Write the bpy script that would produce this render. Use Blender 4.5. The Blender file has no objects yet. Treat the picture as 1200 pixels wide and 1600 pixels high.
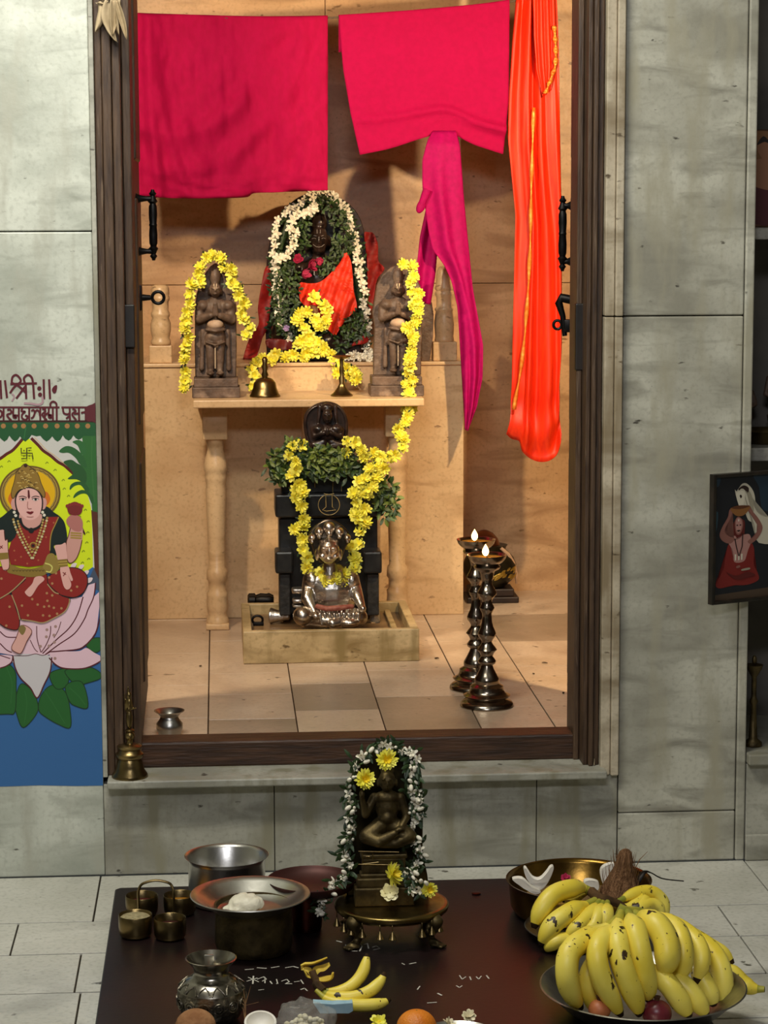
import bpy, bmesh, math, random
from math import sin, cos, pi, radians, atan, sqrt
from mathutils import Vector, Matrix, Euler, noise

S = bpy.context.scene
COL = S.collection
random.seed(7)

# ------------------------------------------------------------------ camera
F = 3560.0
CAM = Vector((0, -5.8, 1.73))
_th = atan((800 - 320) / F)
_ps = atan((600 - 340) / F * cos(_th))
_r = radians(0.2)
FW = Vector((sin(_ps) * cos(_th), cos(_ps) * cos(_th), -sin(_th)))
_r0 = Vector((cos(_ps), -sin(_ps), 0))
_u0 = _r0.cross(FW)
RT = _r0 * cos(_r) - _u0 * sin(_r)
UP = _u0 * cos(_r) + _r0 * sin(_r)
cd = bpy.data.cameras.new('camera')
cd.sensor_fit = 'AUTO'
cd.sensor_width = 36
cd.lens = F / 1600 * 36
cd.clip_start = 0.05
co = bpy.data.objects.new('camera', cd)
COL.objects.link(co)
co.matrix_world = Matrix(((RT.x, UP.x, -FW.x, CAM.x), (RT.y, UP.y, -FW.y, CAM.y), (RT.z, UP.z, -FW.z, CAM.z), (0, 0, 0, 1)))
S.camera = co

# ------------------------------------------------------------------ light
vs = S.view_settings
vs.view_transform = 'Standard'
vs.look = 'None'
vs.gamma = 1
vs.exposure = 0.0
vs.use_curve_mapping = False
w = bpy.data.worlds.new('world')
S.world = w
w.use_nodes = True
w.node_tree.nodes['Background'].inputs[0].default_value = (0.8, 0.85, 0.8, 1)
w.node_tree.nodes['Background'].inputs[1].default_value = 0.03


def lamp(name, kind, loc, energy, color, target=None, **kw):
    d = bpy.data.lights.new(name, kind)
    d.energy = energy
    d.color = color
    for k, v in kw.items():
        setattr(d, k, v)
    o = bpy.data.objects.new(name, d)
    COL.objects.link(o)
    o.location = loc
    if target is not None:
        o.rotation_euler = (Vector(target) - Vector(loc)).to_track_quat('-Z', 'Y').to_euler()
    return o


# the hall: one tube light over the left front, one weak lamp further back
lamp('hall_tube_light', 'AREA', (-0.35, -1.45, 3.3), 63, (1.0, 0.97, 0.84), (0.0, 0.1, 0.7), shape='RECTANGLE', size=1.2, size_y=0.25)
lamp('hall_back_light', 'AREA', (0.0, -4.6, 3.0), 46, (0.92, 0.93, 1.0), (0.4, 1.8, 1.3), shape='RECTANGLE', size=1.2, size_y=0.3)
# the shrine: a warm bulb behind each door leaf
lamp('shrine_bulb_right', 'POINT', (1.29, 0.42, 2.22), 140, (1.0, 0.73, 0.41), shadow_soft_size=0.035)
lamp('shrine_bulb_left', 'POINT', (-0.46, 0.66, 2.30), 92, (1.0, 0.79, 0.54), shadow_soft_size=0.04)


# ------------------------------------------------------------------ helpers
def ray(x, y):
    return FW + RT * ((x - 600) / F) + UP * ((800 - y) / F)


def at(x, y, Y):
    d = ray(x, y)
    return CAM + d * ((Y - CAM.y) / d.y)


def on(x, y, Z):
    d = ray(x, y)
    return CAM + d * ((Z - CAM.z) / d.z)


def mpp(Y):
    return (at(601, 700, Y) - at(600, 700, Y)).x


def V(*a):
    return Vector(a)


def lin(h):
    h = h.lstrip('#')
    out = []
    for i in (0, 2, 4):
        c = int(h[i:i + 2], 16) / 255
        out.append(c / 12.92 if c <= 0.04045 else ((c + 0.055) / 1.055) ** 2.4)
    return tuple(out) + (1,)


_M = {}


def mat(name, c1, c2=None, rough=0.5, metal=0.0, scale=20, bump=0.0, bscale=None, stretch=(1, 1, 1), contrast=(0.35, 0.65), spots=None, sss=0, coat=0, emit=None, alpha=None, trans=0, detail=5):
    """procedural material: two colours mixed by noise, optional dark spots, optional bump"""
    if name in _M:
        return _M[name]
    m = bpy.data.materials.new(name)
    m.use_nodes = True
    nt = m.node_tree
    N, L = nt.nodes, nt.links
    b = N['Principled BSDF']
    b.inputs['Roughness'].default_value = rough
    b.inputs['Metallic'].default_value = metal
    if rough >= 0.65 and not metal:
        b.inputs['Specular IOR Level'].default_value = 0.2
    if coat:
        b.inputs['Coat Weight'].default_value = coat
        b.inputs['Coat Roughness'].default_value = 0.08
    if sss:
        b.inputs['Subsurface Weight'].default_value = sss
        b.inputs['Subsurface Radius'].default_value = (0.02, 0.01, 0.006)
        b.inputs['Subsurface Scale'].default_value = 0.3
    if trans:
        b.inputs['Transmission Weight'].default_value = trans
    if alpha is not None:
        b.inputs['Alpha'].default_value = alpha
    tc = N.new('ShaderNodeTexCoord')
    mp = N.new('ShaderNodeMapping')
    mp.inputs['Scale'].default_value = stretch
    L.new(tc.outputs['Object'], mp.inputs['Vector'])
    nz = N.new('ShaderNodeTexNoise')
    nz.inputs['Scale'].default_value = scale
    nz.inputs['Detail'].default_value = detail
    L.new(mp.outputs['Vector'], nz.inputs['Vector'])
    cr = N.new('ShaderNodeValToRGB')
    cr.color_ramp.elements[0].position = contrast[0]
    cr.color_ramp.elements[1].position = contrast[1]
    cr.color_ramp.elements[0].color = lin(c1)
    cr.color_ramp.elements[1].color = lin(c2 or c1)
    L.new(nz.outputs['Fac'], cr.inputs['Fac'])
    out = cr.outputs['Color']
    for sp in (spots or []):
        sc, col, lo, hi, st = sp
        n2 = N.new('ShaderNodeTexNoise')
        n2.inputs['Scale'].default_value = sc
        n2.inputs['Detail'].default_value = 4
        mp2 = N.new('ShaderNodeMapping')
        mp2.inputs['Scale'].default_value = st
        mp2.inputs['Location'].default_value = (sc * 1.3, sc * 0.7, 2.1)
        L.new(tc.outputs['Object'], mp2.inputs['Vector'])
        L.new(mp2.outputs['Vector'], n2.inputs['Vector'])
        r2 = N.new('ShaderNodeValToRGB')
        r2.color_ramp.elements[0].position = lo
        r2.color_ramp.elements[1].position = hi
        L.new(n2.outputs['Fac'], r2.inputs['Fac'])
        mx = N.new('ShaderNodeMix')
        mx.data_type = 'RGBA'
        L.new(r2.outputs['Color'], mx.inputs[0])
        L.new(out, mx.inputs[6])
        mx.inputs[7].default_value = lin(col)
        out = mx.outputs[2]
    L.new(out, b.inputs['Base Color'])
    if emit:
        b.inputs['Emission Color'].default_value = lin(emit[0])
        b.inputs['Emission Strength'].default_value = emit[1]
    if bump:
        n3 = N.new('ShaderNodeTexNoise')
        n3.inputs['Scale'].default_value = bscale or scale
        n3.inputs['Detail'].default_value = 6
        L.new(mp.outputs['Vector'], n3.inputs['Vector'])
        bp = N.new('ShaderNodeBump')
        bp.inputs['Strength'].default_value = bump
        bp.inputs['Distance'].default_value = 0.01
        L.new(n3.outputs['Fac'], bp.inputs['Height'])
        L.new(bp.outputs['Normal'], b.inputs['Normal'])
    _M[name] = m
    return m


def marble(name, c1, c2, vein, spot, rough=0.35, rot=0.6, vs_=6.0, amount=0.62, grime=None):
    """grey veined marble with dark flecks"""
    if name in _M:
        return _M[name]
    m = bpy.data.materials.new(name)
    m.use_nodes = True
    nt = m.node_tree
    N, L = nt.nodes, nt.links
    b = N['Principled BSDF']
    b.inputs['Roughness'].default_value = rough
    tc = N.new('ShaderNodeTexCoord')

    def nz(scale, stretch, ro, detail=6, dist=0.0):
        mp = N.new('ShaderNodeMapping')
        mp.inputs['Scale'].default_value = stretch
        mp.inputs['Rotation'].default_value = ro
        L.new(tc.outputs['Object'], mp.inputs['Vector'])
        n = N.new('ShaderNodeTexNoise')
        n.inputs['Scale'].default_value = scale
        n.inputs['Detail'].default_value = detail
        n.inputs['Distortion'].default_value = dist
        L.new(mp.outputs['Vector'], n.inputs['Vector'])
        return n.outputs['Fac']

    def ramp(fac, lo, hi, a=(0, 0, 0, 1), c=(1, 1, 1, 1)):
        r = N.new('ShaderNodeValToRGB')
        r.color_ramp.elements[0].position = lo
        r.color_ramp.elements[1].position = hi
        r.color_ramp.elements[0].color = a
        r.color_ramp.elements[1].color = c
        L.new(fac, r.inputs['Fac'])
        return r.outputs['Color']

    def mix(f, a, c):
        mx = N.new('ShaderNodeMix')
        mx.data_type = 'RGBA'
        L.new(f, mx.inputs[0])
        L.new(a, mx.inputs[6])
        mx.inputs[7].default_value = c
        return mx.outputs[2]
    base = ramp(nz(3.4, (1, 1, 1.5), (0, rot, 0), 10), 0.36, 0.60, lin(c1), lin(c2))
    v = ramp(nz(vs_, (0.55, 0.55, 2.2), (0, rot, 0), 8, 0.8), amount - 0.1, amount + 0.12)
    o = mix(v, base, lin(vein))
    s = ramp(nz(30, (0.7, 0.7, 1.6), (0, rot, 0), 4), 0.675, 0.73)
    o = mix(s, o, lin(spot))
    o = mix(ramp(nz(85, (1, 1, 1), (0, 0, 0), 3), 0.5, 0.72, (0, 0, 0, 1), (0.4, 0.4, 0.4, 1)), o, lin(vein))
    if grime:
        g = ramp(nz(9, (1.6, 1.6, 0.35), (0, 0, 0), 6), 0.50, 0.68)
        o = mix(g, o, lin(grime))
    L.new(o, b.inputs['Base Color'])
    bp = N.new('ShaderNodeBump')
    bp.inputs['Strength'].default_value = 0.12
    bp.inputs['Distance'].default_value = 0.01
    L.new(nz(30, (1, 1, 1), (0, 0, 0)), bp.inputs['Height'])
    L.new(bp.outputs['Normal'], b.inputs['Normal'])
    _M[name] = m
    return m


def link(o, parent=None):
    COL.objects.link(o)
    if parent is not None:
        o.parent = parent
    return o


def tag(o, label=None, cat=None, group=None, kind=None):
    if label:
        o['label'] = label
    if cat:
        o['category'] = cat
    if group:
        o['group'] = group
    if kind:
        o['kind'] = kind
    return o


def thing(name, label, cat, loc, group=None):
    o = bpy.data.objects.new(name, None)
    o.empty_display_size = 0.02
    link(o)
    o.location = loc
    return tag(o, label, cat, group)


def rootloc(p):
    while p is not None and p.parent is not None:
        p = p.parent
    return Vector(p.location) if p is not None else Vector((0, 0, 0))


class MB:
    """collects shapes into one mesh, in world coordinates"""

    def __init__(self):
        self.v, self.f, self.m = [], [], []
        self.mi = 0

    def add(self, vs_, fs):
        k = len(self.v)
        self.v += [tuple(p) for p in vs_]
        self.f += [tuple(i + k for i in f) for f in fs]
        self.m += [self.mi] * len(fs)
        return self

    def box(self, lo, hi, T=None):
        x0, y0, z0 = lo
        x1, y1, z1 = hi
        vs_ = [V(x, y, z) for x in (x0, x1) for y in (y0, y1) for z in (z0, z1)]
        if T is not None:
            vs_ = [T @ p for p in vs_]
        return self.add(vs_, [(0, 1, 3, 2), (4, 6, 7, 5), (0, 4, 5, 1), (2, 3, 7, 6), (0, 2, 6, 4), (1, 5, 7, 3)])

    def bbox(self, lo, hi, bev=0.004, T=None):
        """bevelled box"""
        bm = bmesh.new()
        bmesh.ops.create_cube(bm, size=1)
        for v in bm.verts:
            v.co = V(*[(lo[i] + hi[i]) / 2 + v.co[i] * (hi[i] - lo[i]) for i in range(3)])
        bmesh.ops.bevel(bm, geom=list(bm.edges) , offset=bev, segments=2, affect='EDGES', profile=0.5)
        if T is not None:
            bm.transform(T)
        self.bm(bm)
        bm.free()
        return self

    def bm(self, bm):
        bm.verts.index_update()
        return self.add([v.co.copy() for v in bm.verts], [[v.index for v in f.verts] for f in bm.faces])

    def lathe(self, c, prof, seg=32, T=None, cap=True):
        """prof: [(z, r)] about the vertical through c (c.z is added)"""
        vs_, fs = [], []
        n = len(prof)
        for z, r in prof:
            for i in range(seg):
                a = 2 * pi * i / seg
                vs_.append(V(r * cos(a), r * sin(a), z))
        for j in range(n - 1):
            for i in range(seg):
                k = (i + 1) % seg
                fs.append((j * seg + i, j * seg + k, (j + 1) * seg + k, (j + 1) * seg + i))
        if cap:
            if prof[0][1] > 1e-5:
                fs.append(tuple(reversed(range(seg))))
            if prof[-1][1] > 1e-5:
                fs.append(tuple((n - 1) * seg + i for i in range(seg)))
        c = Vector(c)
        vs_ = [c + ((T @ p) if T is not None else p) for p in vs_]
        return self.add(vs_, fs)

    def tube(self, pts, rad, seg=10, closed=False, flat=1.0):
        pts = [Vector(p) for p in pts]
        n = len(pts)
        if not hasattr(rad, '__len__'):
            rad = [rad] * n
        vs_, fs = [], []
        prev = None
        for i, p in enumerate(pts):
            a = pts[(i - 1) % n] if (closed or i > 0) else p
            b = pts[(i + 1) % n] if (closed or i < n - 1) else p
            t = (b - a)
            t = t.normalized() if t.length > 1e-9 else V(0, 0, 1)
            if prev is None:
                u = t.cross(V(0, 0, 1))
                if u.length < 0.05:
                    u = t.cross(V(1, 0, 0))
            else:
                u = prev - t * prev.dot(t)
            u.normalize()
            prev = u
            w_ = t.cross(u)
            for k in range(seg):
                g = 2 * pi * k / seg
                vs_.append(p + (u * cos(g) + w_ * sin(g) * flat) * rad[i])
        m = n if closed else n - 1
        for i in range(m):
            for k in range(seg):
                q = (k + 1) % seg
                j = (i + 1) % n
                fs.append((i * seg + k, i * seg + q, j * seg + q, j * seg + k))
        if not closed:
            fs.append(tuple(reversed(range(seg))))
            fs.append(tuple((n - 1) * seg + k for k in range(seg)))
        return self.add(vs_, fs)

    def ell(self, c, r, T=None, nu=14, nv=9):
        vs_, fs = [], []
        for j in range(nv + 1):
            t = pi * j / nv
            for i in range(nu):
                a = 2 * pi * i / nu
                p = V(r[0] * sin(t) * cos(a), r[1] * sin(t) * sin(a), -r[2] * cos(t))
                if T is not None:
                    p = T @ p
                vs_.append(Vector(c) + p)
        for j in range(nv):
            for i in range(nu):
                k = (i + 1) % nu
                fs.append((j * nu + i, j * nu + k, (j + 1) * nu + k, (j + 1) * nu + i))
        return self.add(vs_, fs)

    def grid(self, fn, nu, nv):
        vs_, fs = [], []
        for j in range(nv + 1):
            for i in range(nu + 1):
                vs_.append(fn(i / nu, j / nv))
        for j in range(nv):
            for i in range(nu):
                a = j * (nu + 1) + i
                fs.append((a, a + 1, a + nu + 2, a + nu + 1))
        return self.add(vs_, fs)

    def prism(self, pts, depth):
        """outline pts (world, roughly a vertical plane) pushed back by the vector depth"""
        n = len(pts)
        pts = [Vector(p) for p in pts]
        vs_ = pts + [p + Vector(depth) for p in pts]
        fs = [tuple(range(n)), tuple(reversed(range(n, 2 * n)))]
        for i in range(n):
            k = (i + 1) % n
            fs.append((i, i + n, k + n, k))
        return self.add(vs_, fs)

    def build(self, name, m, parent=None, smooth=True, bevel=0, sub=0, solid=0, angle=40, own=None, loc=None, disp=None):
        me = bpy.data.meshes.new(name)
        off = rootloc(parent)
        if loc is not None:
            off = Vector(loc)
        me.from_pydata([tuple(Vector(p) - off) for p in self.v], [], self.f)
        for q in (m if isinstance(m, (list, tuple)) else [m]):
            me.materials.append(q)
        me.polygons.foreach_set('material_index', self.m)
        bm = bmesh.new()
        bm.from_mesh(me)
        bmesh.ops.remove_doubles(bm, verts=bm.verts, dist=1e-6)
        if not own:
            bmesh.ops.recalc_face_normals(bm, faces=bm.faces)
        bm.to_mesh(me)
        bm.free()
        o = bpy.data.objects.new(name, me)
        link(o, parent)
        if loc is not None and parent is None:
            o.location = loc
        if smooth:
            me.polygons.foreach_set('use_smooth', [True] * len(me.polygons))
            if angle < 180:
                try:
                    me.set_sharp_from_angle(angle=radians(angle))
                except Exception:
                    pass
        if bevel:
            d = o.modifiers.new('bevel', 'BEVEL')
            d.width = bevel
            d.segments = 2
            d.limit_method = 'ANGLE'
        if solid:
            d = o.modifiers.new('solid', 'SOLIDIFY')
            d.thickness = solid
            d.offset = 0
        if sub:
            d = o.modifiers.new('sub', 'SUBSURF')
            d.levels = sub
            d.render_levels = sub
        return o


def blob(name, mb, m, parent, voxel, smooth=3, rough=0.0):
    """fuse the shapes of mb into one continuous skin"""
    o = mb.build(name, m, parent, angle=180)
    d = o.modifiers.new('r', 'REMESH')
    d.mode = 'VOXEL'
    d.voxel_size = voxel
    d.use_smooth_shade = True
    if smooth:
        s = o.modifiers.new('s', 'SMOOTH')
        s.factor = 0.5
        s.iterations = smooth
    bpy.context.view_layer.update()
    dg = bpy.context.evaluated_depsgraph_get()
    me = bpy.data.meshes.new_from_object(o.evaluated_get(dg))
    old = o.data
    o.modifiers.clear()
    o.data = me
    me.name = name
    bpy.data.meshes.remove(old)
    me.polygons.foreach_set('use_smooth', [True] * len(me.polygons))
    return o


class Fig:
    """shapes measured in a frontal view of a carved figure: x, y in view units, d metres in front of the plane Y"""

    def __init__(self, ox, oy, sc, Y):
        self.ox, self.oy, self.sc, self.Y = ox, oy, sc, Y
        self.k = mpp(Y) / sc

    def p(self, x, y, d=0.0):
        return at(self.ox + x / self.sc, self.oy + y / self.sc, self.Y - d)

    def e(self, mb, x, y, rx, ry, d=0.0, rd=None, rot=0):
        T = Matrix.Rotation(radians(rot), 3, 'Y') if rot else None
        mb.ell(self.p(x, y, d), (rx * self.k, rd if rd is not None else rx * self.k, ry * self.k), T)

    def c(self, mb, pts, rs):
        """bent, tapering limb: pts [(x, y, d)], rs view units"""
        P = [self.p(*q) for q in pts]
        R = [r * self.k for r in rs]
        for a in range(len(P) - 1):
            mb.tube([P[a].lerp(P[a + 1], t / 4) for t in range(5)], [R[a] + (R[a + 1] - R[a]) * t / 4 for t in range(5)], 12)
        for p, r in zip(P, R):
            mb.ell(p, (r, r, r), None, 12, 8)

    def poly(self, pts, d=0.0):
        return [self.p(x, y, d) for x, y in pts]


def crom(pts, n=6, closed=True):
    """Catmull-Rom through pts"""
    P = [Vector(p) for p in pts]
    N = len(P)
    out = []
    rng = N if closed else N - 1
    for i in range(rng):
        if closed:
            a, b, c, d = P[(i - 1) % N], P[i], P[(i + 1) % N], P[(i + 2) % N]
        else:
            a, b, c, d = P[max(i - 1, 0)], P[i], P[i + 1], P[min(i + 2, N - 1)]
        for k in range(n):
            t = k / n
            out.append(0.5 * ((2 * b) + (c - a) * t + (2 * a - 5 * b + 4 * c - d) * t * t + (3 * b - a - 3 * c + d) * t ** 3))
    if not closed:
        out.append(P[-1])
    return out


def resample(P, n):
    P = [Vector(p) for p in P]
    L = [0]
    for a, b in zip(P, P[1:]):
        L.append(L[-1] + (b - a).length)
    out = []
    j = 0
    for i in range(n):
        t = L[-1] * i / max(n - 1, 1)
        while j < len(P) - 2 and L[j + 1] < t:
            j += 1
        s = (t - L[j]) / max(L[j + 1] - L[j], 1e-9)
        out.append(P[j].lerp(P[j + 1], min(max(s, 0), 1)))
    return out


def lathe_px(mb, cx, Y, prof, ox=0, oy=0, sc=1.0, seg=32, cap=True, z0=None):
    """turned piece: prof [(y, r)] in view units, axis at view x = cx, depth Y; z0 shifts the first point onto a surface"""
    k = mpp(Y) / sc
    P = [(at(ox + cx / sc, oy + y / sc, Y).z, r * k) for y, r in prof]
    c = at(ox + cx / sc, oy + prof[0][0] / sc, Y)
    dz = 0 if z0 is None else z0 - P[0][0]
    mb.lathe((c.x, c.y, 0), [(z + dz, r) for z, r in P], seg, None, cap)
    return c


# ------------------------------------------------------------------ materials
MARBLE_L = marble('marble_wall_pale', 'a8aca0', 'd2d5c9', '9da094', '66665c', 0.35, 0.5, 8, 0.62, 'b0b0a2')
MARBLE_R = marble('marble_pilaster', '959284', 'c2c0b1', '8b887b', '4a463e', 0.38, 0.6, 9, 0.60, 'a5a08c')
MARBLE_D = marble('marble_plinth', '8e8c80', 'b4b2a5', '807e72', '4f4b42', 0.4, 0.2, 8, 0.61, '8c8874')
MARBLE_F = marble('marble_floor_tiles', 'c2c0b4', 'd4d2c8', '98968c', '5a564c', 0.22, 0.3, 5, 0.62)
MARBLE_IN = marble('marble_shrine', 'c39a70', 'd6b086', 'a67f58', '86623c', 0.4, 0.7, 5, 0.60)
MARBLE_IF2 = marble('marble_shrine_floor_dull', '9c8872', 'b09a84', '86725e', '5a4636', 0.3, 0.3, 4, 0.60)
MARBLE_IF = marble('marble_shrine_floor', 'c9b096', 'd9c3aa', 'a88d74', '6f5844', 0.28, 0.3, 4, 0.60)
MARBLE_C = marble('marble_cream', 'd2ae82', 'e2c296', 'b48e64', 'a08060', 0.35, 0.8, 5, 0.66)
DARKGAP = mat('joint_mortar', '2c2820', '3a352c', 0.9)
WOOD = mat('dark_door_wood', '35251b', '5c4633', 0.5, 0, 14, 0.25, 40, (6, 6, 0.5), (0.3, 0.7), [(22, '6e5a48', 0.62, 0.72, (7, 7, 0.4))])
WOODT = mat('threshold_wood', '2b190f', '4e3220', 0.5, 0, 12, 0.3, 30, (0.6, 5, 6), (0.3, 0.7))
IRON = mat('black_iron', '0c0a0a', '1a1614', 0.45, 0.6, 60)
BLACKSTONE = mat('black_stone', '141517', '262625', 0.34, 0, 30, 0.12)
GREYSTONE = mat('carved_grey_stone', '4a3a30', '776152', 0.55, 0, 26, 0.35, 70, (1, 1, 1), (0.3, 0.7), [(14, '96806e', 0.58, 0.7, (1, 1, 1))])
DEITYSTONE = mat('polished_dark_stone', '1e1614', '382924', 0.28, 0, 30, 0.1)
SILVER = mat('aged_silver', 'e8e0d4', 'b8aea2', 0.30, 1.0, 18, 0.25, 60)
BRASS = mat('aged_brass', '927d52', '66573a', 0.32, 1.0, 14, 0.12, 40)
BRASSDARK = mat('dark_bronze', '6c5d3c', '443924', 0.5, 0.85, 24, 0.2, 60)
LAMPMETAL = mat('dark_lamp_metal', 'a89c8c', '766c60', 0.2, 1.0, 20, 0.05)
STEEL = mat('stainless_steel', 'd0cec8', 'b8b6b0', 0.3, 1.0, 12, 0.03, 60)
STEELDULL = mat('worn_steel', 'b8b5ae', '96938c', 0.34, 1.0, 18, 0.08, 60)
COPPER = mat('old_copper', '6e3a2c', '4a241c', 0.35, 1.0, 14, 0.1, 40)
TABLE = mat('black_lacquer_table', '0d090a', '190e0f', 0.36, 0, 5, 0.03, 80, (1, 1, 1), (0.35, 0.65), [(2.2, '1f0c0c', 0.5, 0.66, (1, 1, 1))])
YELLOW = mat('yellow_petals', 'f2e834', 'fcf670', 0.6, 0, 40, 0, None, (1, 1, 1), (0.35, 0.6), None, 0.1)
YELLOWC = mat('yellow_petals_heart', 'ecc810', 'f4dc28', 0.6, 0, 60)
WHITEP = mat('white_petals', 'e9e2cc', 'f6f1e0', 0.6, 0, 30)
LEAF = mat('dark_green_leaves', '28401a', '446028', 0.5, 0, 30)
LEAFB = mat('fresh_green_leaves', '4a5a20', '6b7c32', 0.5, 0, 30)
LEAFD = mat('deep_green_leaves', '1c2e14', '304820', 0.5, 0, 30)
STRING = mat('cotton_string', '4a4a30', '5c5a3c', 0.9)
REDCLOTH = mat('crimson_cotton', 'a2003f', 'aa0045', 0.85, 0, 60, 0.1, 9, (1, 1, 0.6))
PINKCLOTH = mat('magenta_cotton', 'a80046', 'b0004a', 0.85, 0, 60, 0.06, 9)
SCARFC = mat('magenta_silk', 'a40058', 'b40062', 0.7, 0, 60, 0.05, 9)
ORANGEC = mat('orange_silk', 'dc2402', 'ec3404', 0.5, 0, 30, 0.12, 14, (3, 3, 0.4))
GOLDZ = mat('gold_brocade', 'e8701c', 'f2a040', 0.4, 0.3, 80)
DEITYCLOTH = mat('vermilion_cloth', 'd62a12', 'ee3c1a', 0.55, 0, 40, 0.1, 30)
DEEPRED = mat('deep_red_cloth', '8a1410', 'a81c14', 0.6, 0, 40, 0.1, 30)
BANANA = mat('ripe_banana_skin', 'ead03a', 'f6e466', 0.42, 0, 9, 0.05, 40, (1, 1, 1), (0.35, 0.65), [(38, '38260f', 0.645, 0.665, (1, 1, 0.5)), (110, '5a4218', 0.70, 0.72, (1, 1, 1))], 0.05)
BANANAG = mat('greenish_banana_neck', '8a9030', 'b8ac38', 0.5, 0, 20)
BANANAT = mat('dark_banana_tip', '2a1c0e', '3c2a16', 0.8, 0, 60)
COCOHUSK = mat('coconut_husk', '5e4029', '967050', 0.9, 0, 30, 0.9, 70, (5, 5, 0.7))
COCOWHITE = mat('coconut_flesh', 'e8e2d4', 'f4f0e6', 0.5, 0, 30)

# ------------------------------------------------------------------ setting
def struct(name, mb, m, smooth=False, **kw):
    o = mb.build(name, m, None, smooth, **kw)
    o['kind'] = 'structure'
    return o


FL = 0.29            # shrine floor height
TB = 0.06            # low table top height
XL, XR = -0.30, 0.985   # outer edges of the wooden frame

# outer floor: slabs laid in rows, separated by dark joints
mb = MB()
rows = [-0.001, -0.385, -0.625, -0.892, -1.17, -1.45, -1.73, -2.01, -2.29, -2.57, -2.85, -3.13, -3.41, -3.69, -3.97, -4.25, -4.53, -4.81, -5.09, -5.37, -5.65, -5.93, -6.21]
first = [on(152, 1400, 0).x, on(23, 1465, 0).x, on(121, 1523, 0).x]
right = [on(1185, 1372, 0).x, on(1126, 1421, 0).x, None]
g = 0.002
rnd = random.Random(3)
for i in range(len(rows) - 1):
    y1, y0 = rows[i], rows[i + 1]
    xs = [first[i % 3] - 0.52 * k for k in range(5, 0, -1)] + [first[i % 3]]
    x = first[i % 3]
    end = right[i % 3] or (x + 1.56)
    n = max(1, round((end - x) / 0.5))
    xs += [x + (end - x) * (k + 1) / n for k in range(n)]
    while xs[-1] < 3.2:
        xs.append(xs[-1] + 0.52)
    for a, b in zip(xs, xs[1:]):
        mb.bbox((a + g, y0 + g * 1.7, -0.03), (b - g, y1 - g * 1.7, rnd.uniform(-0.0012, 0.0)), 0.0015)
mb.mi = 1
mb.box((-2.8, -6.3, -0.05), (3.3, 0.0, -0.006))
struct('floor', mb, [MARBLE_F, DARKGAP])

# front wall: marble slabs left of the doorway
mb = MB()
mb.bbox((-2.8, 0.0, 0.0), (-0.313, 0.05, on(80, 1366, 0).z + 1.665), 0.003)
mb.bbox((-2.8, 0.0, 1.668), (-0.313, 0.05, 3.6), 0.003)
mb.mi = 1
mb.box((-2.8, 0.01, 0.0), (-0.315, 0.16, 3.6))
mb.mi = 2
mb.bbox((-0.3125, -0.004, 0.262), (-0.3005, 0.05, 3.6), 0.002)
struct('wall_front_left', mb, [MARBLE_L, DARKGAP, MARBLE_D])

# plinth wall under the doorway
mb = MB()
xs = [-0.313, 0.13, 0.50, 0.82, 1.035]
for a, b in zip(xs, xs[1:]):
    mb.bbox((a + 0.001, 0.0, 0.0), (b - 0.001, 0.06, 0.242), 0.002)
mb.mi = 1
mb.box((-0.313, 0.012, 0.0), (1.035, 0.2, 0.236))
struct('wall_plinth', mb, [MARBLE_D, DARKGAP])

# pilaster right of the doorway
mb = MB()
for z0, z1 in ((0.0, 0.134), (0.136, 1.443), (1.446, 3.6)):
    mb.bbox((1.037, 0.0, z0), (1.350, 0.05, z1), 0.004)
mb.bbox((1.352, -0.004, 0.0), (1.376, 0.06, 3.6), 0.004)
mb.mi = 1
mb.box((1.034, 0.012, 0.0), (1.374, 0.16, 3.6))
struct('wall_front_right', mb, [MARBLE_R, DARKGAP])
mb = MB()
for z0, z1 in ((0.242, 1.443), (1.446, 3.6)):
    mb.bbox((0.987, -0.012, z0), (1.012, 0.05, z1), 0.003)
    mb.bbox((1.013, -0.022, z0), (1.033, 0.05, z1), 0.003)
struct('trim_1', mb, marble('marble_trim', 'b3a690', 'cdc1aa', '8f8068', '5a4c3a', 0.4, 0.0, 5, 0.56, '8a7a60'))

# wall over the lintel
mb = MB()
mb.bbox((-0.322, 0.0, 2.62), (1.035, 0.06, 3.6), 0.003)
struct('wall_over_door', mb, MARBLE_L)

# marble sill and wooden threshold
mb = MB()
mb.bbox((-0.300, -0.055, 0.242), (0.45, 0.09, 0.263), 0.004)
mb.bbox((0.452, -0.055, 0.242), (0.998, 0.09, 0.263), 0.004)
struct('trim_2', mb, MARBLE_D)
mb = MB()
mb.bbox((-0.235, 0.085, 0.262), (0.985, 0.178, 0.331), 0.006)
struct('trim_3', mb, WOODT)

# wooden door frame: moulded jambs and lintel
mb = MB()
z0, z1 = 0.263, 2.62
for a, b, y0, y1 in ((-0.300, -0.282, 0.012, 0.17), (-0.281, -0.258, 0.0, 0.17), (-0.257, -0.236, 0.014, 0.17), (-0.235, -0.214, 0.075, 0.19)):
    mb.bbox((a, y0, z0), (b, y1, z1), 0.003)
for a, b, y0, y1 in ((0.970, 0.985, 0.012, 0.17), (0.957, 0.969, 0.0, 0.17), (0.944, 0.956, 0.014, 0.17), (0.928, 0.943, 0.075, 0.19)):
    mb.bbox((a, y0, z0), (b, y1, z1), 0.003)
mb.bbox((-0.300, 0.0, 2.55), (0.985, 0.17, 2.66), 0.004)
mb.mi = 1
mb.bbox((0.925, 0.072, 1.300), (0.956, 0.1, 1.475), 0.004)
mb.bbox((-0.252, 0.06, 1.37), (-0.212, 0.1, 1.48), 0.003)
struct('trim_4', mb, [WOOD, mat('darker_patch_wood', '14100e', '241b16', 0.5, 0, 20)])

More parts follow.
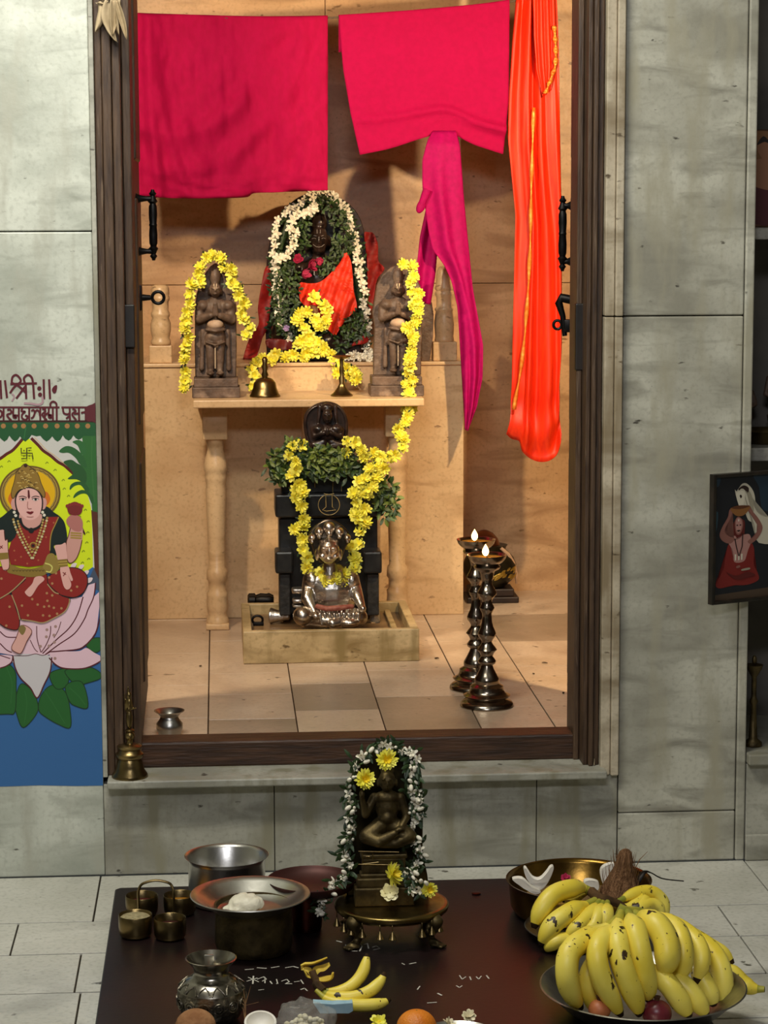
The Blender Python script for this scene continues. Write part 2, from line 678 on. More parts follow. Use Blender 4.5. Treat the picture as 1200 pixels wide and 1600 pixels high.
# shrine room
PLASTERW = mat('low_bounce_plaster', '43352a', '524233', 0.85, 0, 6)  # dark tone chosen to cut bounce light and deepen the shrine shadows
mb = MB()
rnd = random.Random(5)
cols = [-0.75, on(326, 1090, FL).x, on(460, 1105, FL).x, on(590, 1100, FL).x, on(712, 1090, FL).x + .03, on(824, 1068, FL).x, 1.35, 1.7]
brk = [on(360, y, FL).y for y in (1000, 1035, 1060, 1093, 1128)]
cut = [[.55, 1.0, 1.5, 2.1], [on(360, y, FL).y for y in (1124, 1085, 1052)] + [1.7, 2.2], [on(500, y, FL).y for y in (1110, 1068, 1040)] + [1.8], [on(640, y, FL).y for y in (1088, 1046)] + [1.5, 2.0], [.62, 1.1, 1.62, 2.2], [on(860, y, FL).y for y in (1085, 1040)] + [1.6, 2.1], [.6, 1.2, 1.8]]
for k in range(len(cols) - 1):
    ys = [0.179] + sorted(cut[k]) + [2.6]
    for e_, (y0, y1) in enumerate(zip(ys, ys[1:])):
        mb.mi = 2 if (k, e_) in ((2, 1), (1, 0), (3, 0), (5, 3)) else 0
        mb.bbox((cols[k] + 0.0018, y0 + .0016, FL - 0.03), (cols[k + 1] - .0018, y1 - .0016, FL - rnd.uniform(0, 0.0008)), 0.001)
mb.mi = 1
mb.box((-0.75, 0.179, FL - 0.06), (1.7, 2.6, FL - 0.004))
struct('floor_shrine', mb, [MARBLE_IF, mat('shrine_joint', '3c2c1e', '4c3826', 0.9), MARBLE_IF2])
mb = MB()
for z0, z1 in ((FL - .05, 1.441), (1.443, 3.25)):
    for a, b in ((-0.75, 0.4), (0.402, 1.7)):
        mb.bbox((a, 2.6, z0), (b, 2.66, z1), 0.002)
struct('wall_back', mb, MARBLE_IN)
mb = MB()
mb.box((-0.81, 0.16, FL - .05), (-0.75, 2.66, 3.25))
struct('wall_shrine_left', mb, PLASTERW)
mb = MB()
mb.box((1.7, 0.16, FL - .05), (1.76, 2.66, 3.25))
struct('wall_shrine_right', mb, PLASTERW)
mb = MB()
mb.box((-0.81, 0.06, 3.25), (1.76, 2.66, 3.3))
struct('ceiling_shrine', mb, PLASTERW)
mb = MB()
mb.box((-0.81, 0.162, FL - .05), (-0.305, 0.2, 3.25))
mb.box((0.99, 0.162, FL - .05), (1.37, 0.2, 3.25))
mb.box((1.37, 0.47, FL - .05), (1.76, 0.5, 3.25))
mb.box((1.37, 0.162, FL - .05), (1.40, 0.5, 3.25))
mb.box((-0.31, 0.17, 2.5), (1.0, 0.2, 3.25))
struct('wall_shrine_front', mb, PLASTERW)

# niche at the right edge: dark recess with two shelves over a low marble wall
PLASTER = mat('grey_niche_plaster', '6e6a63', '807b73', 0.85, 0, 8, 0.1)
mb = MB()
mb.box((1.376, 0.44, 0.27), (2.6, 0.46, 3.6))
mb.box((1.376, 0.0, 2.75), (2.6, 0.44, 3.6))
mb.box((2.3, 0.0, 0.27), (2.6, 0.44, 2.75))
struct('wall_niche', mb, PLASTER)
mb = MB()
mb.bbox((1.378, 0.0, 0.0), (2.6, 0.44, 0.262), 0.004)
mb.bbox((1.378, -0.03, 0.263), (2.6, 0.44, 0.292), 0.004)
mb.bbox((1.378, -0.012, 0.0), (2.6, 0.0, 0.07), 0.003)
struct('wall_niche_base', mb, MARBLE_D)
SHELFM = marble('marble_shelf', '8d8a80', 'a5a298', '6a675e', '4a463c', 0.4, 0.1)
for k, (py, dz) in enumerate(((356, 0.03), (700, 0.035))):
    z = at(1190, py, 0.06).z
    mb = MB()
    mb.bbox((1.378, 0.06, z - dz), (2.3, 0.44, z), 0.003)
    o = mb.build('niche_shelf', SHELFM, None, False)
    tag(o, ['upper grey marble shelf in the dark niche at the right edge', 'lower marble shelf in the dark niche beside the framed picture'][k], 'shelf')

# the hall round the camera
HALL = mat('hall_plaster', '8f8d80', 'a3a193', 0.85, 0, 5)
mb = MB()
mb.box((-2.86, -6.4, 0), (-2.8, 0.0, 3.6))
struct('wall_hall_left', mb, HALL)
mb = MB()
mb.box((3.3, -6.4, 0), (3.36, 0.0, 3.6))
mb.box((2.6, 0.0, 0), (3.36, 0.06, 3.6))
struct('wall_hall_right', mb, HALL)
mb = MB()
mb.box((-2.86, -6.46, 0), (3.36, -6.4, 3.6))
struct('wall_hall_rear', mb, HALL)
mb = MB()
mb.box((-2.86, -6.46, 3.6), (3.36, 0.06, 3.65))
struct('ceiling', mb, HALL)


# ------------------------------------------------------------------ door leaves
def leaf(name, hinge, ang, sgn):
    """one plank door leaf standing open into the shrine; local x runs along the leaf, y is its thickness"""
    T = Matrix.Translation((hinge[0], hinge[1], 0)) @ Matrix.Rotation(ang, 4, 'Z')
    mb = MB()
    L_ = 0.57
    t = 0.03 * sgn
    lo, hi = min(0, t), max(0, t)
    mb.bbox((0, lo, 0.335), (L_, hi, 2.52), 0.004, T)
    for a, b, z0, z1 in ((0.09, L_ - 0.09, 0.45, 1.05), (0.09, L_ - 0.09, 1.15, 1.75), (0.09, L_ - 0.09, 1.85, 2.42)):
        for s in (lo, hi):
            mb.bbox((a, s - 0.006, z0), (b, s + 0.006, z1), 0.005, T)
    o = struct(name, mb, WOOD)
    return T, o


def turned_bar(mb, a, b, r):
    prof = [(0, .35), (.03, .5), (.06, .9), (.09, .55), (.13, .8), (.17, 1.15), (.2, .7), (.24, .95), (.36, 1.0), (.48, .85), (.5, 1.0), (.52, .85), (.64, 1.0), (.76, .95), (.8, .7), (.83, 1.15), (.87, .8), (.91, .55), (.94, .9), (.97, .5), (1, .35)]
    a, b = Vector(a), Vector(b)
    mb.tube([a.lerp(b, t) for t, _ in prof], [r * q for _, q in prof], 12)


TL, dl = leaf('door_1', (-0.214, 0.195), radians(90.4), 1)
TR, dr = leaf('door_2', (0.933, 0.195), radians(80.2), -1)


def pull(T, side, parent, y, z0, z1, reach, label):
    """pull handle: turned bar on two arms, at distance y along the leaf"""
    mb = MB()
    f = lambda x, d, z: T @ V(x, -side * d, z)
    turned_bar(mb, f(y, reach, z0), f(y, reach, z1), 0.0115)
    for z in (z0 + (z1 - z0) * .13, z0 + (z1 - z0) * .87):
        mb.tube([f(y, 0.0, z), f(y, 0.012, z), f(y, reach * .6, z), f(y, reach, z)], [0.016, 0.010, 0.007, 0.008], 10)
    o = mb.build('pull_handle', IRON, parent)
    return o


zt, zb = at(225, 296, .4).z, at(225, 407, .4).z
pull(TL, 1, dl, 0.20, zb, zt, 0.045, '')
mb = MB()
zc = at(225, 465, .4).z
f = lambda x, d, z: TL @ V(x, -d, z)
mb.bbox((0.185, -0.012, zc - 0.035), (0.215, 0.0, zc + 0.035), 0.004, TL)
mb.tube([f(0.2, 0.0, zc), f(0.2, 0.035, zc)], [0.011, 0.007], 10)
mb.tube([f(0.2, 0.055 + 0.016 * cos(a), zc + 0.016 * sin(a)) for a in [2 * pi * k / 16 for k in range(16)]], 0.0045, 8, True)
mb.build('bolt_ring', IRON, dl)
zt, zb = at(885, 306, .35).z, at(883, 424, .35).z
pull(TR, -1, dr, 0.16, zb, zt, 0.028, '')
mb = MB()
f = lambda x, d, z: TR @ V(x, d, z)
z1, z2 = at(883, 462, .35).z, at(883, 525, .35).z
mb.tube([f(0.16, 0.0, z1 - .012), f(0.16, 0.03, z1 - .006), f(0.16, 0.037, z1 - .02), f(0.16, 0.026, (z1 + z2) / 2), f(0.16, 0.02, z2)], [0.013, 0.013, 0.011, 0.008, 0.007], 10)
mb.bbox((0.145, -0.001, z2 + 0.01), (0.175, 0.022, z2 + 0.045), 0.004, TR)
mb.tube([f(0.16, 0.040 + 0.011 * cos(a), z2 + 0.03 + 0.012 * sin(a)) for a in [2 * pi * k / 14 for k in range(14)]], 0.004, 8, True)
mb.build('latch_hasp', IRON, dr)

# ------------------------------------------------------------------ altar
# marble block along the back wall
mb = MB()
BT = 1.187
xa, xb_, xc = -0.258, 0.30, 0.854
for a, b in ((xa, -0.02), (-0.018, 0.60), (0.602, xc)):
    mb.bbox((a, 2.12, FL), (b, 2.14, BT - 0.012), 0.002)
mb.bbox((xa + .001, 2.135, FL), (xc, 2.585, BT - 0.012), 0.003)
mb.bbox((xa - .002, 2.112, BT - 0.012), (xc + .003, 2.59, BT), 0.003)
o = mb.build('altar_block', MARBLE_C, None, False)
tag(o, 'wide cream marble block standing along the back wall of the shrine', 'altar block')

# turned marble posts on its two front corners
for cx, ox, oy, sc, prof, sq, lab in (
        (525, 140, 280, 4.706, [(1220, 60), (1215, 70), (1205, 73), (1188, 73), (1172, 62), (1150, 66), (1110, 74), (1060, 73), (1020, 60), (1005, 68), (985, 69), (970, 58), (900, 60), (887, 68), (868, 68), (858, 62), (845, 66), (805, 66), (785, 56), (777, 38), (775, 0.01)], (1220, 1362, 82),
         'cream turned marble post on the left end of the altar block'),
        (795, 560, 390, 5.926, [(850, 84), (840, 90), (825, 88), (800, 84), (760, 88), (680, 92), (610, 84), (570, 78), (560, 86), (545, 86), (530, 72), (440, 74), (420, 86), (400, 86), (380, 76), (365, 86), (345, 86), (330, 78), (250, 76), (190, 70), (160, 50), (150, 0.01)], (850, 1028, 110),
         'cream turned marble post on the right end, partly under the magenta scarf')):
    Y = 2.185
    k = mpp(Y) / sc
    c = at(ox + cx / sc, oy + sq[1] / sc, Y)
    root = thing('baluster', lab, 'baluster', (c.x, Y, BT), 'turned posts on the altar block')
    h = at(ox + cx / sc, oy + sq[0] / sc, Y).z - BT
    mb = MB()
    r = sq[2] * k
    mb.bbox((c.x - r, Y - r * .8, BT), (c.x + r, Y + r * .8, BT + h), 0.004)
    mb.build('square_base', MARBLE_C, root, False)
    mb = MB()
    lathe_px(mb, cx, Y, prof, ox, oy, sc, 28, True, BT + h)
    mb.build('turned_shaft', MARBLE_C, root, angle=50)

# altar table: slab on turned legs
SL = 1.091
root = thing('altar_table', 'cream marble altar table with turned legs before the block, two stone figures on it', 'altar table', (0.30, 1.93, FL))
mb = MB()
mb.bbox((-0.086, 1.74, SL - 0.026), (0.682, 2.108, SL), 0.004)
mb.build('slab', MARBLE_C, root, False)
LEGP = [(915, 44), (905, 44), (895, 40), (882, 36), (868, 40), (850, 43), (815, 40), (800, 42), (790, 34), (755, 34), (745, 41), (725, 41), (708, 39), (700, 32), (600, 34), (500, 37), (400, 40), (375, 37), (362, 40), (345, 43), (328, 40), (320, 45), (300, 45), (280, 41), (240, 31), (218, 33), (205, 38), (195, 38)]
for cx in (150, 852):
    Y = 1.93
    c = at(280 + cx / 2.5, 975, Y)
    mb = MB()
    k = mpp(Y) / 2.5
    mb.bbox((c.x - 45 * k, Y - 45 * k, FL), (c.x + 45 * k, Y + 45 * k, FL + 0.02), 0.003)
    lathe_px(mb, cx, Y, LEGP, 280, 600, 2.5, 28, True, FL + 0.02)
    zt = max(p[2] for p in mb.v)
    mb.bbox((c.x - 48 * k, Y - 48 * k, zt - 0.002), (c.x + 48 * k, Y + 48 * k, SL - 0.025), 0.004)
    mb.build('leg', MARBLE_C, root, angle=50)
mb = MB()
a, b = at(473, 700, 2.0), at(537, 700, 2.0)
mb.bbox((a.x, 2.0, FL), (b.x, 2.06, SL - 0.025), 0.003)
mb.build('support_post', MARBLE_C, root, False)

# ------------------------------------------------------------------ main deity
G = Fig(380, 290, 4.615, 2.34)
bz = G.p(545, 1270, 0).z
root = thing('deity_statue', 'large dark stone seated deity with arched back slab, on the altar block', 'statue', (0.36, 2.34, BT))
ol = crom([(175, 1275, 0), (160, 1000, 0), (165, 720, 0), (172, 540, 0), (195, 400, 0), (235, 270, 0), (310, 160, 0), (400, 85, 0), (510, 48, 0), (630, 60, 0), (740, 115, 0), (820, 195, 0), (868, 310, 0), (892, 500, 0), (905, 750, 0), (912, 1000, 0), (915, 1275, 0)], 5, False)
pts = [G.p(p.x, p.y, 0) for p in ol]
for p in pts:
    p.z = max(p.z, BT)
mb = MB()
mb.prism(pts, (0, 0.06, 0))
mb.build('back_slab', DEITYSTONE, root, True, 0.006, angle=35)
mb = MB()
G.e(mb, 545, 385, 66, 96, .095, .05)     # face
G.e(mb, 545, 455, 50, 42, .09, .045)
G.e(mb, 548, 270, 58, 70, .08, .045)     # crown
G.e(mb, 548, 215, 44, 40, .075, .035)
for s in (-1, 1):
    G.e(mb, 545 + s * 30, 360, 18, 9, .143, .008)
    G.e(mb, 545 + s * 34, 385, 22, 16, .132, .012)
    G.e(mb, 545 + s * 74, 400, 14, 44, .08, .02)
G.e(mb, 545, 385, 11, 32, .147, .012)
G.e(mb, 545, 410, 17, 11, .15, .012)
G.e(mb, 545, 433, 26, 7, .139, .009)
G.e(mb, 545, 447, 22, 7, .137, .009)
G.e(mb, 545, 470, 22, 14, .128, .014)
G.c(mb, [(545, 480, .07), (545, 540, .07)], [42, 50])
G.e(mb, 540, 680, 150, 170, .06, .075)
for s in (-1, 1):
    G.e(mb, 540 + s * 150, 590, 62, 62, .05, .05)
    G.c(mb, [(540 + s * 180, 600, .06), (540 + s * 225, 760, .07), (540 + s * 130, 850, .12)], [46, 42, 34])
    G.c(mb, [(540 + s * 60, 1010, .07), (540 + s * 260, 1060, .09), (540 + s * 60, 1120, .14)], [95, 85, 55])
G.e(mb, 540, 900, 170, 140, .06, .075)
mb.box(tuple(G.p(250, 1275, .15)), tuple(G.p(840, 1110, .0)))
o = blob('seated_figure', mb, DEITYSTONE, root, 0.005, 2)
mb = MB()   # pale sect marks on the face
for a, b in (((533, 318, .135), (533, 345, .142)), ((556, 318, .135), (556, 345, .142))):
    mb.tube([G.p(*a), G.p(*b)], 0.0014, 6)
mb.tube([G.p(x, y, d) for x, y, d in ((505, 425, .133), (525, 440, .141), (545, 444, .149), (565, 440, .141), (585, 425, .133))], 0.0011, 6)
for s in (-1, 1):
    mb.tube([G.p(545 + s * q, y, d) for q, y, d in ((18, 383, .144), (34, 378, .146), (50, 384, .141))], 0.0008, 6)
mb.build('face_markings', mat('ash_paste', '7a706a', '948a82', 0.8), root)


def drape(name, outline, m, parent, d0, fold=0.01, nf=6, thick=0.004, tilt=0.0, fig=G, seed=1, amp_y=True):
    """cloth hanging in the outline (fig view units), rumpled in depth by folds"""
    pl = crom([(x, y, 0) for x, y in outline], 5)
    bm = bmesh.new()
    vs_ = [bm.verts.new((p.x, p.y, 0)) for p in pl]
    fc = bm.faces.new(vs_)
    bmesh.ops.triangulate(bm, faces=[fc])
    for _ in range(4):
        ed = [e for e in bm.edges if e.calc_length() > 26]
        if not ed:
            break
        bmesh.ops.subdivide_edges(bm, edges=ed, cuts=1)
        bmesh.ops.triangulate(bm, faces=list(bm.faces))
    for _ in range(2):
        inner = [v for v in bm.verts if not v.is_boundary]
        bmesh.ops.smooth_vert(bm, verts=inner, factor=0.5, use_axis_x=True, use_axis_y=True)
    cx = sum(p.x for p in pl) / len(pl)
    cy = sum(p.y for p in pl) / len(pl)
    for v in bm.verts:
        x, y = v.co.x, v.co.y
        n = noise.noise(V(x * .011, y * .005, seed)) + 0.5 * sin((x + y * 0.35) * nf / 100 + seed) + 0.4 * noise.noise(V(x * .03, y * .02, seed + 5))
        v.co = fig.p(x, y, d0 + fold * n + tilt * (y - cy) / 100)
    q = MB().bm(bm)
    bm.free()
    return q.build(name, m, parent, True, solid=thick, angle=180, sub=1)


o = drape('shawl', [(405, 705), (480, 705), (560, 690), (650, 610), (705, 540), (735, 470), (775, 540), (790, 640), (798, 760), (822, 875), (780, 930), (740, 970), (700, 1030), (655, 1085), (640, 960), (618, 860), (560, 800), (500, 795), (460, 850), (410, 830)], DEITYCLOTH, root, .165, .013, 9, .003)
o['label'] = 'bright vermilion shawl'
o = drape('side_cloth', [(160, 590), (205, 605), (208, 760), (195, 900), (175, 1030), (140, 1100), (110, 1200), (70, 1268), (0, 1275), (10, 1200), (50, 1090), (110, 1000), (105, 880), (130, 720)], DEEPRED, root, .03, .012, 5, .003)
o['label'] = 'red cloth end at the left'
drape('side_cloth', [(870, 350), (900, 335), (940, 345), (972, 420), (975, 540), (1020, 600), (965, 680), (945, 800), (925, 900), (900, 880), (895, 700), (888, 520)], DEEPRED, root, .02, .012, 5, .003, seed=3)['label'] = 'dark red cloth end at the right'
drape('lap_cloth', [(165, 1110), (260, 1105), (360, 1130), (350, 1180), (250, 1190), (175, 1165)], mat('maroon_cloth', '4a0c0c', '681210', 0.5), root, .17, .01, 5, .004)
drape('lap_cloth', [(770, 1160), (830, 1100), (880, 1080), (905, 1110), (880, 1140), (820, 1150)], DEEPRED, root, .17, .01, 5, .004, seed=2)


# ------------------------------------------------------------------ flowers
def petal(mb, R, L_, wd, lift, curl):
    """one petal along local +x of R, cupped towards +z"""
    P = []
    for j, (t, q) in enumerate(((0.08, .35), (.5, 1.0), (.85, .8), (1.0, .25))):
        z = lift * t * L_ + curl * t * t * L_
        for s in (-1, 1):
            P.append(R @ V(L_ * t, s * wd * q, z))
    mb.add(P, [(0, 1, 3, 2), (2, 3, 5, 4), (4, 5, 7, 6)])


def flower_mesh(name, layers, mats, core=None, seed=1):
    """rosette facing +z: layers [(count, length, width, lift, curl, material)]"""
    rn = random.Random(seed)
    mb = MB()
    for n, L_, wd, lift, curl, mi in layers:
        mb.mi = mi
        ph = rn.random() * 6
        for i in range(n):
            R = Matrix.Rotation(ph + 2 * pi * i / n + rn.uniform(-.12, .12), 3, 'Z') @ Matrix.Rotation(rn.uniform(-.2, .2), 3, 'X')
            petal(mb, R, L_ * rn.uniform(.85, 1.1), wd, lift + rn.uniform(-.15, .15), curl + rn.uniform(-.15, .15))
    if core:
        mb.mi = core[1]
        mb.ell((0, 0, core[0] * .4), (core[0], core[0], core[0] * .6), None, 8, 5)
    me = bpy.data.meshes.new(name)
    me.from_pydata([tuple(v) for v in mb.v], [], mb.f)
    for m in mats:
        me.materials.append(m)
    me.polygons.foreach_set('material_index', mb.m)
    me.polygons.foreach_set('use_smooth', [True] * len(me.polygons))
    return me


MUM = [flower_mesh('chrysanthemum_mesh', [(11, .0215, .0046, .0, .2, 0), (9, .0175, .0042, .55, .3, 0), (6, .0120, .0034, 1.2, .4, 0)], [YELLOW, YELLOWC], (.005, 1), s) for s in (1, 2, 3)]
MUMS = [flower_mesh('loose_chrysanthemum_mesh', [(8, .0225, .0066, .3, -.4, 0), (6, .016, .006, .9, .1, 0)], [YELLOW, YELLOWC], (.005, 1), s) for s in (5, 6)]
BIGMUM = flower_mesh('large_chrysanthemum_mesh', [(20, .0255, .0036, -.05, .25, 0), (18, .0225, .0034, .35, .2, 0), (14, .0175, .003, .8, .2, 0), (10, .0115, .0026, 1.4, .2, 1)], [YELLOW, YELLOWC], (.004, 1), 9)
JAS = [flower_mesh('tuberose_mesh', [(5, .0135, .0036, .25, -.3, 0), (4, .0085, .0030, 1.0, -.2, 0)], [WHITEP, LEAF], (.0022, 0), s) for s in (1, 2, 3)]


def bud_mesh():
    mb = MB()
    mb.ell((0, 0, 0.010), (.0042, .0042, .007), None, 8, 6)
    mb.mi = 1
    mb.tube([(0, 0, -.006), (0, 0, .004)], [.0012, .0022], 6)
    me = bpy.data.meshes.new('jasmine_bud_mesh')
    me.from_pydata([tuple(v) for v in mb.v], [], mb.f)
    me.materials.append(WHITEP)
    me.materials.append(LEAF)
    me.polygons.foreach_set('material_index', mb.m)
    me.polygons.foreach_set('use_smooth', [True] * len(me.polygons))
    return me


BUD = bud_mesh()


def put(me, name, root, pos, nrm, scale=1.0, rn=random, jit=0.5):
    o = bpy.data.objects.new(name, me)
    link(o, root)
    n = (Vector(nrm) + V(rn.uniform(-jit, jit), rn.uniform(-jit, jit), rn.uniform(-jit, jit))).normalized()
    q = n.to_track_quat('Z', 'Y') @ Euler((0, 0, rn.uniform(0, 6.28))).to_quaternion()
    o.rotation_mode = 'QUATERNION'
    o.rotation_quaternion = q
    o.location = Vector(pos) - rootloc(root)
    o.scale = (scale,) * 3
    return o


def leaf_shape(mb, p, d, up, L_, wd, bend=.3):
    d = Vector(d).normalized()
    s = d.cross(Vector(up))
    if s.length < .05:
        s = d.cross(V(1, 0, .1))
    s.normalize()
    u = s.cross(d)
    p = Vector(p)
    P = [p]
    for t, q in ((.3, .8), (.6, 1.0), (.85, .55)):
        c = p + d * L_ * t + u * (bend * L_ * t * (1 - t))
        P += [c - s * wd * q - u * wd * .25, c, c + s * wd * q - u * wd * .25]
    P.append(p + d * L_)
    mb.add(P, [(0, 1, 2), (0, 2, 3), (1, 4, 5, 2), (2, 5, 6, 3), (4, 7, 8, 5), (5, 8, 9, 6), (7, 10, 8), (8, 10, 9)])


def garland(name, label, path, n, meshes, size=1.0, leafn=2, leafm=LEAFD, spread=.006, seed=1, pname='flower', leafL=.02, group=None, extra=(), jit=.5, cat='garland', facing=(0.05, -1, .25)):
    """strung flowers along world points path; each flower is a part, the leaves between them are one part"""
    rn = random.Random(seed)
    P = resample(crom(path, 5, False), n)
    c = sum((p for p in P), V(0, 0, 0)) / len(P)
    c.z = min(p.z for p in P)
    root = thing(name, label, cat, c, group)
    mb = MB()
    mb.tube(resample(P, max(n, 12)), .0018, 6)
    mb.build('string', STRING, root)
    for i, p in enumerate(P):
        q = p + V(rn.uniform(-spread, spread), rn.uniform(-spread, spread) - spread, rn.uniform(-spread, spread))
        put(rn.choice(meshes), pname, root, q, facing, size * rn.uniform(.85, 1.12), rn, jit)
    for e in extra:
        put(rn.choice(meshes), pname, root, e, facing, size * rn.uniform(.9, 1.1), rn, jit)
    mb = MB()
    for p in P:
        for _ in range(leafn):
            a = rn.uniform(0, 6.28)
            leaf_shape(mb, p + V(rn.uniform(-.01, .01), .002, rn.uniform(-.01, .01)), (cos(a), rn.uniform(-.9, .1), sin(a)), (0, -1, .2), leafL * rn.uniform(.9, 1.6), leafL * .2)
    mb.build('leaves', leafm, root, angle=180, own=True)['kind'] = 'stuff'
    return root


def foliage(name, regions, n, m, parent, L_=.02, seed=1, fig=G, wd=.3, face=(-.1, -1, .2)):
    """many small leaves filling polygons [(outline, depth)] of the view fig"""
    rn = random.Random(seed)
    mb = MB()

    def inside(x, y, P):
        c = False
        for (x1, y1), (x2, y2) in zip(P, P[1:] + P[:1]):
            if (y1 > y) != (y2 > y) and x < (x2 - x1) * (y - y1) / (y2 - y1) + x1:
                c = not c
        return c
    area = []
    for P, d in regions:
        area.append(abs(sum(x1 * y2 - x2 * y1 for (x1, y1), (x2, y2) in zip(P, P[1:] + P[:1]))) / 2)
    for (P, d), a in zip(regions, area):
        k = 0
        goal = int(n * a / sum(area))
        xs, ys = [p[0] for p in P], [p[1] for p in P]
        while k < goal:
            x, y = rn.uniform(min(xs), max(xs)), rn.uniform(min(ys), max(ys))
            if not inside(x, y, P):
                continue
            k += 1
            g_ = rn.uniform(0, 6.28)
            mb.mi = rn.randrange(len(m))
            leaf_shape(mb, fig.p(x, y, d + rn.uniform(-.012, .012)), (cos(g_), rn.uniform(-.9, .1), sin(g_)), face, L_ * rn.uniform(.7, 1.3), L_ * wd * rn.uniform(.8, 1.2))
    o = mb.build(name, m, parent, angle=180, own=True)
    o['kind'] = 'stuff'
    return o


root = thing('leaf_garland', 'thick dark green leaf garland wound round the large dark deity', 'garland', tuple(G.p(545, 1200, .1)))
foliage('leaves', [
    ([(450, 120), (560, 90), (680, 110), (760, 220), (790, 400), (800, 520), (730, 480), (640, 620), (540, 660), (560, 560), (640, 480), (660, 330), (640, 220), (560, 160), (500, 190), (470, 280), (460, 330), (400, 300)], .155),
    ([(380, 300), (460, 300), (470, 420), (470, 500), (380, 520), (340, 480)], .12),
    ([(230, 280), (330, 170), (450, 70), (560, 50), (660, 75), (780, 190), (850, 380), (890, 700), (900, 1000), (830, 1010), (800, 700), (780, 420), (700, 180), (520, 100), (400, 200), (330, 300), (300, 600), (300, 1060), (190, 1080), (200, 600)], .09),
    ([(250, 560), (360, 560), (420, 680), (400, 840), (430, 880), (380, 980), (350, 1060), (260, 1080), (230, 1000), (230, 800)], .16),
    ([(660, 1090), (760, 960), (830, 880), (880, 960), (890, 1080), (780, 1160), (690, 1190)], .17),
    ([(400, 870), (600, 870), (640, 1060), (560, 1180), (380, 1180), (350, 1040)], .15),
], 1900, [LEAFD, LEAF, mat('tulsi_leaves', '26361a', '3e4f26', .5, 0, 30)], root, .021, 4, wd=.2)
mb = MB()
mb.tube([G.p(x, y, .13) for x, y in ((260, 1060), (240, 800), (250, 500), (330, 250), (470, 110), (640, 110), (760, 260), (800, 520), (840, 800), (860, 1050))], .012, 8)
mb.build('core_cord', LEAFD, root)

GP = lambda pts, d: [G.p(x, y, d) for x, y in pts]
garland('white_garland', 'white tuberose garland with leaves, outer strand down the left of the large deity', GP([(480, 60), (400, 130), (330, 185), (265, 240), (235, 330), (225, 430), (222, 540), (232, 640), (235, 720), (255, 800), (262, 880), (262, 960), (310, 1030), (330, 1110)], .145), 25, JAS, 1.4, 5, LEAFD, .006, 11, 'blossom', .014, 'white garlands on the large deity')
garland('white_garland', 'white tuberose garland, inner strand from the crown past the left of the dark face', GP([(500, 90), (500, 140), (490, 190), (430, 210), (380, 190), (370, 250), (345, 300), (380, 335), (350, 380), (380, 430), (330, 460), (300, 510), (240, 530)], .165), 17, JAS, 1.55, 5, LEAFD, .006, 12, 'blossom', .014, 'white garlands on the large deity')
garland('white_garland', 'white tuberose garland with leaves down the right of the large deity', GP([(510, 48), (570, 50), (640, 75), (700, 120), (735, 165), (775, 215), (760, 300), (790, 350), (800, 420), (820, 460), (805, 520), (850, 550), (840, 630), (860, 700), (880, 770), (870, 850), (885, 920), (890, 1000), (900, 1060), (880, 1150), (910, 1210)], .145), 32, JAS, 1.4, 5, LEAFD, .006, 13, 'blossom', .014, 'white garlands on the large deity')
garland('white_garland', 'short white jasmine string lying at the right foot of the large deity', GP([(760, 1240), (800, 1225), (850, 1240), (900, 1230), (920, 1250)], .19), 11, JAS, 1.4, 1, LEAFD, .005, 14, 'blossom', .014, 'white garlands on the large deity')

# rose petals pinned at the chest
for k, (x, y, r, lab) in enumerate(((395, 535, 34, 'pink rose bloom at the left of the chest of the large deity'), (470, 570, 46, 'largest pink rose bloom on the chest of the large deity'), (425, 630, 42, 'drooping pink rose bloom under the other roses of the large deity'), (550, 535, 30, 'small pink rose bloom under the dark chin'))):
    me = flower_mesh('rose_mesh', [(6, r * G.k * 1.0, r * G.k * .5, .5, .5, 0), (5, r * G.k * .7, r * G.k * .4, 1.0, .6, 0), (4, r * G.k * .45, r * G.k * .3, 1.6, .5, 0)], [mat('rose_petals', 'a81c48', 'c83a60', .6, 0, 30)], None, k + 30)
    o = bpy.data.objects.new('rose', me)
    link(o)
    o.location = G.p(x, y, .17)
    o.rotation_euler = (radians(75 + 12 * k), 0, k)
    tag(o, lab, 'flower', 'pink roses on the large deity')
# violet blossom at the left foot
o = bpy.data.objects.new('violet_blossom', flower_mesh('violet_mesh', [(6, .012, .005, .3, .1, 0), (4, .008, .004, 1, .1, 0)], [mat('violet_petals', '9a80b0', 'b8a0c8', .6)], None, 3))
link(o)
o.location = G.p(310, 1030, .185)
o.rotation_euler = (1.3, 0, 0)
tag(o, 'pale violet blossom in the leaves at the left foot of the large deity', 'flower')

# yellow garland lying over the lap and along the base
garland('yellow_garland', 'yellow chrysanthemum garland hanging over the lap of the large deity', GP([(520, 810), (580, 850), (610, 900), (590, 960), (540, 1000), (580, 1030), (430, 900), (400, 1000), (440, 1050), (480, 1090), (390, 1130), (450, 1160), (540, 1120), (580, 1150), (500, 1190), (450, 1210)], .20), 19, MUM + MUMS, 1.15, 4, LEAFD, .006, 21, leafL=.018, group='yellow garlands in the shrine')
garland('yellow_garland', 'yellow chrysanthemum garland trailing along the front edge below the large deity', [G.p(x, y, d) for x, y, d in ((70, 1440, .35), (90, 1360, .33), (60, 1320, .30), (120, 1250, .25), (180, 1260, .24), (240, 1215, .21), (290, 1225, .2), (330, 1250, .2), (350, 1215, .2), (410, 1245, .2), (470, 1200, .2), (540, 1190, .2), (590, 1180, .2), (640, 1210, .2), (650, 1260, .2), (700, 1290, .235), (740, 1320, .28), (660, 1350, .28), (770, 1380, .33), (820, 1390, .36), (800, 1330, .3))], 22, MUM + MUMS, 1.1, 4, LEAFD, .005, 22, leafL=.018, group='yellow garlands in the shrine')

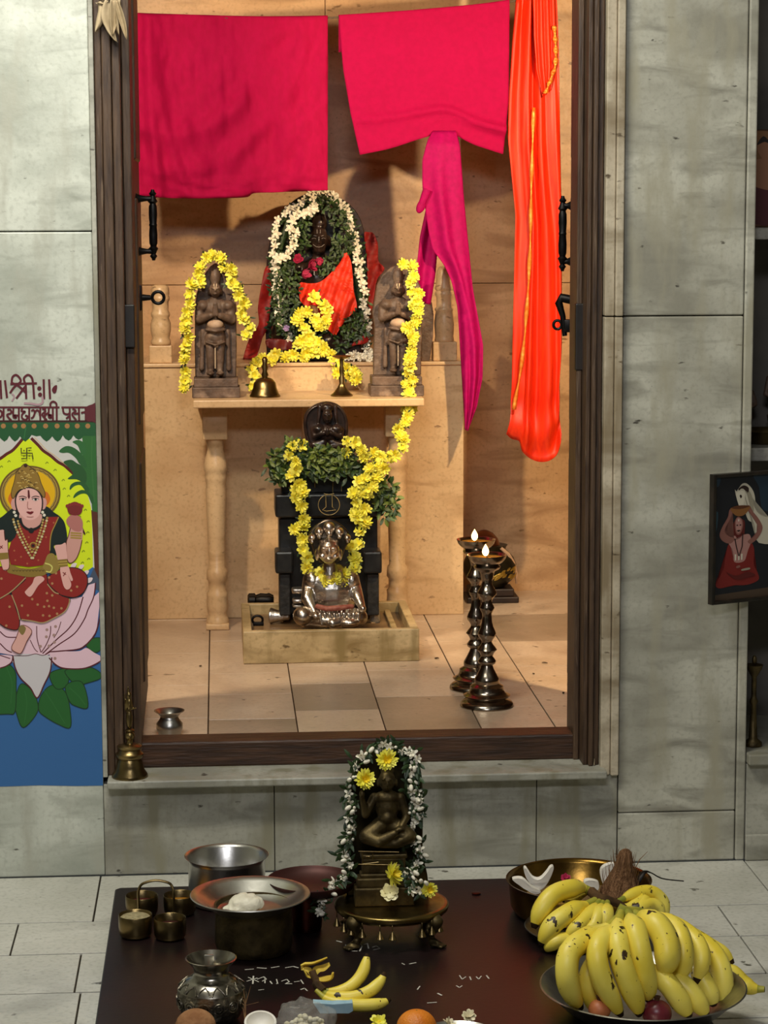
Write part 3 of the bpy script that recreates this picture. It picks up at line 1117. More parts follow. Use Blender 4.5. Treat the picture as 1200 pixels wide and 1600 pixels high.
# small brown coconut in the lap
mb = MB()
mb.ell(G.p(500, 910, .19), (.022, .02, .024), None, 14, 10)
tag(mb.build('small_coconut', COCOHUSK, None, loc=G.p(500, 910, .19)), 'small brown coconut held in the lap of the large deity', 'coconut')

# ------------------------------------------------------------------ side figures
def side_figure(fig, cx, k, label, slab, base, lean=0.0):
    bx0, bx1, by0, by1 = base
    c = fig.p(cx, by1, 0)
    root = thing('stone_figure', label, 'statue', (c.x, fig.Y, SL), 'carved standing figures on the altar table')
    mb = MB()
    pts = [fig.p(x, y, 0) for x, y in slab]
    mb.prism(pts, (0, .035, 0))
    mb.build('back_slab', GREYSTONE, root, True, .004, angle=40)
    mb = MB()
    a, b = fig.p(bx0, by1, 0), fig.p(bx1, by0, 0)
    h = b.z - SL
    mb.bbox((a.x, fig.Y - .075, SL), (b.x, fig.Y + .045, SL + h * .55), .003)
    mb.bbox((a.x + .006, fig.Y - .068, SL + h * .55), (b.x - .006, fig.Y + .045, SL + h), .003)
    mb.build('base', GREYSTONE, root, False)
    mb = MB()
    q = lambda x, y: (cx + x * k, y)
    E_ = lambda x, y, rx, ry, d, rd, rot=0: fig.e(mb, cx + x * k, Y0 + y * k, rx * k, ry * k, d, rd, rot)
    Y0 = slab_top[0]
    E_(0, 115, 52, 95, .022, .022)          # tall crown
    E_(0, 30, 26, 40, .015, .015)
    E_(0, 245, 58, 70, .032, .03)           # face
    E_(0, 245, 9, 24, .064, .008)
    E_(0, 282, 24, 8, .058, .008)
    for s in (-1, 1):
        E_(s * 26, 226, 17, 8, .058, .008)
        E_(s * 62, 260, 12, 34, .02, .012)
        E_(s * 120, 395, 66, 55, .022, .03)
        fig.c(mb, [(cx + s * 150 * k, Y0 + 400 * k, .022), (cx + s * 155 * k, Y0 + 525 * k, .032), (cx + s * 45 * k, Y0 + 490 * k, .062)], [44 * k, 44 * k, 28 * k])
        fig.c(mb, [(cx + s * 46 * k, Y0 + 720 * k, .02), (cx + s * 46 * k, Y0 + 850 * k, .026), (cx + s * 44 * k, Y0 + 1010 * k, .02)], [52 * k, 42 * k, 34 * k])
        E_(s * 48, 1045, 40, 22, .045, .03)
        fig.c(mb, [(cx + s * 120 * k, Y0 + 640 * k, .012), (cx + s * 125 * k, Y0 + 800 * k, .012), (cx + s * 130 * k, Y0 + 1000 * k, .01)], [24 * k, 20 * k, 26 * k])
        fig.c(mb, [(cx + s * 11 * k, Y0 + 372 * k, .078), (cx + s * 12 * k, Y0 + 480 * k, .07)], [13 * k, 18 * k])
    E_(0, 420, 115, 110, .02, .03)
    E_(0, 600, 92, 80, .026, .032)
    E_(0, 700, 98, 90, .018, .03)
    fig.c(mb, [(cx - 90 * k, Y0 + 625 * k, .045), (cx, Y0 + 640 * k, .062), (cx + 90 * k, Y0 + 625 * k, .045)], [14 * k] * 3)
    fig.c(mb, [(cx - 90 * k, Y0 + 745 * k, .04), (cx, Y0 + 775 * k, .056), (cx + 90 * k, Y0 + 745 * k, .04)], [12 * k] * 3)
    blob('standing_figure', mb, GREYSTONE, root, .0032, 2)
    mb = MB()
    E_(0, 575, 78, 52, .040, .026)
    mb.build('belly_paste', mat('sandal_paste', 'b89a80', 'cbb096', .7, 0, 40), root)
    mb = MB()
    for s in (-1, 1):
        mb.tube([fig.p(cx + s * 14 * k, Y0 + 205 * k, .062), fig.p(cx + s * 12 * k, Y0 + 185 * k, .060), fig.p(cx + s * 8 * k, Y0 + 235 * k, .066)], .0012, 6)
    mb.tube([fig.p(cx, Y0 + 800 * k, .046), fig.p(cx, Y0 + 1000 * k, .04)], .0018, 6)
    mb.build('paste_marks', mat('sandal_paste_marks', 'd8c0a0', 'e6d2b4', .7), root)
    return root


FL_ = Fig(260, 380, 6.154, 1.90)
slab_top = [205]
side_figure(FL_, 470, 1.0, 'carved grey stone figure with joined palms at the left end of the altar table', [(278, 1290), (272, 1000), (275, 600), (295, 470), (345, 330), (420, 225), (470, 190), (520, 225), (600, 330), (650, 470), (672, 600), (676, 1000), (672, 1290)], (250, 705, 1285, 1480))
FR = Fig(560, 390, 5.926, 1.90)
slab_top = [140]
side_figure(FR, 368, 0.935, 'carved grey stone figure with joined palms at the right end of the altar table', [(140, 1165), (140, 950), (150, 700), (128, 580), (155, 450), (172, 330), (220, 235), (300, 165), (380, 140), (460, 165), (530, 240), (575, 340), (590, 480), (590, 700), (580, 1165)], (98, 590, 1160, 1345))
mb = MB()
mb.prism([FR.p(x, y, -.26) for x, y in ((585, 1000), (585, 500), (600, 440), (640, 430), (680, 490), (697, 600), (692, 800), (670, 960), (660, 1030), (590, 1040))], (0, .03, 0))
o = mb.build('rounded_slab', GREYSTONE, None, True, .005, angle=40)
tag(o, 'plain rounded brown stone slab standing behind the right carved figure', 'stone')
bpy.context.view_layer.update()
dz = min(v.co.z for v in o.data.vertices)
for v in o.data.vertices:
    if v.co.z < dz + .03:
        v.co.z = BT

FLP = lambda pts, d: [FL_.p(x, y, d) for x, y in pts]
garland('yellow_garland', 'yellow chrysanthemum garland arched over the left carved stone figure', FLP([(190, 1390), (170, 1290), (180, 1200), (170, 1100), (180, 1040), (190, 960), (190, 880), (200, 780), (210, 700), (215, 600), (245, 500), (250, 420), (320, 380), (310, 290), (340, 200), (400, 130), (480, 130), (560, 190), (560, 260), (620, 240), (640, 340), (600, 400), (700, 420), (680, 500), (740, 540), (740, 620), (740, 700), (800, 780), (760, 880)], .055), 31, MUM + MUMS, 1.05, 4, LEAFD, .006, 31, leafL=.017, group='yellow garlands in the shrine')
FRP = lambda pts, d: [FR.p(x, y, d) for x, y in pts]
fp = FRP([(430, 130), (500, 170), (500, 260), (470, 390), (550, 390), (520, 470), (480, 530), (580, 520), (520, 620), (550, 700), (470, 720), (510, 830), (470, 900), (520, 950), (440, 980), (490, 1060), (440, 1140), (500, 1200), (430, 1270), (490, 1280), (430, 1380), (500, 1400), (410, 1460), (510, 1480)], .085)
fp += [at(x, y, Y) for x, y, Y in ((635, 645, 1.76), (632, 665, 1.74), (622, 672, 1.72), (632, 692, 1.70), (622, 705, 1.68), (605, 712, 1.66), (588, 715, 1.62))]
garland('yellow_garland', 'long yellow chrysanthemum garland falling past the right carved figure down to the black throne', fp, 40, MUM + MUMS, 1.03, 4, LEAFD, .007, 32, leafL=.017, group='yellow garlands in the shrine')

# brass hand bell and small lamp on the slab
B4 = (220, 280, 2.5)
c = at(220 + 485 / 2.5, 280 + 845 / 2.5, 1.86)
root = thing('brass_bell', 'small brass hand bell on the altar table beside the left carved figure', 'bell', (c.x, 1.86, SL))
mb = MB()
lathe_px(mb, 485, 1.86, [(850, 58), (846, 60), (838, 55), (815, 46), (795, 42), (780, 30), (774, 12)], *B4, 24, True, SL)
mb.build('bell_body', BRASS, root, angle=60)
mb = MB()
lathe_px(mb, 485, 1.86, [(776, 10), (765, 14), (750, 9), (735, 13), (720, 9), (705, 12), (695, 6)], *B4, 16, True, SL + (at(414, 590, 1.86).z - at(414, 620, 1.86).z))
mb.build('handle', BRASS, root, angle=60)
c = at(220 + 785 / 2.5, 618, 1.86)
root = thing('oil_lamp', 'small brass stemmed oil lamp on the altar table near the right carved figure', 'oil lamp', (c.x, 1.86, SL))
mb = MB()
lathe_px(mb, 785, 1.86, [(850, 42), (845, 44), (838, 34), (815, 16), (800, 9), (780, 12), (770, 7), (750, 10), (730, 7), (705, 8)], *B4, 20, True, SL)
mb.build('stem', BRASS, root, angle=60)
mb = MB()
z = SL + at(534, 562, 1.86).z - at(534, 620, 1.86).z
k = mpp(1.86) / 2.5
mb.lathe((c.x, 1.86, z), [(-.002, 4 * k), (.002, 20 * k), (.008, 36 * k), (.011, 38 * k), (.009, 34 * k), (.004, 10 * k), (.003, .0005)], 20)
mb.build('dish', BRASS, root, angle=60)

# ------------------------------------------------------------------ stone tray, black throne, silver figure
RIM = 0.394
x0, x1, y0, y1 = 0.066, 0.625, 1.30, 1.83
root = thing('stone_tray', 'square cream marble tray on the shrine floor holding the black throne', 'tray', ((x0 + x1) / 2, (y0 + y1) / 2, FL))
TRAYM = marble('marble_tray', 'b9a072', 'd2ba8c', '8c7448', '6a5432', 0.4, 0.0, 7, 0.56, '8f7a4c')
mb = MB()
t = 0.028
mb.bbox((x0, y0, FL), (x1, y0 + t, RIM), .003)
mb.build('front_panel', TRAYM, root, False)
mb = MB()
mb.bbox((x0, y1 - t, FL), (x1, y1, RIM), .003)
mb.build('rear_panel', TRAYM, root, False)
for a, b in ((x0, x0 + t), (x1 - t, x1)):
    mb = MB()
    mb.bbox((a, y0 + t, FL), (b, y1 - t, RIM), .003)
    mb.build('side_panel', TRAYM, root, False)
mb = MB()
mb.box((x0 + t, y0 + t, FL), (x1 - t, y1 - t, RIM - .035))
mb.mi = 1
mb.bbox((x1 - t - .05, y0 + t + .02, RIM - .036), (x1 - t - .03, y1 - t - .02, RIM - .022), .003)
mb.build('tray_bed', [mat('brown_stone_bed', '5c4630', '8a6c48', .35, 0, 12, .1), TRAYM], root, False)  # bed coloured darker and browner than the panels
TZ = RIM - .035

T4 = Fig(280, 600, 2.5, 1.62)
root = thing('stone_throne', 'stepped black stone throne standing in the marble tray', 'throne', (T4.p(585, 900).x, 1.66, TZ))
hz = lambda y, d=0: T4.p(585, y, d).z


def slab(mb, xl, xr, yt, yb, Yf, Yb, bev=.005):
    d = 1.62 - Yf
    a, b = T4.p(xl, yb, d), T4.p(xr, yt, d)
    mb.bbox((a.x, Yf, max(a.z, TZ)), (b.x, Yb, b.z), bev)


mb = MB()
slab(mb, 393, 775, 520, 900, 1.66, 1.80)
mb.build('back_panel', BLACKSTONE, root, False)
mb = MB()
slab(mb, 376, 800, 428, 522, 1.62, 1.80, .006)
mb.build('shelf_block', BLACKSTONE, root, False)
mb = MB()
slab(mb, 398, 770, 330, 429, 1.66, 1.79)
mb.build('top_block', BLACKSTONE, root, False)
for xl, xr in ((376, 446), (718, 792)):
    mb = MB()
    slab(mb, xl, xr, 655, 742, 1.56, 1.67, .007)
    mb.build('arm_block', BLACKSTONE, root, False)
    mb = MB()
    slab(mb, xl + 16, xr - 12, 740, 905, 1.585, 1.67, .004)
    mb.build('side_post', mat('weathered_black_stone', '1c1b1a', '34322f', .5, 0, 40, .3), root, False)
# line-cut emblem: ring with the upright mark
mb = MB()
ec = (585, 478)
mb.tube([T4.p(585 + 42 * cos(a), 472 + 40 * sin(a), .001) for a in [2 * pi * q / 28 for q in range(28)]], .0012, 6, True)
mb.tube([T4.p(x, y, .001) for x, y in ((572, 430), (574, 480), (560, 492), (575, 497), (612, 492), (598, 480), (597, 432))], .0013, 6)
mb.tube([T4.p(x, y, .001) for x, y in ((565, 428), (585, 432), (605, 428))], .0015, 6)
for xs_ in ((530, 405, 530, 370, 548, 350), (600, 425, 600, 380, 600, 350), (634, 420, 634, 395, 650, 370)):
    mb.tube([T4.p(xs_[i], xs_[i + 1], -.038) for i in (0, 2, 4)], .0014, 6)
mb.build('incised_emblem', mat('worn_gold_line', 'a08850', 'c0a468', .5, 0, 50), root)

# oval relief plaque standing on the throne
C4 = Fig(400, 610, 4.8, 1.69)
zt = hz(330, -.04)
root = thing('relief_plaque', 'round dark stone plaque with a carved bust, standing on top of the black throne', 'plaque', (C4.p(527, 400).x, 1.70, zt))
mb = MB()
pl = crom([(527, 85, 0), (440, 110, 0), (372, 170, 0), (358, 250, 0), (372, 360, 0), (410, 440, 0), (450, 480, 0), (610, 480, 0), (660, 420, 0), (690, 330, 0), (692, 240, 0), (665, 160, 0), (610, 105, 0)], 4)
pts = [C4.p(p.x, p.y, 0) for p in pl]
for p in pts:
    p.z = max(p.z, zt)
mb.prism(pts, (0, .03, 0))
mb.build('plaque_back', DEITYSTONE, root, True, .006, angle=35)
mb = MB()
C4.e(mb, 535, 190, 40, 55, .03, .02)
C4.e(mb, 535, 130, 48, 36, .02, .018)
C4.e(mb, 535, 195, 7, 16, .05, .006)
C4.e(mb, 535, 218, 16, 6, .047, .006)
for s in (-1, 1):
    C4.e(mb, 535 + s * 17, 180, 11, 5, .048, .005)
    C4.c(mb, [(535 + s * 58, 120, .015), (535 + s * 62, 190, .018), (535 + s * 70, 245, .02)], [14, 15, 12])
    C4.e(mb, 535 + s * 65, 290, 52, 40, .018, .024)
    C4.c(mb, [(535 + s * 105, 290, .015), (535 + s * 95, 345, .025), (535 + s * 25, 320, .04)], [24, 24, 16])
    C4.c(mb, [(535 + s * 30, 390, .02), (535 + s * 100, 410, .02), (535 + s * 30, 430, .03)], [30, 28, 22])
C4.e(mb, 535, 320, 75, 70, .015, .025)
C4.e(mb, 535, 310, 13, 34, .046, .008)
mb.tube([C4.p(p.x, p.y, .004) for p in crom([(527, 100, 0), (440, 125, 0), (385, 180, 0), (372, 250, 0), (385, 350, 0), (420, 430, 0)], 4, False)], 10 * C4.k, 8)
mb.tube([C4.p(p.x, p.y, .004) for p in crom([(527, 100, 0), (610, 120, 0), (655, 170, 0), (676, 240, 0), (670, 330, 0), (640, 420, 0)], 4, False)], 10 * C4.k, 8)
blob('carved_bust', mb, DEITYSTONE, root, .0026, 1)

# leaf cushion over the throne
root = thing('leaf_bunch', 'bunch of fresh green leaves heaped over the top of the black throne', 'leaves', tuple(T4.p(590, 345, .0)))
foliage('leaves', [([(340, 290), (380, 250), (430, 225), (480, 230), (500, 260), (480, 330), (430, 360), (390, 390), (345, 340)], .03), ([(430, 300), (500, 260), (600, 250), (700, 270), (720, 330), (660, 365), (560, 360), (470, 360)], .025), ([(770, 370), (840, 380), (855, 490), (800, 525), (760, 470)], .035)], 760, [LEAF, LEAFB, LEAFD], root, .03, 8, T4, .19, (-.1, -1, .6))
foliage('leaf_sprigs', [([(500, 270), (600, 250), (660, 280), (640, 330), (540, 340), (490, 320)], .04)], 90, [LEAFB], root, .03, 9, T4, .16, (0, -1, .8))
mb = MB()
mb.tube([T4.p(x, y, .0) for x, y in ((365, 320), (450, 320), (585, 318), (700, 325), (790, 400), (810, 470))], .02, 8)
mb.build('bound_stalks', LEAFD, root)

T4P = lambda pts: [T4.p(x, y, d) for x, y, d in pts]
garland('yellow_garland', 'yellow chrysanthemum garland hanging in a loop before the silver figure', T4P([(480, 235, .03), (420, 260, .05), (440, 290, .06), (470, 325, .06), (430, 350, .06), (470, 380, .06), (450, 420, .07), (490, 425, .07), (450, 455, .07), (480, 490, .075), (490, 540, .08), (450, 580, .08), (495, 560, .08), (480, 640, .1), (500, 660, .11), (500, 710, .13), (530, 745, .16), (550, 730, .18), (580, 765, .19), (610, 750, .19), (640, 780, .18), (640, 730, .17), (690, 730, .15), (670, 690, .14), (700, 680, .12), (665, 650, .11), (715, 610, .09), (700, 560, .085), (740, 550, .08), (690, 530, .08), (730, 490, .08), (690, 500, .075), (700, 440, .075), (680, 420, .07), (740, 440, .07), (690, 380, .07), (760, 420, .07), (720, 360, .065), (780, 370, .06), (740, 320, .06), (800, 340, .05), (790, 300, .05), (760, 260, .04), (730, 290, .04), (690, 220, .05), (650, 230, .04), (645, 270, .04)]), 58, MUM + MUMS, 1.05, 4, LEAFD, .006, 41, leafL=.018, group='yellow garlands in the shrine')

# silver seated figure with serpent hood
Y0_ = 1.47
S5 = Fig(370, 800, 4.0, Y0_)
root = thing('silver_figure', 'seated silver figure with face and serpent hood in the marble tray', 'statue', (S5.p(590, 700).x, Y0_, TZ))
mb = MB()
S5.e(mb, 590, 500, 170, 190, .0, .06)          # torso
S5.e(mb, 470, 430, 60, 80, .0, .045)
S5.e(mb, 715, 430, 55, 80, .0, .045)
S5.c(mb, [(455, 440, .0), (440, 540, .045), (490, 640, .085)], [48, 40, 22])
S5.c(mb, [(725, 440, .0), (755, 530, .045), (785, 600, .085)], [48, 38, 22])
S5.e(mb, 495, 650, 30, 24, .095, .02)
S5.e(mb, 787, 605, 22, 30, .095, .02)
S5.c(mb, [(560, 680, .02), (440, 665, .06), (600, 690, .10)], [60, 62, 36])
S5.c(mb, [(620, 680, .02), (760, 660, .06), (600, 700, .11)], [60, 60, 36])
S5.c(mb, [(580, 340, .03), (580, 390, .03)], [46, 56])
blob('body', mb, SILVER, root, .0034, 2)
mb = MB()
S5.e(mb, 574, 240, 68, 80, .075, .045)
S5.e(mb, 574, 285, 44, 38, .078, .038)
S5.e(mb, 578, 245, 11, 30, .124, .012)
S5.e(mb, 578, 262, 17, 10, .124, .010)
S5.e(mb, 578, 293, 24, 8, .112, .009)
for s in (-1, 1):
    S5.e(mb, 576 + s * 30, 226, 20, 8, .117, .008)
    S5.e(mb, 576 + s * 31, 242, 19, 10, .110, .009)
    S5.e(mb, 574 + s * 72, 265, 14, 40, .06, .016)
    S5.e(mb, 574 + s * 40, 275, 22, 20, .10, .015)
S5.e(mb, 574, 182, 64, 22, .06, .04)
S5.e(mb, 574, 168, 20, 14, .085, .03)
blob('head', mb, SILVER, root, .0026, 1)
mb = MB()
pl = crom([(520, 320, 0), (485, 270, 0), (468, 215, 0), (445, 180, 0), (455, 130, 0), (480, 100, 0), (520, 65, 0), (575, 45, 0), (635, 68, 0), (680, 105, 0), (705, 140, 0), (708, 185, 0), (685, 215, 0), (665, 270, 0), (630, 320, 0)], 5, False)
S5P = [S5.p(p.x, p.y, .035) for p in pl]
mb.prism(S5P, (0, .018, 0))
hood = mb.build('serpent_hood', mat('dark_hood_silver', '6a6258', '4a443c', .35, 1.0, 20), root, True, .006, angle=35)  # hood silver coloured darker than the head in front of it
for x, y, r in ((470, 160, 24), (515, 125, 28), (577, 100, 38), (640, 125, 28), (690, 160, 22)):
    mb = MB()
    S5.e(mb, x, y, r, r * 1.1, .052, .022)
    S5.e(mb, x, y + r * .9, r * .55, r * .7, .062, .018)
    mb.build('serpent_head', SILVER, hood)
mb = MB()
for a, b, c_, d_ in ((345, 415, 480, 515), (350, 410, 545, 575), (350, 410, 582, 600)):
    p, q = S5.p(a, d_, .02), S5.p(b, c_, .02)
    mb.bbox((p.x, p.y, p.z), (q.x, p.y + .05, q.z), .006)
mb.build('arm_rest', SILVER, root)
mb = MB()
S5.e(mb, 412, 648, 62, 62, .085, .04)
mb.build('knee_guard', SILVER, root)
mb = MB()
S5.e(mb, 700, 690, 70, 34, .10, .03)
mb.build('knee_guard', SILVER, root)
mb = MB()
for q in range(9):
    S5.c(mb, [(500 + q * 34, 600 + 14 * sin(q), .07), (520 + q * 30, 640, .10), (530 + q * 29, 690 + 10 * cos(q), .105)], [11, 13, 9])
mb.build('pleated_cloth', SILVER, root)
mb = MB()
S5.c(mb, [(505, 590, .085), (560, 605, .098), (640, 600, .098), (720, 590, .09)], [16, 18, 18, 14])
mb.build('red_waistband', mat('faded_red_band', '7a3428', 'a0604c', .6, 0, 60), root)

# small things lying in the tray
def small(name, label, cat, mb, m, loc, **kw):
    o = mb.build(name, m, None, loc=loc, **kw)
    return tag(o, label, cat)


c = on(370 + 270 / 4, 800 + 700 / 4, TZ)
mb = MB()
T = Matrix.Rotation(radians(90), 3, 'Y') @ Matrix.Rotation(radians(15), 3, 'X')
mb.lathe((c.x, c.y, TZ + .027), [(-.032, .026), (-.03, .027), (0, .017), (.03, .012), (.034, .008)], 20, T)
small('silver_cone', 'silver cone shaped cap lying in the tray left of the silver figure', 'cap', mb, SILVER, (c.x, c.y, TZ))
c = on(370 + 150 / 4, 800 + 590 / 4, TZ)
mb = MB()
for s in (0, 1):
    T = Matrix.Rotation(radians(90), 3, 'Y')
    mb.lathe((c.x, c.y + .04 - s * .035, TZ + .02), [(-.045, .012), (-.04, .02), (-.02, .02), (-.016, .014), (0, .02), (.02, .018), (.03, .02), (.045, .012)], 14, T)
mb.box((c.x - .03, c.y, TZ), (c.x + .03, c.y + .045, TZ + .02))
small('dark_roller', 'dark twin roller shaped piece in the rear left corner of the tray', 'ornament', mb, IRON, (c.x, c.y, TZ))
c = on(370 + 130 / 4, 800 + 710 / 4, TZ)
mb = MB()
mb.tube([(c.x + .017 * cos(a), c.y, TZ + .019 + .014 * sin(a)) for a in [2 * pi * q / 16 for q in range(16)]], .004, 8, True)
mb.bbox((c.x - .015, c.y - .008, TZ), (c.x + .02, c.y + .012, TZ + .012), .003)
small('dark_ring', 'small dark ring on a foot in the front left corner of the tray', 'ornament', mb, IRON, (c.x, c.y, TZ))
c = on(370 + 678 / 4, 800 + 720 / 4, TZ)
mb = MB()
mb.bbox((c.x - .027, c.y - .012, TZ), (c.x + .025, c.y + .02, TZ + .028), .008)
small('stone_lump', 'small brown stone lump at the foot of the silver figure', 'stone', mb, GREYSTONE, (c.x, c.y, TZ))
c = on(370 + 865 / 4, 800 + 690 / 4, TZ)
mb = MB()
mb.lathe((c.x, c.y, TZ), [(0, .016), (.004, .018), (.05, .015), (.052, .013), (.006, .012), (.005, .0005)], 18)
small('glass_cup', 'small clear glass cup in the tray right of the silver figure', 'cup', mb, mat('clear_glass', 'e8e0d0', 'f0e8d8', .08, 0, 10, trans=.85), (c.x, c.y, TZ))

# ------------------------------------------------------------------ clothes on the line
YR = 2.02


def hang(px, py, Y=YR):
    return at(px, py, Y)


rope = [(-60, 20), (195, 23), (280, 26), (400, 29), (512, 28), (530, 27), (660, 18), (796, 3), (900, -25), (1010, -60)]
RP = [at(x, y, YR) for x, y in rope]
RP[0].x, RP[-1].x = max(RP[0].x, -0.749), min(RP[-1].x, 1.699)
RP = [V(-0.75, YR, RP[1].z + .02)] + RP[1:-1] + [V(1.70, YR, RP[-2].z + .06)]
mb = MB()
mb.tube(crom(RP, 6, False), .0035, 8)
o = mb.build('clothes_line', mat('grey_cord', '5a4c40', '6e5e50', .9), None)
tag(o, 'thin cord strung across the shrine above the altar, cloths hanging on it', 'cord')
RC = crom(RP, 12, False)


def rope_z(x):
    for a, b in zip(RC, RC[1:]):
        if a.x <= x <= b.x:
            t = (x - a.x) / max(b.x - a.x, 1e-6)
            return a.z + (b.z - a.z) * t
    return RC[-1].z


def cloth(name, label, m, left, right, bottom, folds, amp, group=None, back=.12, seed=1, nu=70, nv=60, base=0.0, thick=.0022):
    """sheet folded over the line. left/right: view polylines of its side edges, bottom: view polyline of its hem (left to right)"""
    Lp = resample([at(x, y, YR) for x, y in left], 60)
    Rp = resample([at(x, y, YR) for x, y in right], 60)
    Bp = resample(crom([at(x, y, YR) for x, y in bottom], 5, False), 80)

    def pick(P, t):
        q = t * (len(P) - 1)
        i = min(int(q), len(P) - 2)
        return P[i].lerp(P[i + 1], q - i)

    def fn(u, v):
        if v < .12:                       # part behind the line
            s = (.12 - v) / .12
            a = pick(Lp, 0).lerp(pick(Rp, 0), u)
            zt = rope_z(a.x) + .0055
            return V(a.x, YR + .006 + .006 * s + .004 * s * sin(u * 30 + seed), zt - back * s)
        if v < .16:                       # over the line
            s = (v - .12) / .04
            a = pick(Lp, 0).lerp(pick(Rp, 0), u)
            return V(a.x, YR + .006 * cos(pi * s), rope_z(a.x) + .0055 * (1 + .0 * s) + .002 * sin(pi * s))
        t = (v - .16) / .84
        top = pick(Lp, 0).lerp(pick(Rp, 0), u)
        top.z = rope_z(top.x) + .0055
        Bq = pick(Bp, u)
        # Coons-like blend between the side edges, line and hem
        l, r = pick(Lp, t), pick(Rp, t)
        l0, r0, l1, r1 = pick(Lp, 0), pick(Rp, 0), pick(Lp, 1), pick(Rp, 1)
        q = (1 - t) * top + t * Bq + (1 - u) * l + u * r - ((1 - u) * (1 - t) * l0 + u * (1 - t) * r0 + (1 - u) * t * l1 + u * t * r1)
        q.y = YR - .006 - folds(u, t) * amp - base * t
        return q
    mb = MB().grid(fn, nu, nv)
    o = mb.build(name, m, None, True, solid=thick, angle=180, loc=tuple(pick(Lp, 1).lerp(pick(Rp, 1), .5)), own=True)
    return tag(o, label, 'cloth', group)


def f1(u, t):
    g_ = noise.noise(V(u * 5, t * 1.4, 3)) * .8
    # folds fanning from the upper left corner
    r_ = 0
    for k, (a, wd) in enumerate(((.10, .03), (.16, .035), (.24, .05))):
        uu = a + .12 * t * t * (k + .4) - .04 * k
        r_ += exp_(-((u - uu) / wd) ** 2) * (1.0 - .3 * k) * (0.3 + .7 * min(1, t * 1.6)) * (1 - .35 * t)
    arc = sqrt((u - .18) ** 2 * 1.2 + (t - .1) ** 2)
    r_ += .35 * exp_(-((arc - .55) / .05) ** 2) * (1 if u < .6 else .3) + .3 * exp_(-((arc - .75) / .05) ** 2)
    hem = max(0, (t - .85) / .15)
    r_ += hem * .6 * noise.noise(V(u * 9, t * 30, 1)) + .35 * noise.noise(V(u * 7 + t * 4, t * 5 - u * 2, 12)) + .3 * exp_(-((u - .04) / .02) ** 2)
    r_ += .25 * noise.noise(V(u * 16, t * 3, 8)) * min(1, t * 3) + .12 * noise.noise(V(u * 40, t * 14, 2))
    return .6 * g_ * t + r_


exp_ = math.exp
cloth('crimson_cloth', 'crimson cloth hanging on the line at the left, largest of the hanging cloths', REDCLOTH, [(197, 22), (199, 120), (202, 220), (205, 303)], [(512, 28), (512, 120), (512, 220), (512, 297)], [(205, 303), (225, 306), (255, 309), (320, 310), (385, 308), (395, 302), (440, 300), (512, 297)], f1, .046, 'cloths hung on the line', seed=1)


def f2(u, t):
    return .5 * noise.noise(V(u * 3, t * 1.2, 5)) * t + .8 * exp_(-((t - .80 - .1 * (u - .5)) / .03) ** 2) * (.4 + .6 * u) + .5 * exp_(-((t - .88 + .12 * (u - .6)) / .025) ** 2) * max(0, u - .3) + .15 * noise.noise(V(u * 14, t * 8, 8))


cloth('magenta_cloth', 'flat magenta cloth hanging on the line between the crimson cloth and the orange silk', PINKCLOTH, [(529, 27), (536, 110), (548, 180), (562, 242)], [(796, 4), (795, 90), (794, 160), (786, 241)], [(562, 242), (610, 232), (660, 216), (700, 208), (740, 226), (786, 241)], f2, .026, 'cloths hung on the line', seed=2)


def f3(u, t):
    r_ = .9 * exp_(-((u - .36 - .03 * sin(t * 5)) / .055) ** 2) - .5 * exp_(-((u - .48) / .07) ** 2) + .8 * exp_(-((u - .62 + .02 * sin(4 * t)) / .08) ** 2) + .7 * exp_(-((u - .88) / .09) ** 2)
    r_ += .4 * sin(u * 26 + 2 * t) * (1 - t) ** 2 + .25 * noise.noise(V(u * 8, t * 5, 8))
    hem = max(0, (t - .85) / .15)
    return r_ * (1 - .6 * hem) + hem * .5 * sin(t * 60 + u * 4)


oc = cloth('orange_silk', 'long orange silk hanging on the line at the right, gold edged', ORANGEC, [(806, -12), (800, 60), (795, 140), (793, 210), (798, 260), (805, 330), (803, 420), (801, 520), (799, 600), (797, 650), (791, 678)], [(868, -24), (872, 80), (874, 200), (876, 330), (877, 430), (877, 540), (873, 600), (874, 650), (876, 678)], [(791, 678), (800, 686), (812, 690), (818, 708), (842, 722), (868, 712), (876, 678)], f3, .03, 'cloths hung on the line', back=.25, seed=3, nu=48, nv=110)
# gold edging and the gathered second layer are parts of the silk
ofs = lambda o, p: Vector(p)
mb = MB()


def strip(pts, wd, d):
    P = resample(crom([at(x, y, YR - d) for x, y in pts], 6, False), 60)
    mb.grid(lambda u, v: P[min(int(v * 59), 59)] + V((u - .5) * wd * (1 + .4 * sin(v * 40)), -.002 * sin(v * 70) - .004 * sin(pi * u), 0), 3, 59)


def child_build(mb, name, m, parent, **kw):
    off = Vector(parent.location)
    o = mb.build(name, m, parent, **kw)
    return o


strip([(834, 168), (832, 230), (830, 300), (828, 400), (822, 500), (815, 570), (808, 610), (803, 640)], .011, .034)
child_build(mb, 'gold_border', GOLDZ, oc, own=True, angle=180, solid=.001)
mb = MB()


def fold(u, v):
    l = resample([at(x, y, YR - .045) for x, y in ((832, -14), (834, 60), (838, 110), (848, 152))], 40)
    r = resample([at(x, y, YR - .045) for x, y in ((866, -22), (870, 50), (872, 100), (862, 140))], 40)
    i = min(int(v * 39), 39)
    q = l[i].lerp(r[i], u)
    q.y -= .010 * sin(pi * u) + .006 * sin(u * 22 + v * 2)
    return q


mb.grid(fold, 30, 40)
child_build(mb, 'gathered_end', ORANGEC, oc, own=True, angle=180, solid=.002)
mb = MB()
strip([(866, 40), (868, 70), (868, 100), (862, 120), (852, 146)], .013, .062)
child_build(mb, 'gold_border', GOLDZ, oc, own=True, angle=180, solid=.001)

# magenta scarf thrown over the hem of the magenta cloth
YS = 1.975


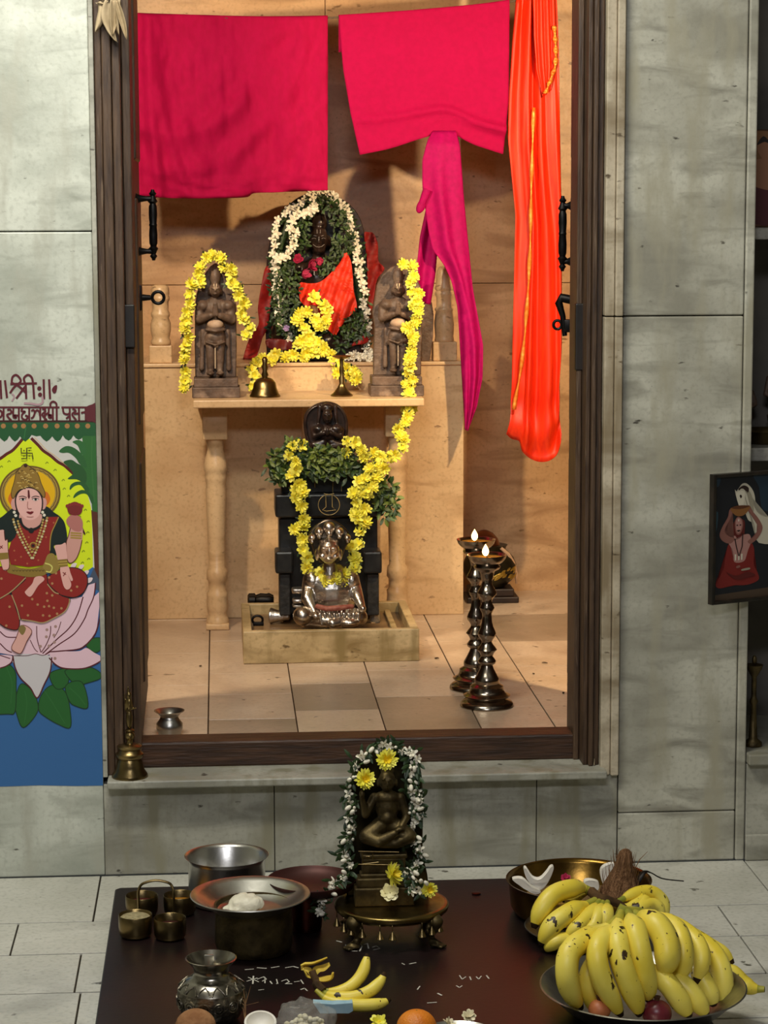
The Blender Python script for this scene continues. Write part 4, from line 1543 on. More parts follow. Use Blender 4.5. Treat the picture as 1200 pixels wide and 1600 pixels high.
def scarf(u, v):
    L_ = resample([at(x, y, YS) for x, y in ((678, 204), (668, 220), (660, 250), (660, 290), (665, 330), (670, 365), (676, 390), (694, 414), (706, 440), (715, 480), (719, 540), (723, 600), (727, 672))], 60)
    R_ = resample([at(x, y, YS) for x, y in ((714, 204), (719, 230), (722, 270), (725, 310), (729, 350), (734, 400), (739, 450), (748, 500), (755, 540), (754, 590), (745, 635), (731, 672))], 60)
    i = v * 59
    j = min(int(i), 58)
    a, b = L_[j].lerp(L_[j + 1], i - j), R_[j].lerp(R_[j + 1], i - j)
    q = a.lerp(b, u)
    # the lower half passes behind and to the right of the post
    q.y -= .012 * sin(pi * u) + .016 * exp_(-((u - .35 - .25 * v) / .14) ** 2) * min(1, v * 4) + .008 * sin(u * 15 + v * 6) * v - .004
    if v < .05:
        q.y += .03 * (1 - v / .05)
    q.y += .0 if v < .45 else .0
    return q


mb = MB().grid(scarf, 26, 90)
o = mb.build('magenta_scarf', SCARFC, None, True, solid=.0025, angle=180, loc=tuple(at(700, 670, YS)), own=True)
tag(o, 'narrow magenta scarf hanging from the hem of the magenta cloth past the right post', 'scarf')
mb = MB()


def scarf2(u, v):
    L_ = resample([at(x, y, YS + .075) for x, y in ((666, 325), (656, 370), (650, 420), (651, 472))], 40)
    R_ = resample([at(x, y, YS + .075) for x, y in ((684, 325), (684, 380), (680, 430), (673, 476))], 40)
    j = min(int(v * 39), 39)
    q = L_[j].lerp(R_[j], u)
    q.y -= .01 * sin(u * 8 + v * 2)
    return q


mb.grid(scarf2, 16, 40)
mb.build('rear_fold', SCARFC, o, own=True, angle=180, solid=.002)
mb = MB()
pk = at(658, 322, YS)
mb.ell(pk, (.015, .012, .026), Matrix.Rotation(radians(25), 3, 'Y'), 14, 10)
mb.tube([pk, at(668, 296, YS - .005)], [.012, .016], 10)
mb.build('knot', SCARFC, o)

# ------------------------------------------------------------------ standing oil lamps
LP = [(1118, 150), (1112, 155), (1098, 152), (1085, 138), (1075, 108), (1068, 104), (1060, 132), (1052, 136), (1044, 118), (1036, 105), (1020, 98), (1000, 96), (985, 70), (970, 72), (955, 70), (935, 58), (920, 50), (900, 40), (880, 33), (868, 50), (855, 53), (842, 44), (828, 34), (808, 42), (790, 58), (775, 48), (758, 34), (745, 29), (730, 36), (712, 50), (695, 53), (675, 45), (655, 36), (630, 30), (600, 28), (580, 28), (565, 36), (550, 43), (540, 40), (522, 30), (505, 30), (490, 38), (470, 56), (455, 54), (438, 44), (420, 34), (405, 29), (388, 32), (370, 38), (352, 40), (338, 44), (325, 70), (312, 78), (300, 66), (285, 88), (268, 104), (255, 109), (247, 113), (243, 114), (244, 108), (262, 96), (268, 60), (268, 0.01)]


def standing_lamp(cx, Y, y0, scl, label):
    k = mpp(Y) / 3.6375
    c = at(cx, y0, Y)
    root = thing('standing_lamp', label, 'oil lamp', (c.x, Y, FL), 'turned metal oil lamps on the shrine floor')
    P = [((1118 - y) * k * scl * 1.01 + FL, r * k * scl) for y, r in LP]
    n1 = 17
    n2 = 48
    mb = MB()
    mb.lathe((c.x, Y, 0), P[:n1], 40)
    mb.build('base', LAMPMETAL, root, angle=50)
    mb = MB()
    mb.lathe((c.x, Y, 0), P[n1 - 1:n2], 32)
    mb.build('stem', LAMPMETAL, root, angle=60)
    mb = MB()
    mb.lathe((c.x, Y, 0), P[n2 - 1:], 40)
    bowl = mb.build('lamp_bowl', LAMPMETAL, root, angle=50)
    zb = P[-1][0]
    mb = MB()
    mb.lathe((c.x, Y, zb + .002), [(0, 90 * k * scl), (.003, 94 * k * scl), (.0032, .0005)], 32)
    mb.build('oil', mat('lamp_oil', 'c08830', 'd49a3c', .1, 0, 8), bowl)
    mb = MB()
    wx, wy = c.x - .006, Y - .012
    mb.tube([(c.x + .01, Y + .01, zb + .004), (c.x, Y, zb + .006), (wx, wy, zb + .013)], [.0025, .0025, .002], 8)
    mb.build('wick', mat('cotton_wick', '4a3c2a', '8a7a60', .9), bowl)
    mb = MB()
    mb.lathe((wx, wy, zb + .011), [(0, .003), (.004, .007), (.010, .0095), (.017, .009), (.024, .006), (.030, .0024), (.034, .0003)], 14)
    fm = mat('lamp_flame', 'ffb040', 'ffd070', .5, emit=('ffc870', 14))
    mb.build('flame', fm, root)
    L_ = lamp('flame_light', 'POINT', (wx - root.location.x, wy - root.location.y, zb + .03 - FL), 0.45, (1, .62, .25), shadow_soft_size=.008)
    L_.parent = root


standing_lamp(760.5, 0.63, 1107, 1.0, 'front one of the two tall dark metal oil lamps, lit, on the shrine floor')
standing_lamp(743.5, 0.87, 1083, 0.985, 'rear one of the two tall dark metal oil lamps, lit, half hidden by the other')

# decorated pot in the rear right corner
Y = 2.40
K6 = (690, 810, 8.571)
c = at(690 + 640 / 8.571, 810 + 1095 / 8.571, Y)
root = thing('decorated_pot', 'dark round pot with gilt leaf trim on a low stand behind the standing lamps', 'pot', (c.x, Y, FL))
k = mpp(Y) / 8.571
mb = MB()
mb.bbox((c.x - 330 * k, Y - .07, FL), (c.x + 370 * k, Y + .07, FL + .022), .004)
mb.bbox((c.x - 290 * k, Y - .06, FL + .022), (c.x + 310 * k, Y + .06, FL + .05), .004)
mb.build('stand', mat('dark_stand_wood', '160e0a', '2a1a12', .5), root, False)
mb = MB()
zb = FL + .05
mb.lathe((c.x, Y, zb), [(0, .05), (.006, .06), (.03, .085), (.06, .096), (.085, .098), (.11, .088), (.13, .07), (.14, .058), (.15, .062), (.156, .066), (.157, .05)], 32)
mb.build('pot_body', mat('dark_green_bronze', '1c1a10', '3a3420', .4, .6, 20), root)
mb = MB()
mb.lathe((c.x - .02, Y, zb + .15), [(0, .055), (.008, .058), (.03, .05), (.05, .032), (.06, .012), (.062, .0005)], 28)
mb.build('lid', mat('brown_lid', '4a2414', '7a4426', .3, .7, 12), root)
mb = MB()
rn = random.Random(4)
for q in range(34):
    a = -pi / 2 + rn.uniform(-.9, 1.1)
    z = rn.uniform(.035, .075)
    leaf_shape(mb, (c.x + .098 * cos(a), Y + .098 * sin(a), zb + z), (-sin(a), cos(a), .6), (cos(a), sin(a), 0), .024, .005)
mb.build('gilt_leaf_band', mat('gilt', 'a88a3a', 'd0b054', .35, .8, 40), root, own=True)
mb = MB()
mb.tube([(c.x + .1 * cos(a), Y - .098 * sin(a) * .6, zb + .15 - .11 * abs(a - 1.2) ** 1.3) for a in (1.2, .9, .6, .3, .0)], [.006, .008, .008, .007, .004], 8)
mb.build('cream_highlight', mat('cream_highlight_tone', 'c09a78', 'd8b694', .6), root)  # pale strip standing in for a highlight on the pot's right side

# brass bell with a figured handle at the left of the sill
c = at(203, 1211, -0.006)
c.z = .263
root = thing('figured_bell', 'brass hand bell with a winged figure handle at the left end of the sill', 'bell', (c.x, c.y, 0.263))
S6 = (150, 860, 3.077)
mb = MB()
lathe_px(mb, 163, c.y, [(1085, 86), (1078, 88), (1068, 84), (1052, 72), (1030, 66), (1008, 62), (996, 56), (990, 64), (982, 68), (972, 68), (964, 58), (952, 52), (944, 58), (936, 60), (930, 52), (924, 22)], *S6, 32, True, .263)
mb.build('bell_body', BRASS, root, angle=50)
zz = max(p[2] for p in mb.v)
mb = MB()
lathe_px(mb, 163, c.y, [(926, 22), (910, 14), (900, 18), (888, 24), (876, 24), (866, 15), (858, 24), (850, 15)], *S6, 20, True, zz - .003)
mb.build('handle_stem', BRASS, root, angle=60)
H6 = Fig(150, 860, 3.077, c.y)
mb = MB()
H6.e(mb, 160, 812, 17, 46, 0, .008)
H6.e(mb, 160, 740, 15, 34, 0, .008)
H6.e(mb, 158, 697, 13, 18, 0, .007)
H6.c(mb, [(156, 685, 0), (154, 655, 0)], [8, 3])
H6.c(mb, [(150, 720, 0), (143, 740, 0), (145, 770, 0), (158, 765, .01)], [7, 7, 6, 5])
H6.c(mb, [(168, 735, 0), (176, 762, 0), (192, 758, .006)], [8, 6, 4])
H6.c(mb, [(140, 735, -.004), (138, 690, -.004)], [4, 3])
blob('handle_figure', mb, BRASS, root, .0016, 1)

# little metal pot just inside the threshold
c = on(265, 1149, FL)
root_y = max(c.y, 0.235)
c = at(265, 1140, root_y)
mb = MB()
mb.lathe((c.x, root_y, FL), [(0, .024), (.003, .03), (.02, .036), (.034, .036), (.046, .027), (.054, .024), (.06, .028), (.068, .041), (.070, .042), (.068, .036), (.05, .022), (.02, .03), (.004, .02), (.003, .0005)], 32)
tag(mb.build('water_pot', STEELDULL, None, loc=(c.x, root_y, FL)), 'small flared metal water pot just inside the wooden threshold', 'pot')

# dry leaf bundle hanging from the upper left of the door frame
c = at(172, -8, -.03)
root = thing('dry_leaf_bundle', 'bundle of dry pale leaves hanging at the top of the left door frame', 'dry leaves', tuple(c))
DRY = mat('dry_leaf', '8f7c5e', 'bca888', .8, 0, 18, .3)
for q, (pts, wd) in enumerate(((((158, 2), (160, 18), (156, 34), (149, 50)), .011), (((168, 0), (165, 22), (172, 45), (180, 62), (184, 66)), .012), (((176, 0), (178, 20), (177, 40), (176, 55)), .010), (((182, 0), (188, 22), (193, 40), (198, 62)), .008), (((152, 4), (160, 6), (170, -4), (178, 6)), .009), (((186, 0), (182, 30), (186, 55)), .007))):
    P = resample(crom([at(x, y, -.02 - .012 * q % .04) for x, y in pts], 6, False), 16)
    mb = MB()
    mb.grid(lambda u, v: P[min(int(v * 15), 15)] + V((u - .5) * 2 * wd * (sin(pi * min(1, v * .9 + .12)) ** .7), -.006 * sin(pi * u * 1.3 + q), 0), 6, 15)
    mb.build('dry_leaf', DRY, root, own=True, angle=180, solid=.0012)
mb = MB()
mb.tube([(c.x, -.035, c.z - .004), (c.x, -.035, c.z + .02), (c.x, .0, c.z + .03)], .004, 8)
mb.ell((c.x, -.03, c.z), (.035, .018, .012), None, 12, 8)
mb.build('tie_cord', STRING, root)

# ------------------------------------------------------------------ low black table
a = on(180, 1387, TB)
tx0, ty1 = a.x, a.y
tx1 = on(985, 1384, TB).x
ty0 = -1.78
root = thing('low_table', 'low black lacquered table on the hall floor, laden with offerings', 'table', ((tx0 + tx1) / 2, (ty0 + ty1) / 2, 0))
mb = MB()
bm = bmesh.new()
r = .012
pl = [(tx0 + r, ty0), (tx1 - r, ty0), (tx1, ty0 + r), (tx1, ty1 - r), (tx1 - r, ty1), (tx0 + r, ty1), (tx0, ty1 - r), (tx0, ty0 + r)]
mb.prism([V(x, y, TB) for x, y in pl], (0, 0, -.028))
mb.build('table_top', TABLE, root, False, .003)
for x in (tx0 + .06, tx1 - .06):
    for y in (ty0 + .06, ty1 - .06):
        mb = MB()
        mb.bbox((x - .03, y - .03, 0.001), (x + .03, y + .03, TB - .028), .003)
        mb.build('leg', TABLE, root, False)
CHALK = mat('white_chalk', 'b8b4a8', 'd8d4c8', .9, 0, 200)


def chalk(strokes, wd, name):
    mb = MB()
    for st in strokes:
        P = [on(x, y, TB + .0006) for x, y in st]
        for a, b in zip(P, P[1:]):
            d = (b - a)
            if d.length < 1e-6:
                continue
            s = V(-d.y, d.x, 0).normalized() * wd * random.uniform(.7, 1.2)
            e_ = d.normalized() * wd * .5
            mb.add([a - s - e_, a + s - e_, b + s + e_, b - s + e_], [(0, 1, 2, 3)])
    o = mb.build(name, CHALK, root, False)
    return o


# chalk writing on the table (view units)
chalk([[(386, 1533), (402, 1528)], [(388, 1527), (404, 1534)], [(396, 1525), (395, 1537)], [(402, 1530), (412, 1526), (416, 1530), (410, 1533)], [(414, 1527), (414, 1536)], [(422, 1533), (425, 1537)], [(432, 1530), (434, 1537), (432, 1537)],
       [(440, 1533), (448, 1530), (452, 1534), (446, 1537), (456, 1537)], [(460, 1534), (468, 1533)], [(470, 1531), (474, 1537)], [(383, 1515), (396, 1514)], [(402, 1512), (416, 1513)], [(424, 1512), (436, 1510)], [(446, 1512), (458, 1510), (466, 1512)],
       [(404, 1547), (412, 1546)], [(470, 1546), (476, 1544), (480, 1548)]], .0016, 'chalk_letters')
chalk([[(540, 1476), (541, 1484)], [(540, 1480), (552, 1474), (556, 1480), (546, 1486), (558, 1486)], [(560, 1473), (566, 1478), (562, 1486)], [(568, 1476), (574, 1474), (576, 1482)], [(582, 1480), (588, 1478), (594, 1482), (584, 1484)], [(526, 1470), (534, 1472)]], .0016, 'chalk_letters')
chalk([[(718, 1524), (722, 1530), (728, 1526)], [(734, 1526), (736, 1531)], [(744, 1526), (748, 1530), (752, 1525)], [(760, 1524), (764, 1529)], [(713, 1540), (718, 1543), (722, 1540)], [(652, 1546), (656, 1541)], [(628, 1505), (632, 1507)], [(640, 1506), (650, 1504)]], .0014, 'chalk_letters')
chalk([[(684, 1552), (690, 1555)], [(668, 1567), (682, 1566)]], .002, 'spilt_grains')


def G0(x, y, z=TB):
    return on(x, y, z)


def kz(p):
    return mpp(p.y)


def vessel(mb, c, prof, seg=40):
    mb.lathe(c, prof, seg)


# steel pot at the back
c = G0(355, 1409)
k = kz(c)
root = thing('steel_pot', 'wide mouthed steel cooking pot at the back left of the table', 'pot', tuple(c))
mb = MB()
H = (at(355, 1337, c.y) - at(355, 1409, c.y)).z
R = 61 * k
vessel(mb, c, [(0, R * .88), (.004, R * .95), (.02, R), (H * .9, R), (H * .96, R * 1.02), (H, R * 1.09), (H + .002, R * 1.10), (H + .0005, R * 1.06), (H * .95, R * .985), (.02, R * .98), (.006, R * .9), (.004, .0005)], 48)
mb.build('pot_body', STEEL, root, angle=50)

# brass pot with the steel plate on it
c = G0(397, 1484)
k = kz(c)
H = (at(397, 1412, c.y) - at(397, 1484, c.y)).z
root = thing('brass_pot', 'dull brass pot under the steel plate of white butter', 'pot', tuple(c))
R = 62 * k
mb = MB()
vessel(mb, c, [(0, R * .86), (.004, R * .95), (.02, R * 1.0), (H * .5, R * 1.0), (H * .9, R * .98), (H, R * 1.02), (H, R * .97), (H * .9, R * .94), (.02, R * .95), (.006, .0005)], 44)
mb.build('pot_body', BRASSDARK, root, angle=50)
zt = c.z + H
root = thing('steel_plate', 'wide steel plate with a rolled rim on the brass pot, white butter on it', 'plate', (c.x, c.y, zt))
R = 96 * k
dx = (at(392, 1400, c.y) - at(397, 1400, c.y)).x
mb = MB()
pc = V(c.x + dx, c.y, zt)
vessel(mb, pc, [(-.016, R * .50), (-.0155, R * .55), (0.0, R * .72), (.016, R * .90), (.021, R * .98), (.023, R * 1.0), (.025, R * .99), (.0235, R * .93), (.018, R * .87), (.002, R * .70), (-.012, R * .54), (-.0135, R * .48), (-.014, .0005)], 56)
mb.build('plate_body', STEEL, root, angle=60)
mb = MB()
bc = on(383, 1414, zt + .002)
rn = random.Random(2)
mb.ell(bc + V(0, 0, .004), (.038, .032, .022), None, 16, 10)
mb.ell(bc + V(.014, .004, .006), (.026, .022, .014), None, 14, 9)
mb.ell(bc + V(-.034, -.012, -.004), (.018, .014, .008), None, 12, 8)
mb.ell(bc + V(-.014, -.022, -.004), (.016, .012, .009), None, 12, 8)
mb.ell(bc + V(.03, .008, .0), (.014, .016, .012), None, 12, 8)
o = blob('butter_lump', mb, mat('white_butter', 'd8d2bc', 'eae4d0', .5, 0, 40, .5, 60), None, .003, 1)
bpy.context.view_layer.update()
for v in o.data.vertices:
    v.co -= bc
    v.co += V(.003, .003, .003) * noise.noise(v.co * 90)
o.location = bc
tag(o, 'white lump of butter on the steel plate', 'butter')

# old copper pot behind, carrying the big copper tray under the back of the stool
c = G0(478, 1452)
k = kz(c)
root = thing('copper_pot', 'narrow dark copper pot under the reddish tray, behind the brass pot', 'pot', tuple(c))
mb = MB()
zt = at(478, 1388, c.y).z - TB
R = 26 * k
vessel(mb, c, [(0, R * .9), (.004, R * .97), (.02, R), (zt * .9, R), (zt, R * 1.03), (zt, R * .97), (.02, R * .96), (.006, .0005)], 44)
mb.build('pot_body', COPPER, root, angle=50)
root = thing('copper_tray', 'reddish copper tray on a copper pot, behind and left of the small bronze deity', 'tray', (c.x, c.y, TB + zt))
R = 72 * k
c = c + V(10 * k, 0, 0)
mb = MB()
vessel(mb, (c.x, c.y, TB + zt), [(.0005, R * .8), (.002, R * .9), (.018, R * .98), (.022, R), (.024, R * .99), (.02, R * .96), (.006, R * .88), (.004, .0005)], 56)
mb.build('tray_body', mat('red_copper', '3a1e1a', '4e2823', .5, .5, 10), root, angle=60)

# small four-cup brass holder
cups = [(212, 1463, 28, 34, 'd'), (266, 1466, 27, 32, 'e'), (222, 1429, 27, 30, 'r'), (281, 1428, 27, 30, 'y')]
c = G0(245, 1448)
root = thing('spice_cup_holder', 'brass holder of four joined cups with an arched handle, left end of the table', 'cup holder', tuple(c))
for x, y, r, h, kind in cups:
    p = G0(x, y)
    k = kz(p)
    R = r * k * .96
    Hh = h * k * 1.05
    mb = MB()
    vessel(mb, p, [(0, R * .75), (.003, R * .88), (.01, R * .97), (Hh * .5, R), (Hh, R * 1.0), (Hh + .001, R * .98), (Hh, R * .95), (.01, R * .93), (.004, .0005)], 32)
    cup = mb.build('cup', BRASS, root, angle=50)
    fill = {'d': ('sandal_powder', '8a8060', 'a89c78'), 'e': ('dark_red_powder', '2e0e0a', '44140e'), 'r': ('kumkum_powder', '3a1210', '561a16'), 'y': ('turmeric_powder', '8a5a10', 'a87218')}[kind]
    mb = MB()
    vessel(mb, (p.x, p.y, p.z + Hh * (.88 if kind == 'd' else .6)), [(0, R * .9), (.003, R * .8), (.006, R * .3), (.006, .0005)], 28)
    mb.build('powder', mat(fill[0], fill[1], fill[2], .9, 0, 120, .4), cup)
p0, p1 = G0(217, 1446), G0(272, 1446)
k = kz(p0)
h0 = .075
mb = MB()
P = [V(p0.x, p0.y, TB + .02)] + [V(p0.x, p0.y, TB + .02 + (h0) * t) for t in (.5, .8)] + [V(p0.x + (p1.x - p0.x) * (.5 - .5 * cos(a)), p0.y, TB + .02 + h0 * .85 + h0 * .32 * sin(a)) for a in (.5, .9, 1.57, 2.24, 2.64)] + [V(p1.x, p1.y, TB + .02 + h0 * t) for t in (.8, .5, 0)]
mb.tube(crom(P, 4, False), .0032, 8)
mb.build('handle', BRASS, root)

# engraved water pot (kalash)
c = G0(331, 1594)
k = kz(c)
root = thing('engraved_pot', 'engraved silvery round pot with flared neck at the front left of the table', 'pot', tuple(c))
zz = lambda y: (at(331, y, c.y) - at(331, 1594, c.y)).z
mb = MB()
pr = [(0, 30 * k), (.003, 36 * k), (zz(1585), 46 * k), (zz(1570), 53 * k), (zz(1555), 55 * k), (zz(1543), 54 * k)]
vessel(mb, c, pr, 44)
KAL = mat('engraved_silver', '6e685c', 'a29a8a', .34, 1.0, 55, .8, 45, (1, 1, 1), (.4, .6))
mb.build('belly', KAL, root, angle=70)
mb = MB()
vessel(mb, c, [(zz(1543), 54 * k), (zz(1536), 49 * k), (zz(1529), 38 * k), (zz(1525), 30 * k), (zz(1518), 27 * k), (zz(1510), 29 * k), (zz(1502), 36 * k), (zz(1498), 40 * k), (zz(1496.5), 41 * k), (zz(1496), 39 * k), (zz(1503), 33 * k), (zz(1511), 26 * k), (zz(1530), 24 * k), (zz(1535), .0005)], 44)
mb.build('neck', mat('neck_silver', 'a8a296', '8a8478', .22, 1.0, 30, .1), root, angle=60)
mb = MB()
for q in range(14):
    a = 2 * pi * q / 14
    P = []
    for s, t in ((-.2, 0), (-.12, .6), (0, 1), (.12, .6), (.2, 0)):
        z = zz(1541) + (zz(1531) - zz(1541)) * t
        rr = (53 - 12 * t) * k + .001
        P.append(V(c.x + rr * cos(a + s), c.y + rr * sin(a + s), z + TB + .001))
    mb.tube(P, .0017, 6)
    for rr_, s_ in ((.011, 0), (.006, 0)):
        mb.tube([V(c.x + (55.2 * k + .0004) * cos(a + rr_ / (55 * k) * cos(g_)), c.y + (55.2 * k + .0004) * sin(a + rr_ / (55 * k) * cos(g_)), zz(1560) + TB + rr_ * sin(g_) - 0) for g_ in [2 * pi * e / 12 for e in range(12)]], .0015, 5, True)
bd = mb.build('engraved_band', KAL, root)
for v in bd.data.vertices:
    pass
mb = MB()
wp = V(c.x - .004, c.y + .01, c.z + zz(1510))
mb.bbox((wp.x - .01, wp.y - .003, wp.z - .02), (wp.x + .01, wp.y + .003, wp.z + .022), .002)
mb.build('inner_spoon', STEEL, root)
# fix: the band loops were given in table height already
for v in bd.data.vertices:
    if v.co.z > zz(1540) + .012:
        pass

# ------------------------------------------------------------------ bronze stool and seated bronze deity
c = G0(612, 1462)
k = kz(c)
zs = (at(612, 1409, c.y) - at(612, 1462, c.y)).z
root = thing('bronze_stool', 'round bronze stool hung with tiny bells, carrying the small deity', 'stool', tuple(c))
R = 92 * k
mb = MB()
vessel(mb, c, [(zs - .022, R * .86), (zs - .02, R * .93), (zs - .014, R * .95), (zs - .012, R * .99), (zs - .004, R), (zs - .001, R * .985), (zs, R * .96), (zs + .0003, R * .9), (zs - .001, R * .86), (zs - .001, .0005)], 56)
mb.build('stool_top', mat('stool_bronze', 'a08a54', '6e5c34', .3, 1.0, 20, .1), root, angle=50)
for q, ang in enumerate((222, 318, 45, 135)):
    a = radians(ang)
    d = V(cos(a), sin(a), 0)
    s = V(-sin(a), cos(a), 0)
    b = c + d * R * .86
    mb = MB()
    P = crom([b + V(0, 0, zs - .018), b + d * .012 + V(0, 0, zs * .75), b + d * .006 + V(0, 0, zs * .5), b - d * .006 + V(0, 0, zs * .3), b + d * .004 + V(0, 0, .012), b + d * .020 + V(0, 0, .006)], 4, False)
    mb.tube(P, [.020 - .011 * min(1, i / (len(P) * .6)) for i in range(len(P))], 10)
    mb.ell(b + d * .012 + V(0, 0, zs * .72), (.018, .018, .016))
    mb.ell(b + d * .014 + V(0, 0, .006), (.017, .015, .0062))
    for e in (-1, 0, 1):
        mb.ell(b + d * .03 + s * e * .008 + V(0, 0, .0045), (.009, .005, .0045), Matrix.Rotation(a, 3, 'Z'))
    for e in (-1, 1):
        mb.tube([b + s * e * .012 + V(0, 0, zs - .03), b + s * e * .026 + d * .008 + V(0, 0, zs - .038), b + s * e * .022 + d * .012 + V(0, 0, zs - .052)], [.006, .004, .003], 8)
    lg = blob('leg', mb, BRASSDARK, root, .003, 1)
for x in (520, 530, 541, 558, 586, 606, 655, 672, 686):
    ang = math.acos(max(-.99, min(.99, (x - 612) / 93)))
    p = V(c.x + cos(ang) * R * .975, c.y - sin(ang) * R * .975, c.z + zs - .016)
    mb = MB()
    mb.tube([p + V(0, -.002, .002), p + V(0, -.006, -.004), p + V(0, -.004, -.012)], .0012, 6)
    mb.lathe(p + V(0, -.004, -.030), [(0, .0092), (.001, .0098), (.003, .0085), (.009, .0062), (.014, .0035), (.019, .0012), (.02, .0003)], 14)
    mb.build('tiny_bell', BRASS, root, angle=60)

Yd = c.y + .02
DZ = c.z + zs
D7 = Fig(470, 1140, 4.444, Yd)
root = thing('bronze_deity', 'small bronze seated deity with tall back slab on the bell hung stool', 'statue', (D7.p(590, 1100).x, Yd, DZ))
mb = MB()
ol = crom([(318, 1110, 0), (325, 800, 0), (340, 500, 0), (360, 330, 0), (420, 190, 0), (520, 120, 0), (610, 100, 0), (720, 125, 0), (800, 190, 0), (840, 320, 0), (850, 560, 0), (848, 850, 0), (880, 1010, 0), (885, 1110, 0)], 4, False)
pts = [D7.p(p.x, p.y, -.03) for p in ol]
for p in pts:
    p.z = max(p.z, DZ)
lo = min(p.z for p in pts)
pts[0].z = pts[-1].z = DZ
mb.prism(pts, (0, .025, 0))
BLACKBRASS = mat('blackened_bronze', '2a251a', '463f2a', .35, .9, 20, .1)
mb.build('back_slab', BLACKBRASS, root, True, .004, angle=35)
mb = MB()
zl = [D7.p(590, y, .0).z for y in (1115, 1055, 992, 966, 862, 832)]
zl[0] = DZ
for q, (h, dd) in enumerate(((205, .052), (188, .047), (166, .041), (150, .037), (160, .041))):
    a, b = D7.p(570 - h, 1000, 0), D7.p(570 + h, 1000, 0)
    mb.bbox((a.x, Yd - dd, zl[q] - .0005), (b.x, Yd - .004, zl[q + 1]), .003)
mb.build('stepped_pedestal', BRASSDARK, root, False)
mb = MB()
D7.e(mb, 600, 545, 82, 100, .012, .02)
D7.e(mb, 600, 470, 98, 50, .012, .018)
D7.e(mb, 600, 610, 62, 52, .02, .018)
D7.e(mb, 598, 352, 60, 74, .02, .019)
D7.e(mb, 598, 395, 42, 34, .024, .016)
D7.e(mb, 600, 265, 52, 62, .014, .016)
D7.e(mb, 600, 200, 34, 44, .01, .01)
D7.e(mb, 602, 378, 12, 22, .040, .006)
D7.e(mb, 602, 404, 18, 6, .040, .004)
D7.c(mb, [(600, 410, .014), (600, 470, .012)], [34, 40])
for s in (-1, 1):
    D7.e(mb, 600 + s * 26, 345, 14, 7, .038, .004)
    D7.e(mb, 600 + s * 62, 370, 12, 34, .012, .008)
D7.c(mb, [(510, 470, .012), (450, 590, .022), (425, 470, .03)], [34, 30, 20])
D7.e(mb, 425, 450, 22, 34, .034, .008)
D7.c(mb, [(690, 470, .012), (735, 600, .018), (690, 690, .036)], [34, 30, 20])
D7.e(mb, 690, 690, 34, 18, .042, .01)
D7.c(mb, [(560, 660, .014), (460, 740, .03), (540, 780, .046), (650, 720, .05)], [62, 58, 44, 26])
D7.c(mb, [(640, 660, .014), (750, 740, .026), (660, 790, .04), (560, 800, .046)], [62, 56, 40, 26])
D7.e(mb, 600, 760, 150, 55, .016, .024)
blob('seated_figure', mb, BRASSDARK, root, .0026, 2)
mb = MB()
for xx in ((430, 860, 430, 930), (450, 880, 480, 880), (500, 860, 500, 910), (540, 920, 420, 935), (400, 845, 680, 850), (400, 935, 690, 940)):
    mb.tube([D7.p(xx[0], xx[1], .0415), D7.p(xx[2], xx[3], .0415)], .0012, 6)
mb.build('pedestal_carving', BRASS, root)

# jasmine garland round the small deity
D7P = lambda pts: [D7.p(x, y, d) for x, y, d in pts]
gl = D7P([(140, 1250, .02), (150, 1160, .03), (220, 1080, .03), (310, 1020, .02), (330, 940, .015), (290, 840, .01), (340, 780, .012), (350, 690, .012), (330, 610, .012), (380, 540, .014), (320, 480, .012), (340, 400, .012), (370, 270, .008), (420, 190, .006), (500, 130, .004), (590, 100, .004), (690, 140, .006), (780, 170, .006), (800, 220, .008), (750, 280, .012), (790, 330, .012), (740, 420, .014), (810, 430, .012), (770, 500, .014), (840, 480, .01), (760, 570, .014), (830, 600, .01), (780, 650, .014), (720, 760, .02), (780, 750, .015), (820, 810, .012), (815, 900, .015), (770, 980, .03), (720, 970, .04), (800, 1040, .05), (780, 1120, .05), (860, 1100, .05)])
jg = garland('jasmine_garland', 'white jasmine and leaf garland draped round the small bronze deity', gl, 80, JAS + [BUD, BUD], 1.0, 4, LEAFD, .005, 51, 'blossom', .021, jit=.9)
for q, p in enumerate(resample(crom(gl, 5, False), 22)):
    put(BUD, 'bud', jg, p + V(random.uniform(-.01, .01), -.012, random.uniform(-.01, .01)), (random.uniform(-1, 1), -.4, random.uniform(-1, 1)), 1.25, random, .4)

for k_, (x, y, d, sc, lab) in enumerate(((597, 210, .05, 1.0, 'yellow chrysanthemum on top of the head of the small bronze deity'), (445, 345, .035, .95, 'yellow chrysanthemum at the left shoulder of the small bronze deity'), (630, 1010, .075, 1.1, 'yellow chrysanthemum lying at the foot of the small bronze deity'), (890, 1110, .06, .75, 'yellow chrysanthemum at the right edge of the bronze stool, seen side on'))):
    o = bpy.data.objects.new('chrysanthemum', BIGMUM)
    link(o)
    o.location = D7.p(x, y, d)
    o.rotation_euler = ((1.25, .1, 0), (1.2, -.4, .3), (1.2, .2, 1), (1.3, 1.0, 0))[k_]
    o.scale = (sc,) * 3
    tag(o, lab, 'flower', 'large chrysanthemums on the small deity')
o = bpy.data.objects.new('chrysanthemum', flower_mesh('pale_mum', [(12, .022, .007, .1, .3, 0), (9, .016, .005, .5, .3, 0)], [mat('pale_yellow_petals', 'ece0a0', 'f6efc8', .6)], None, 4))
link(o)
o.location = D7.p(620, 1135, .075)
o.rotation_euler = (.9, 0, 0)
tag(o, 'pale cream chrysanthemum below the yellow one on the bronze stool', 'flower', 'large chrysanthemums on the small deity')


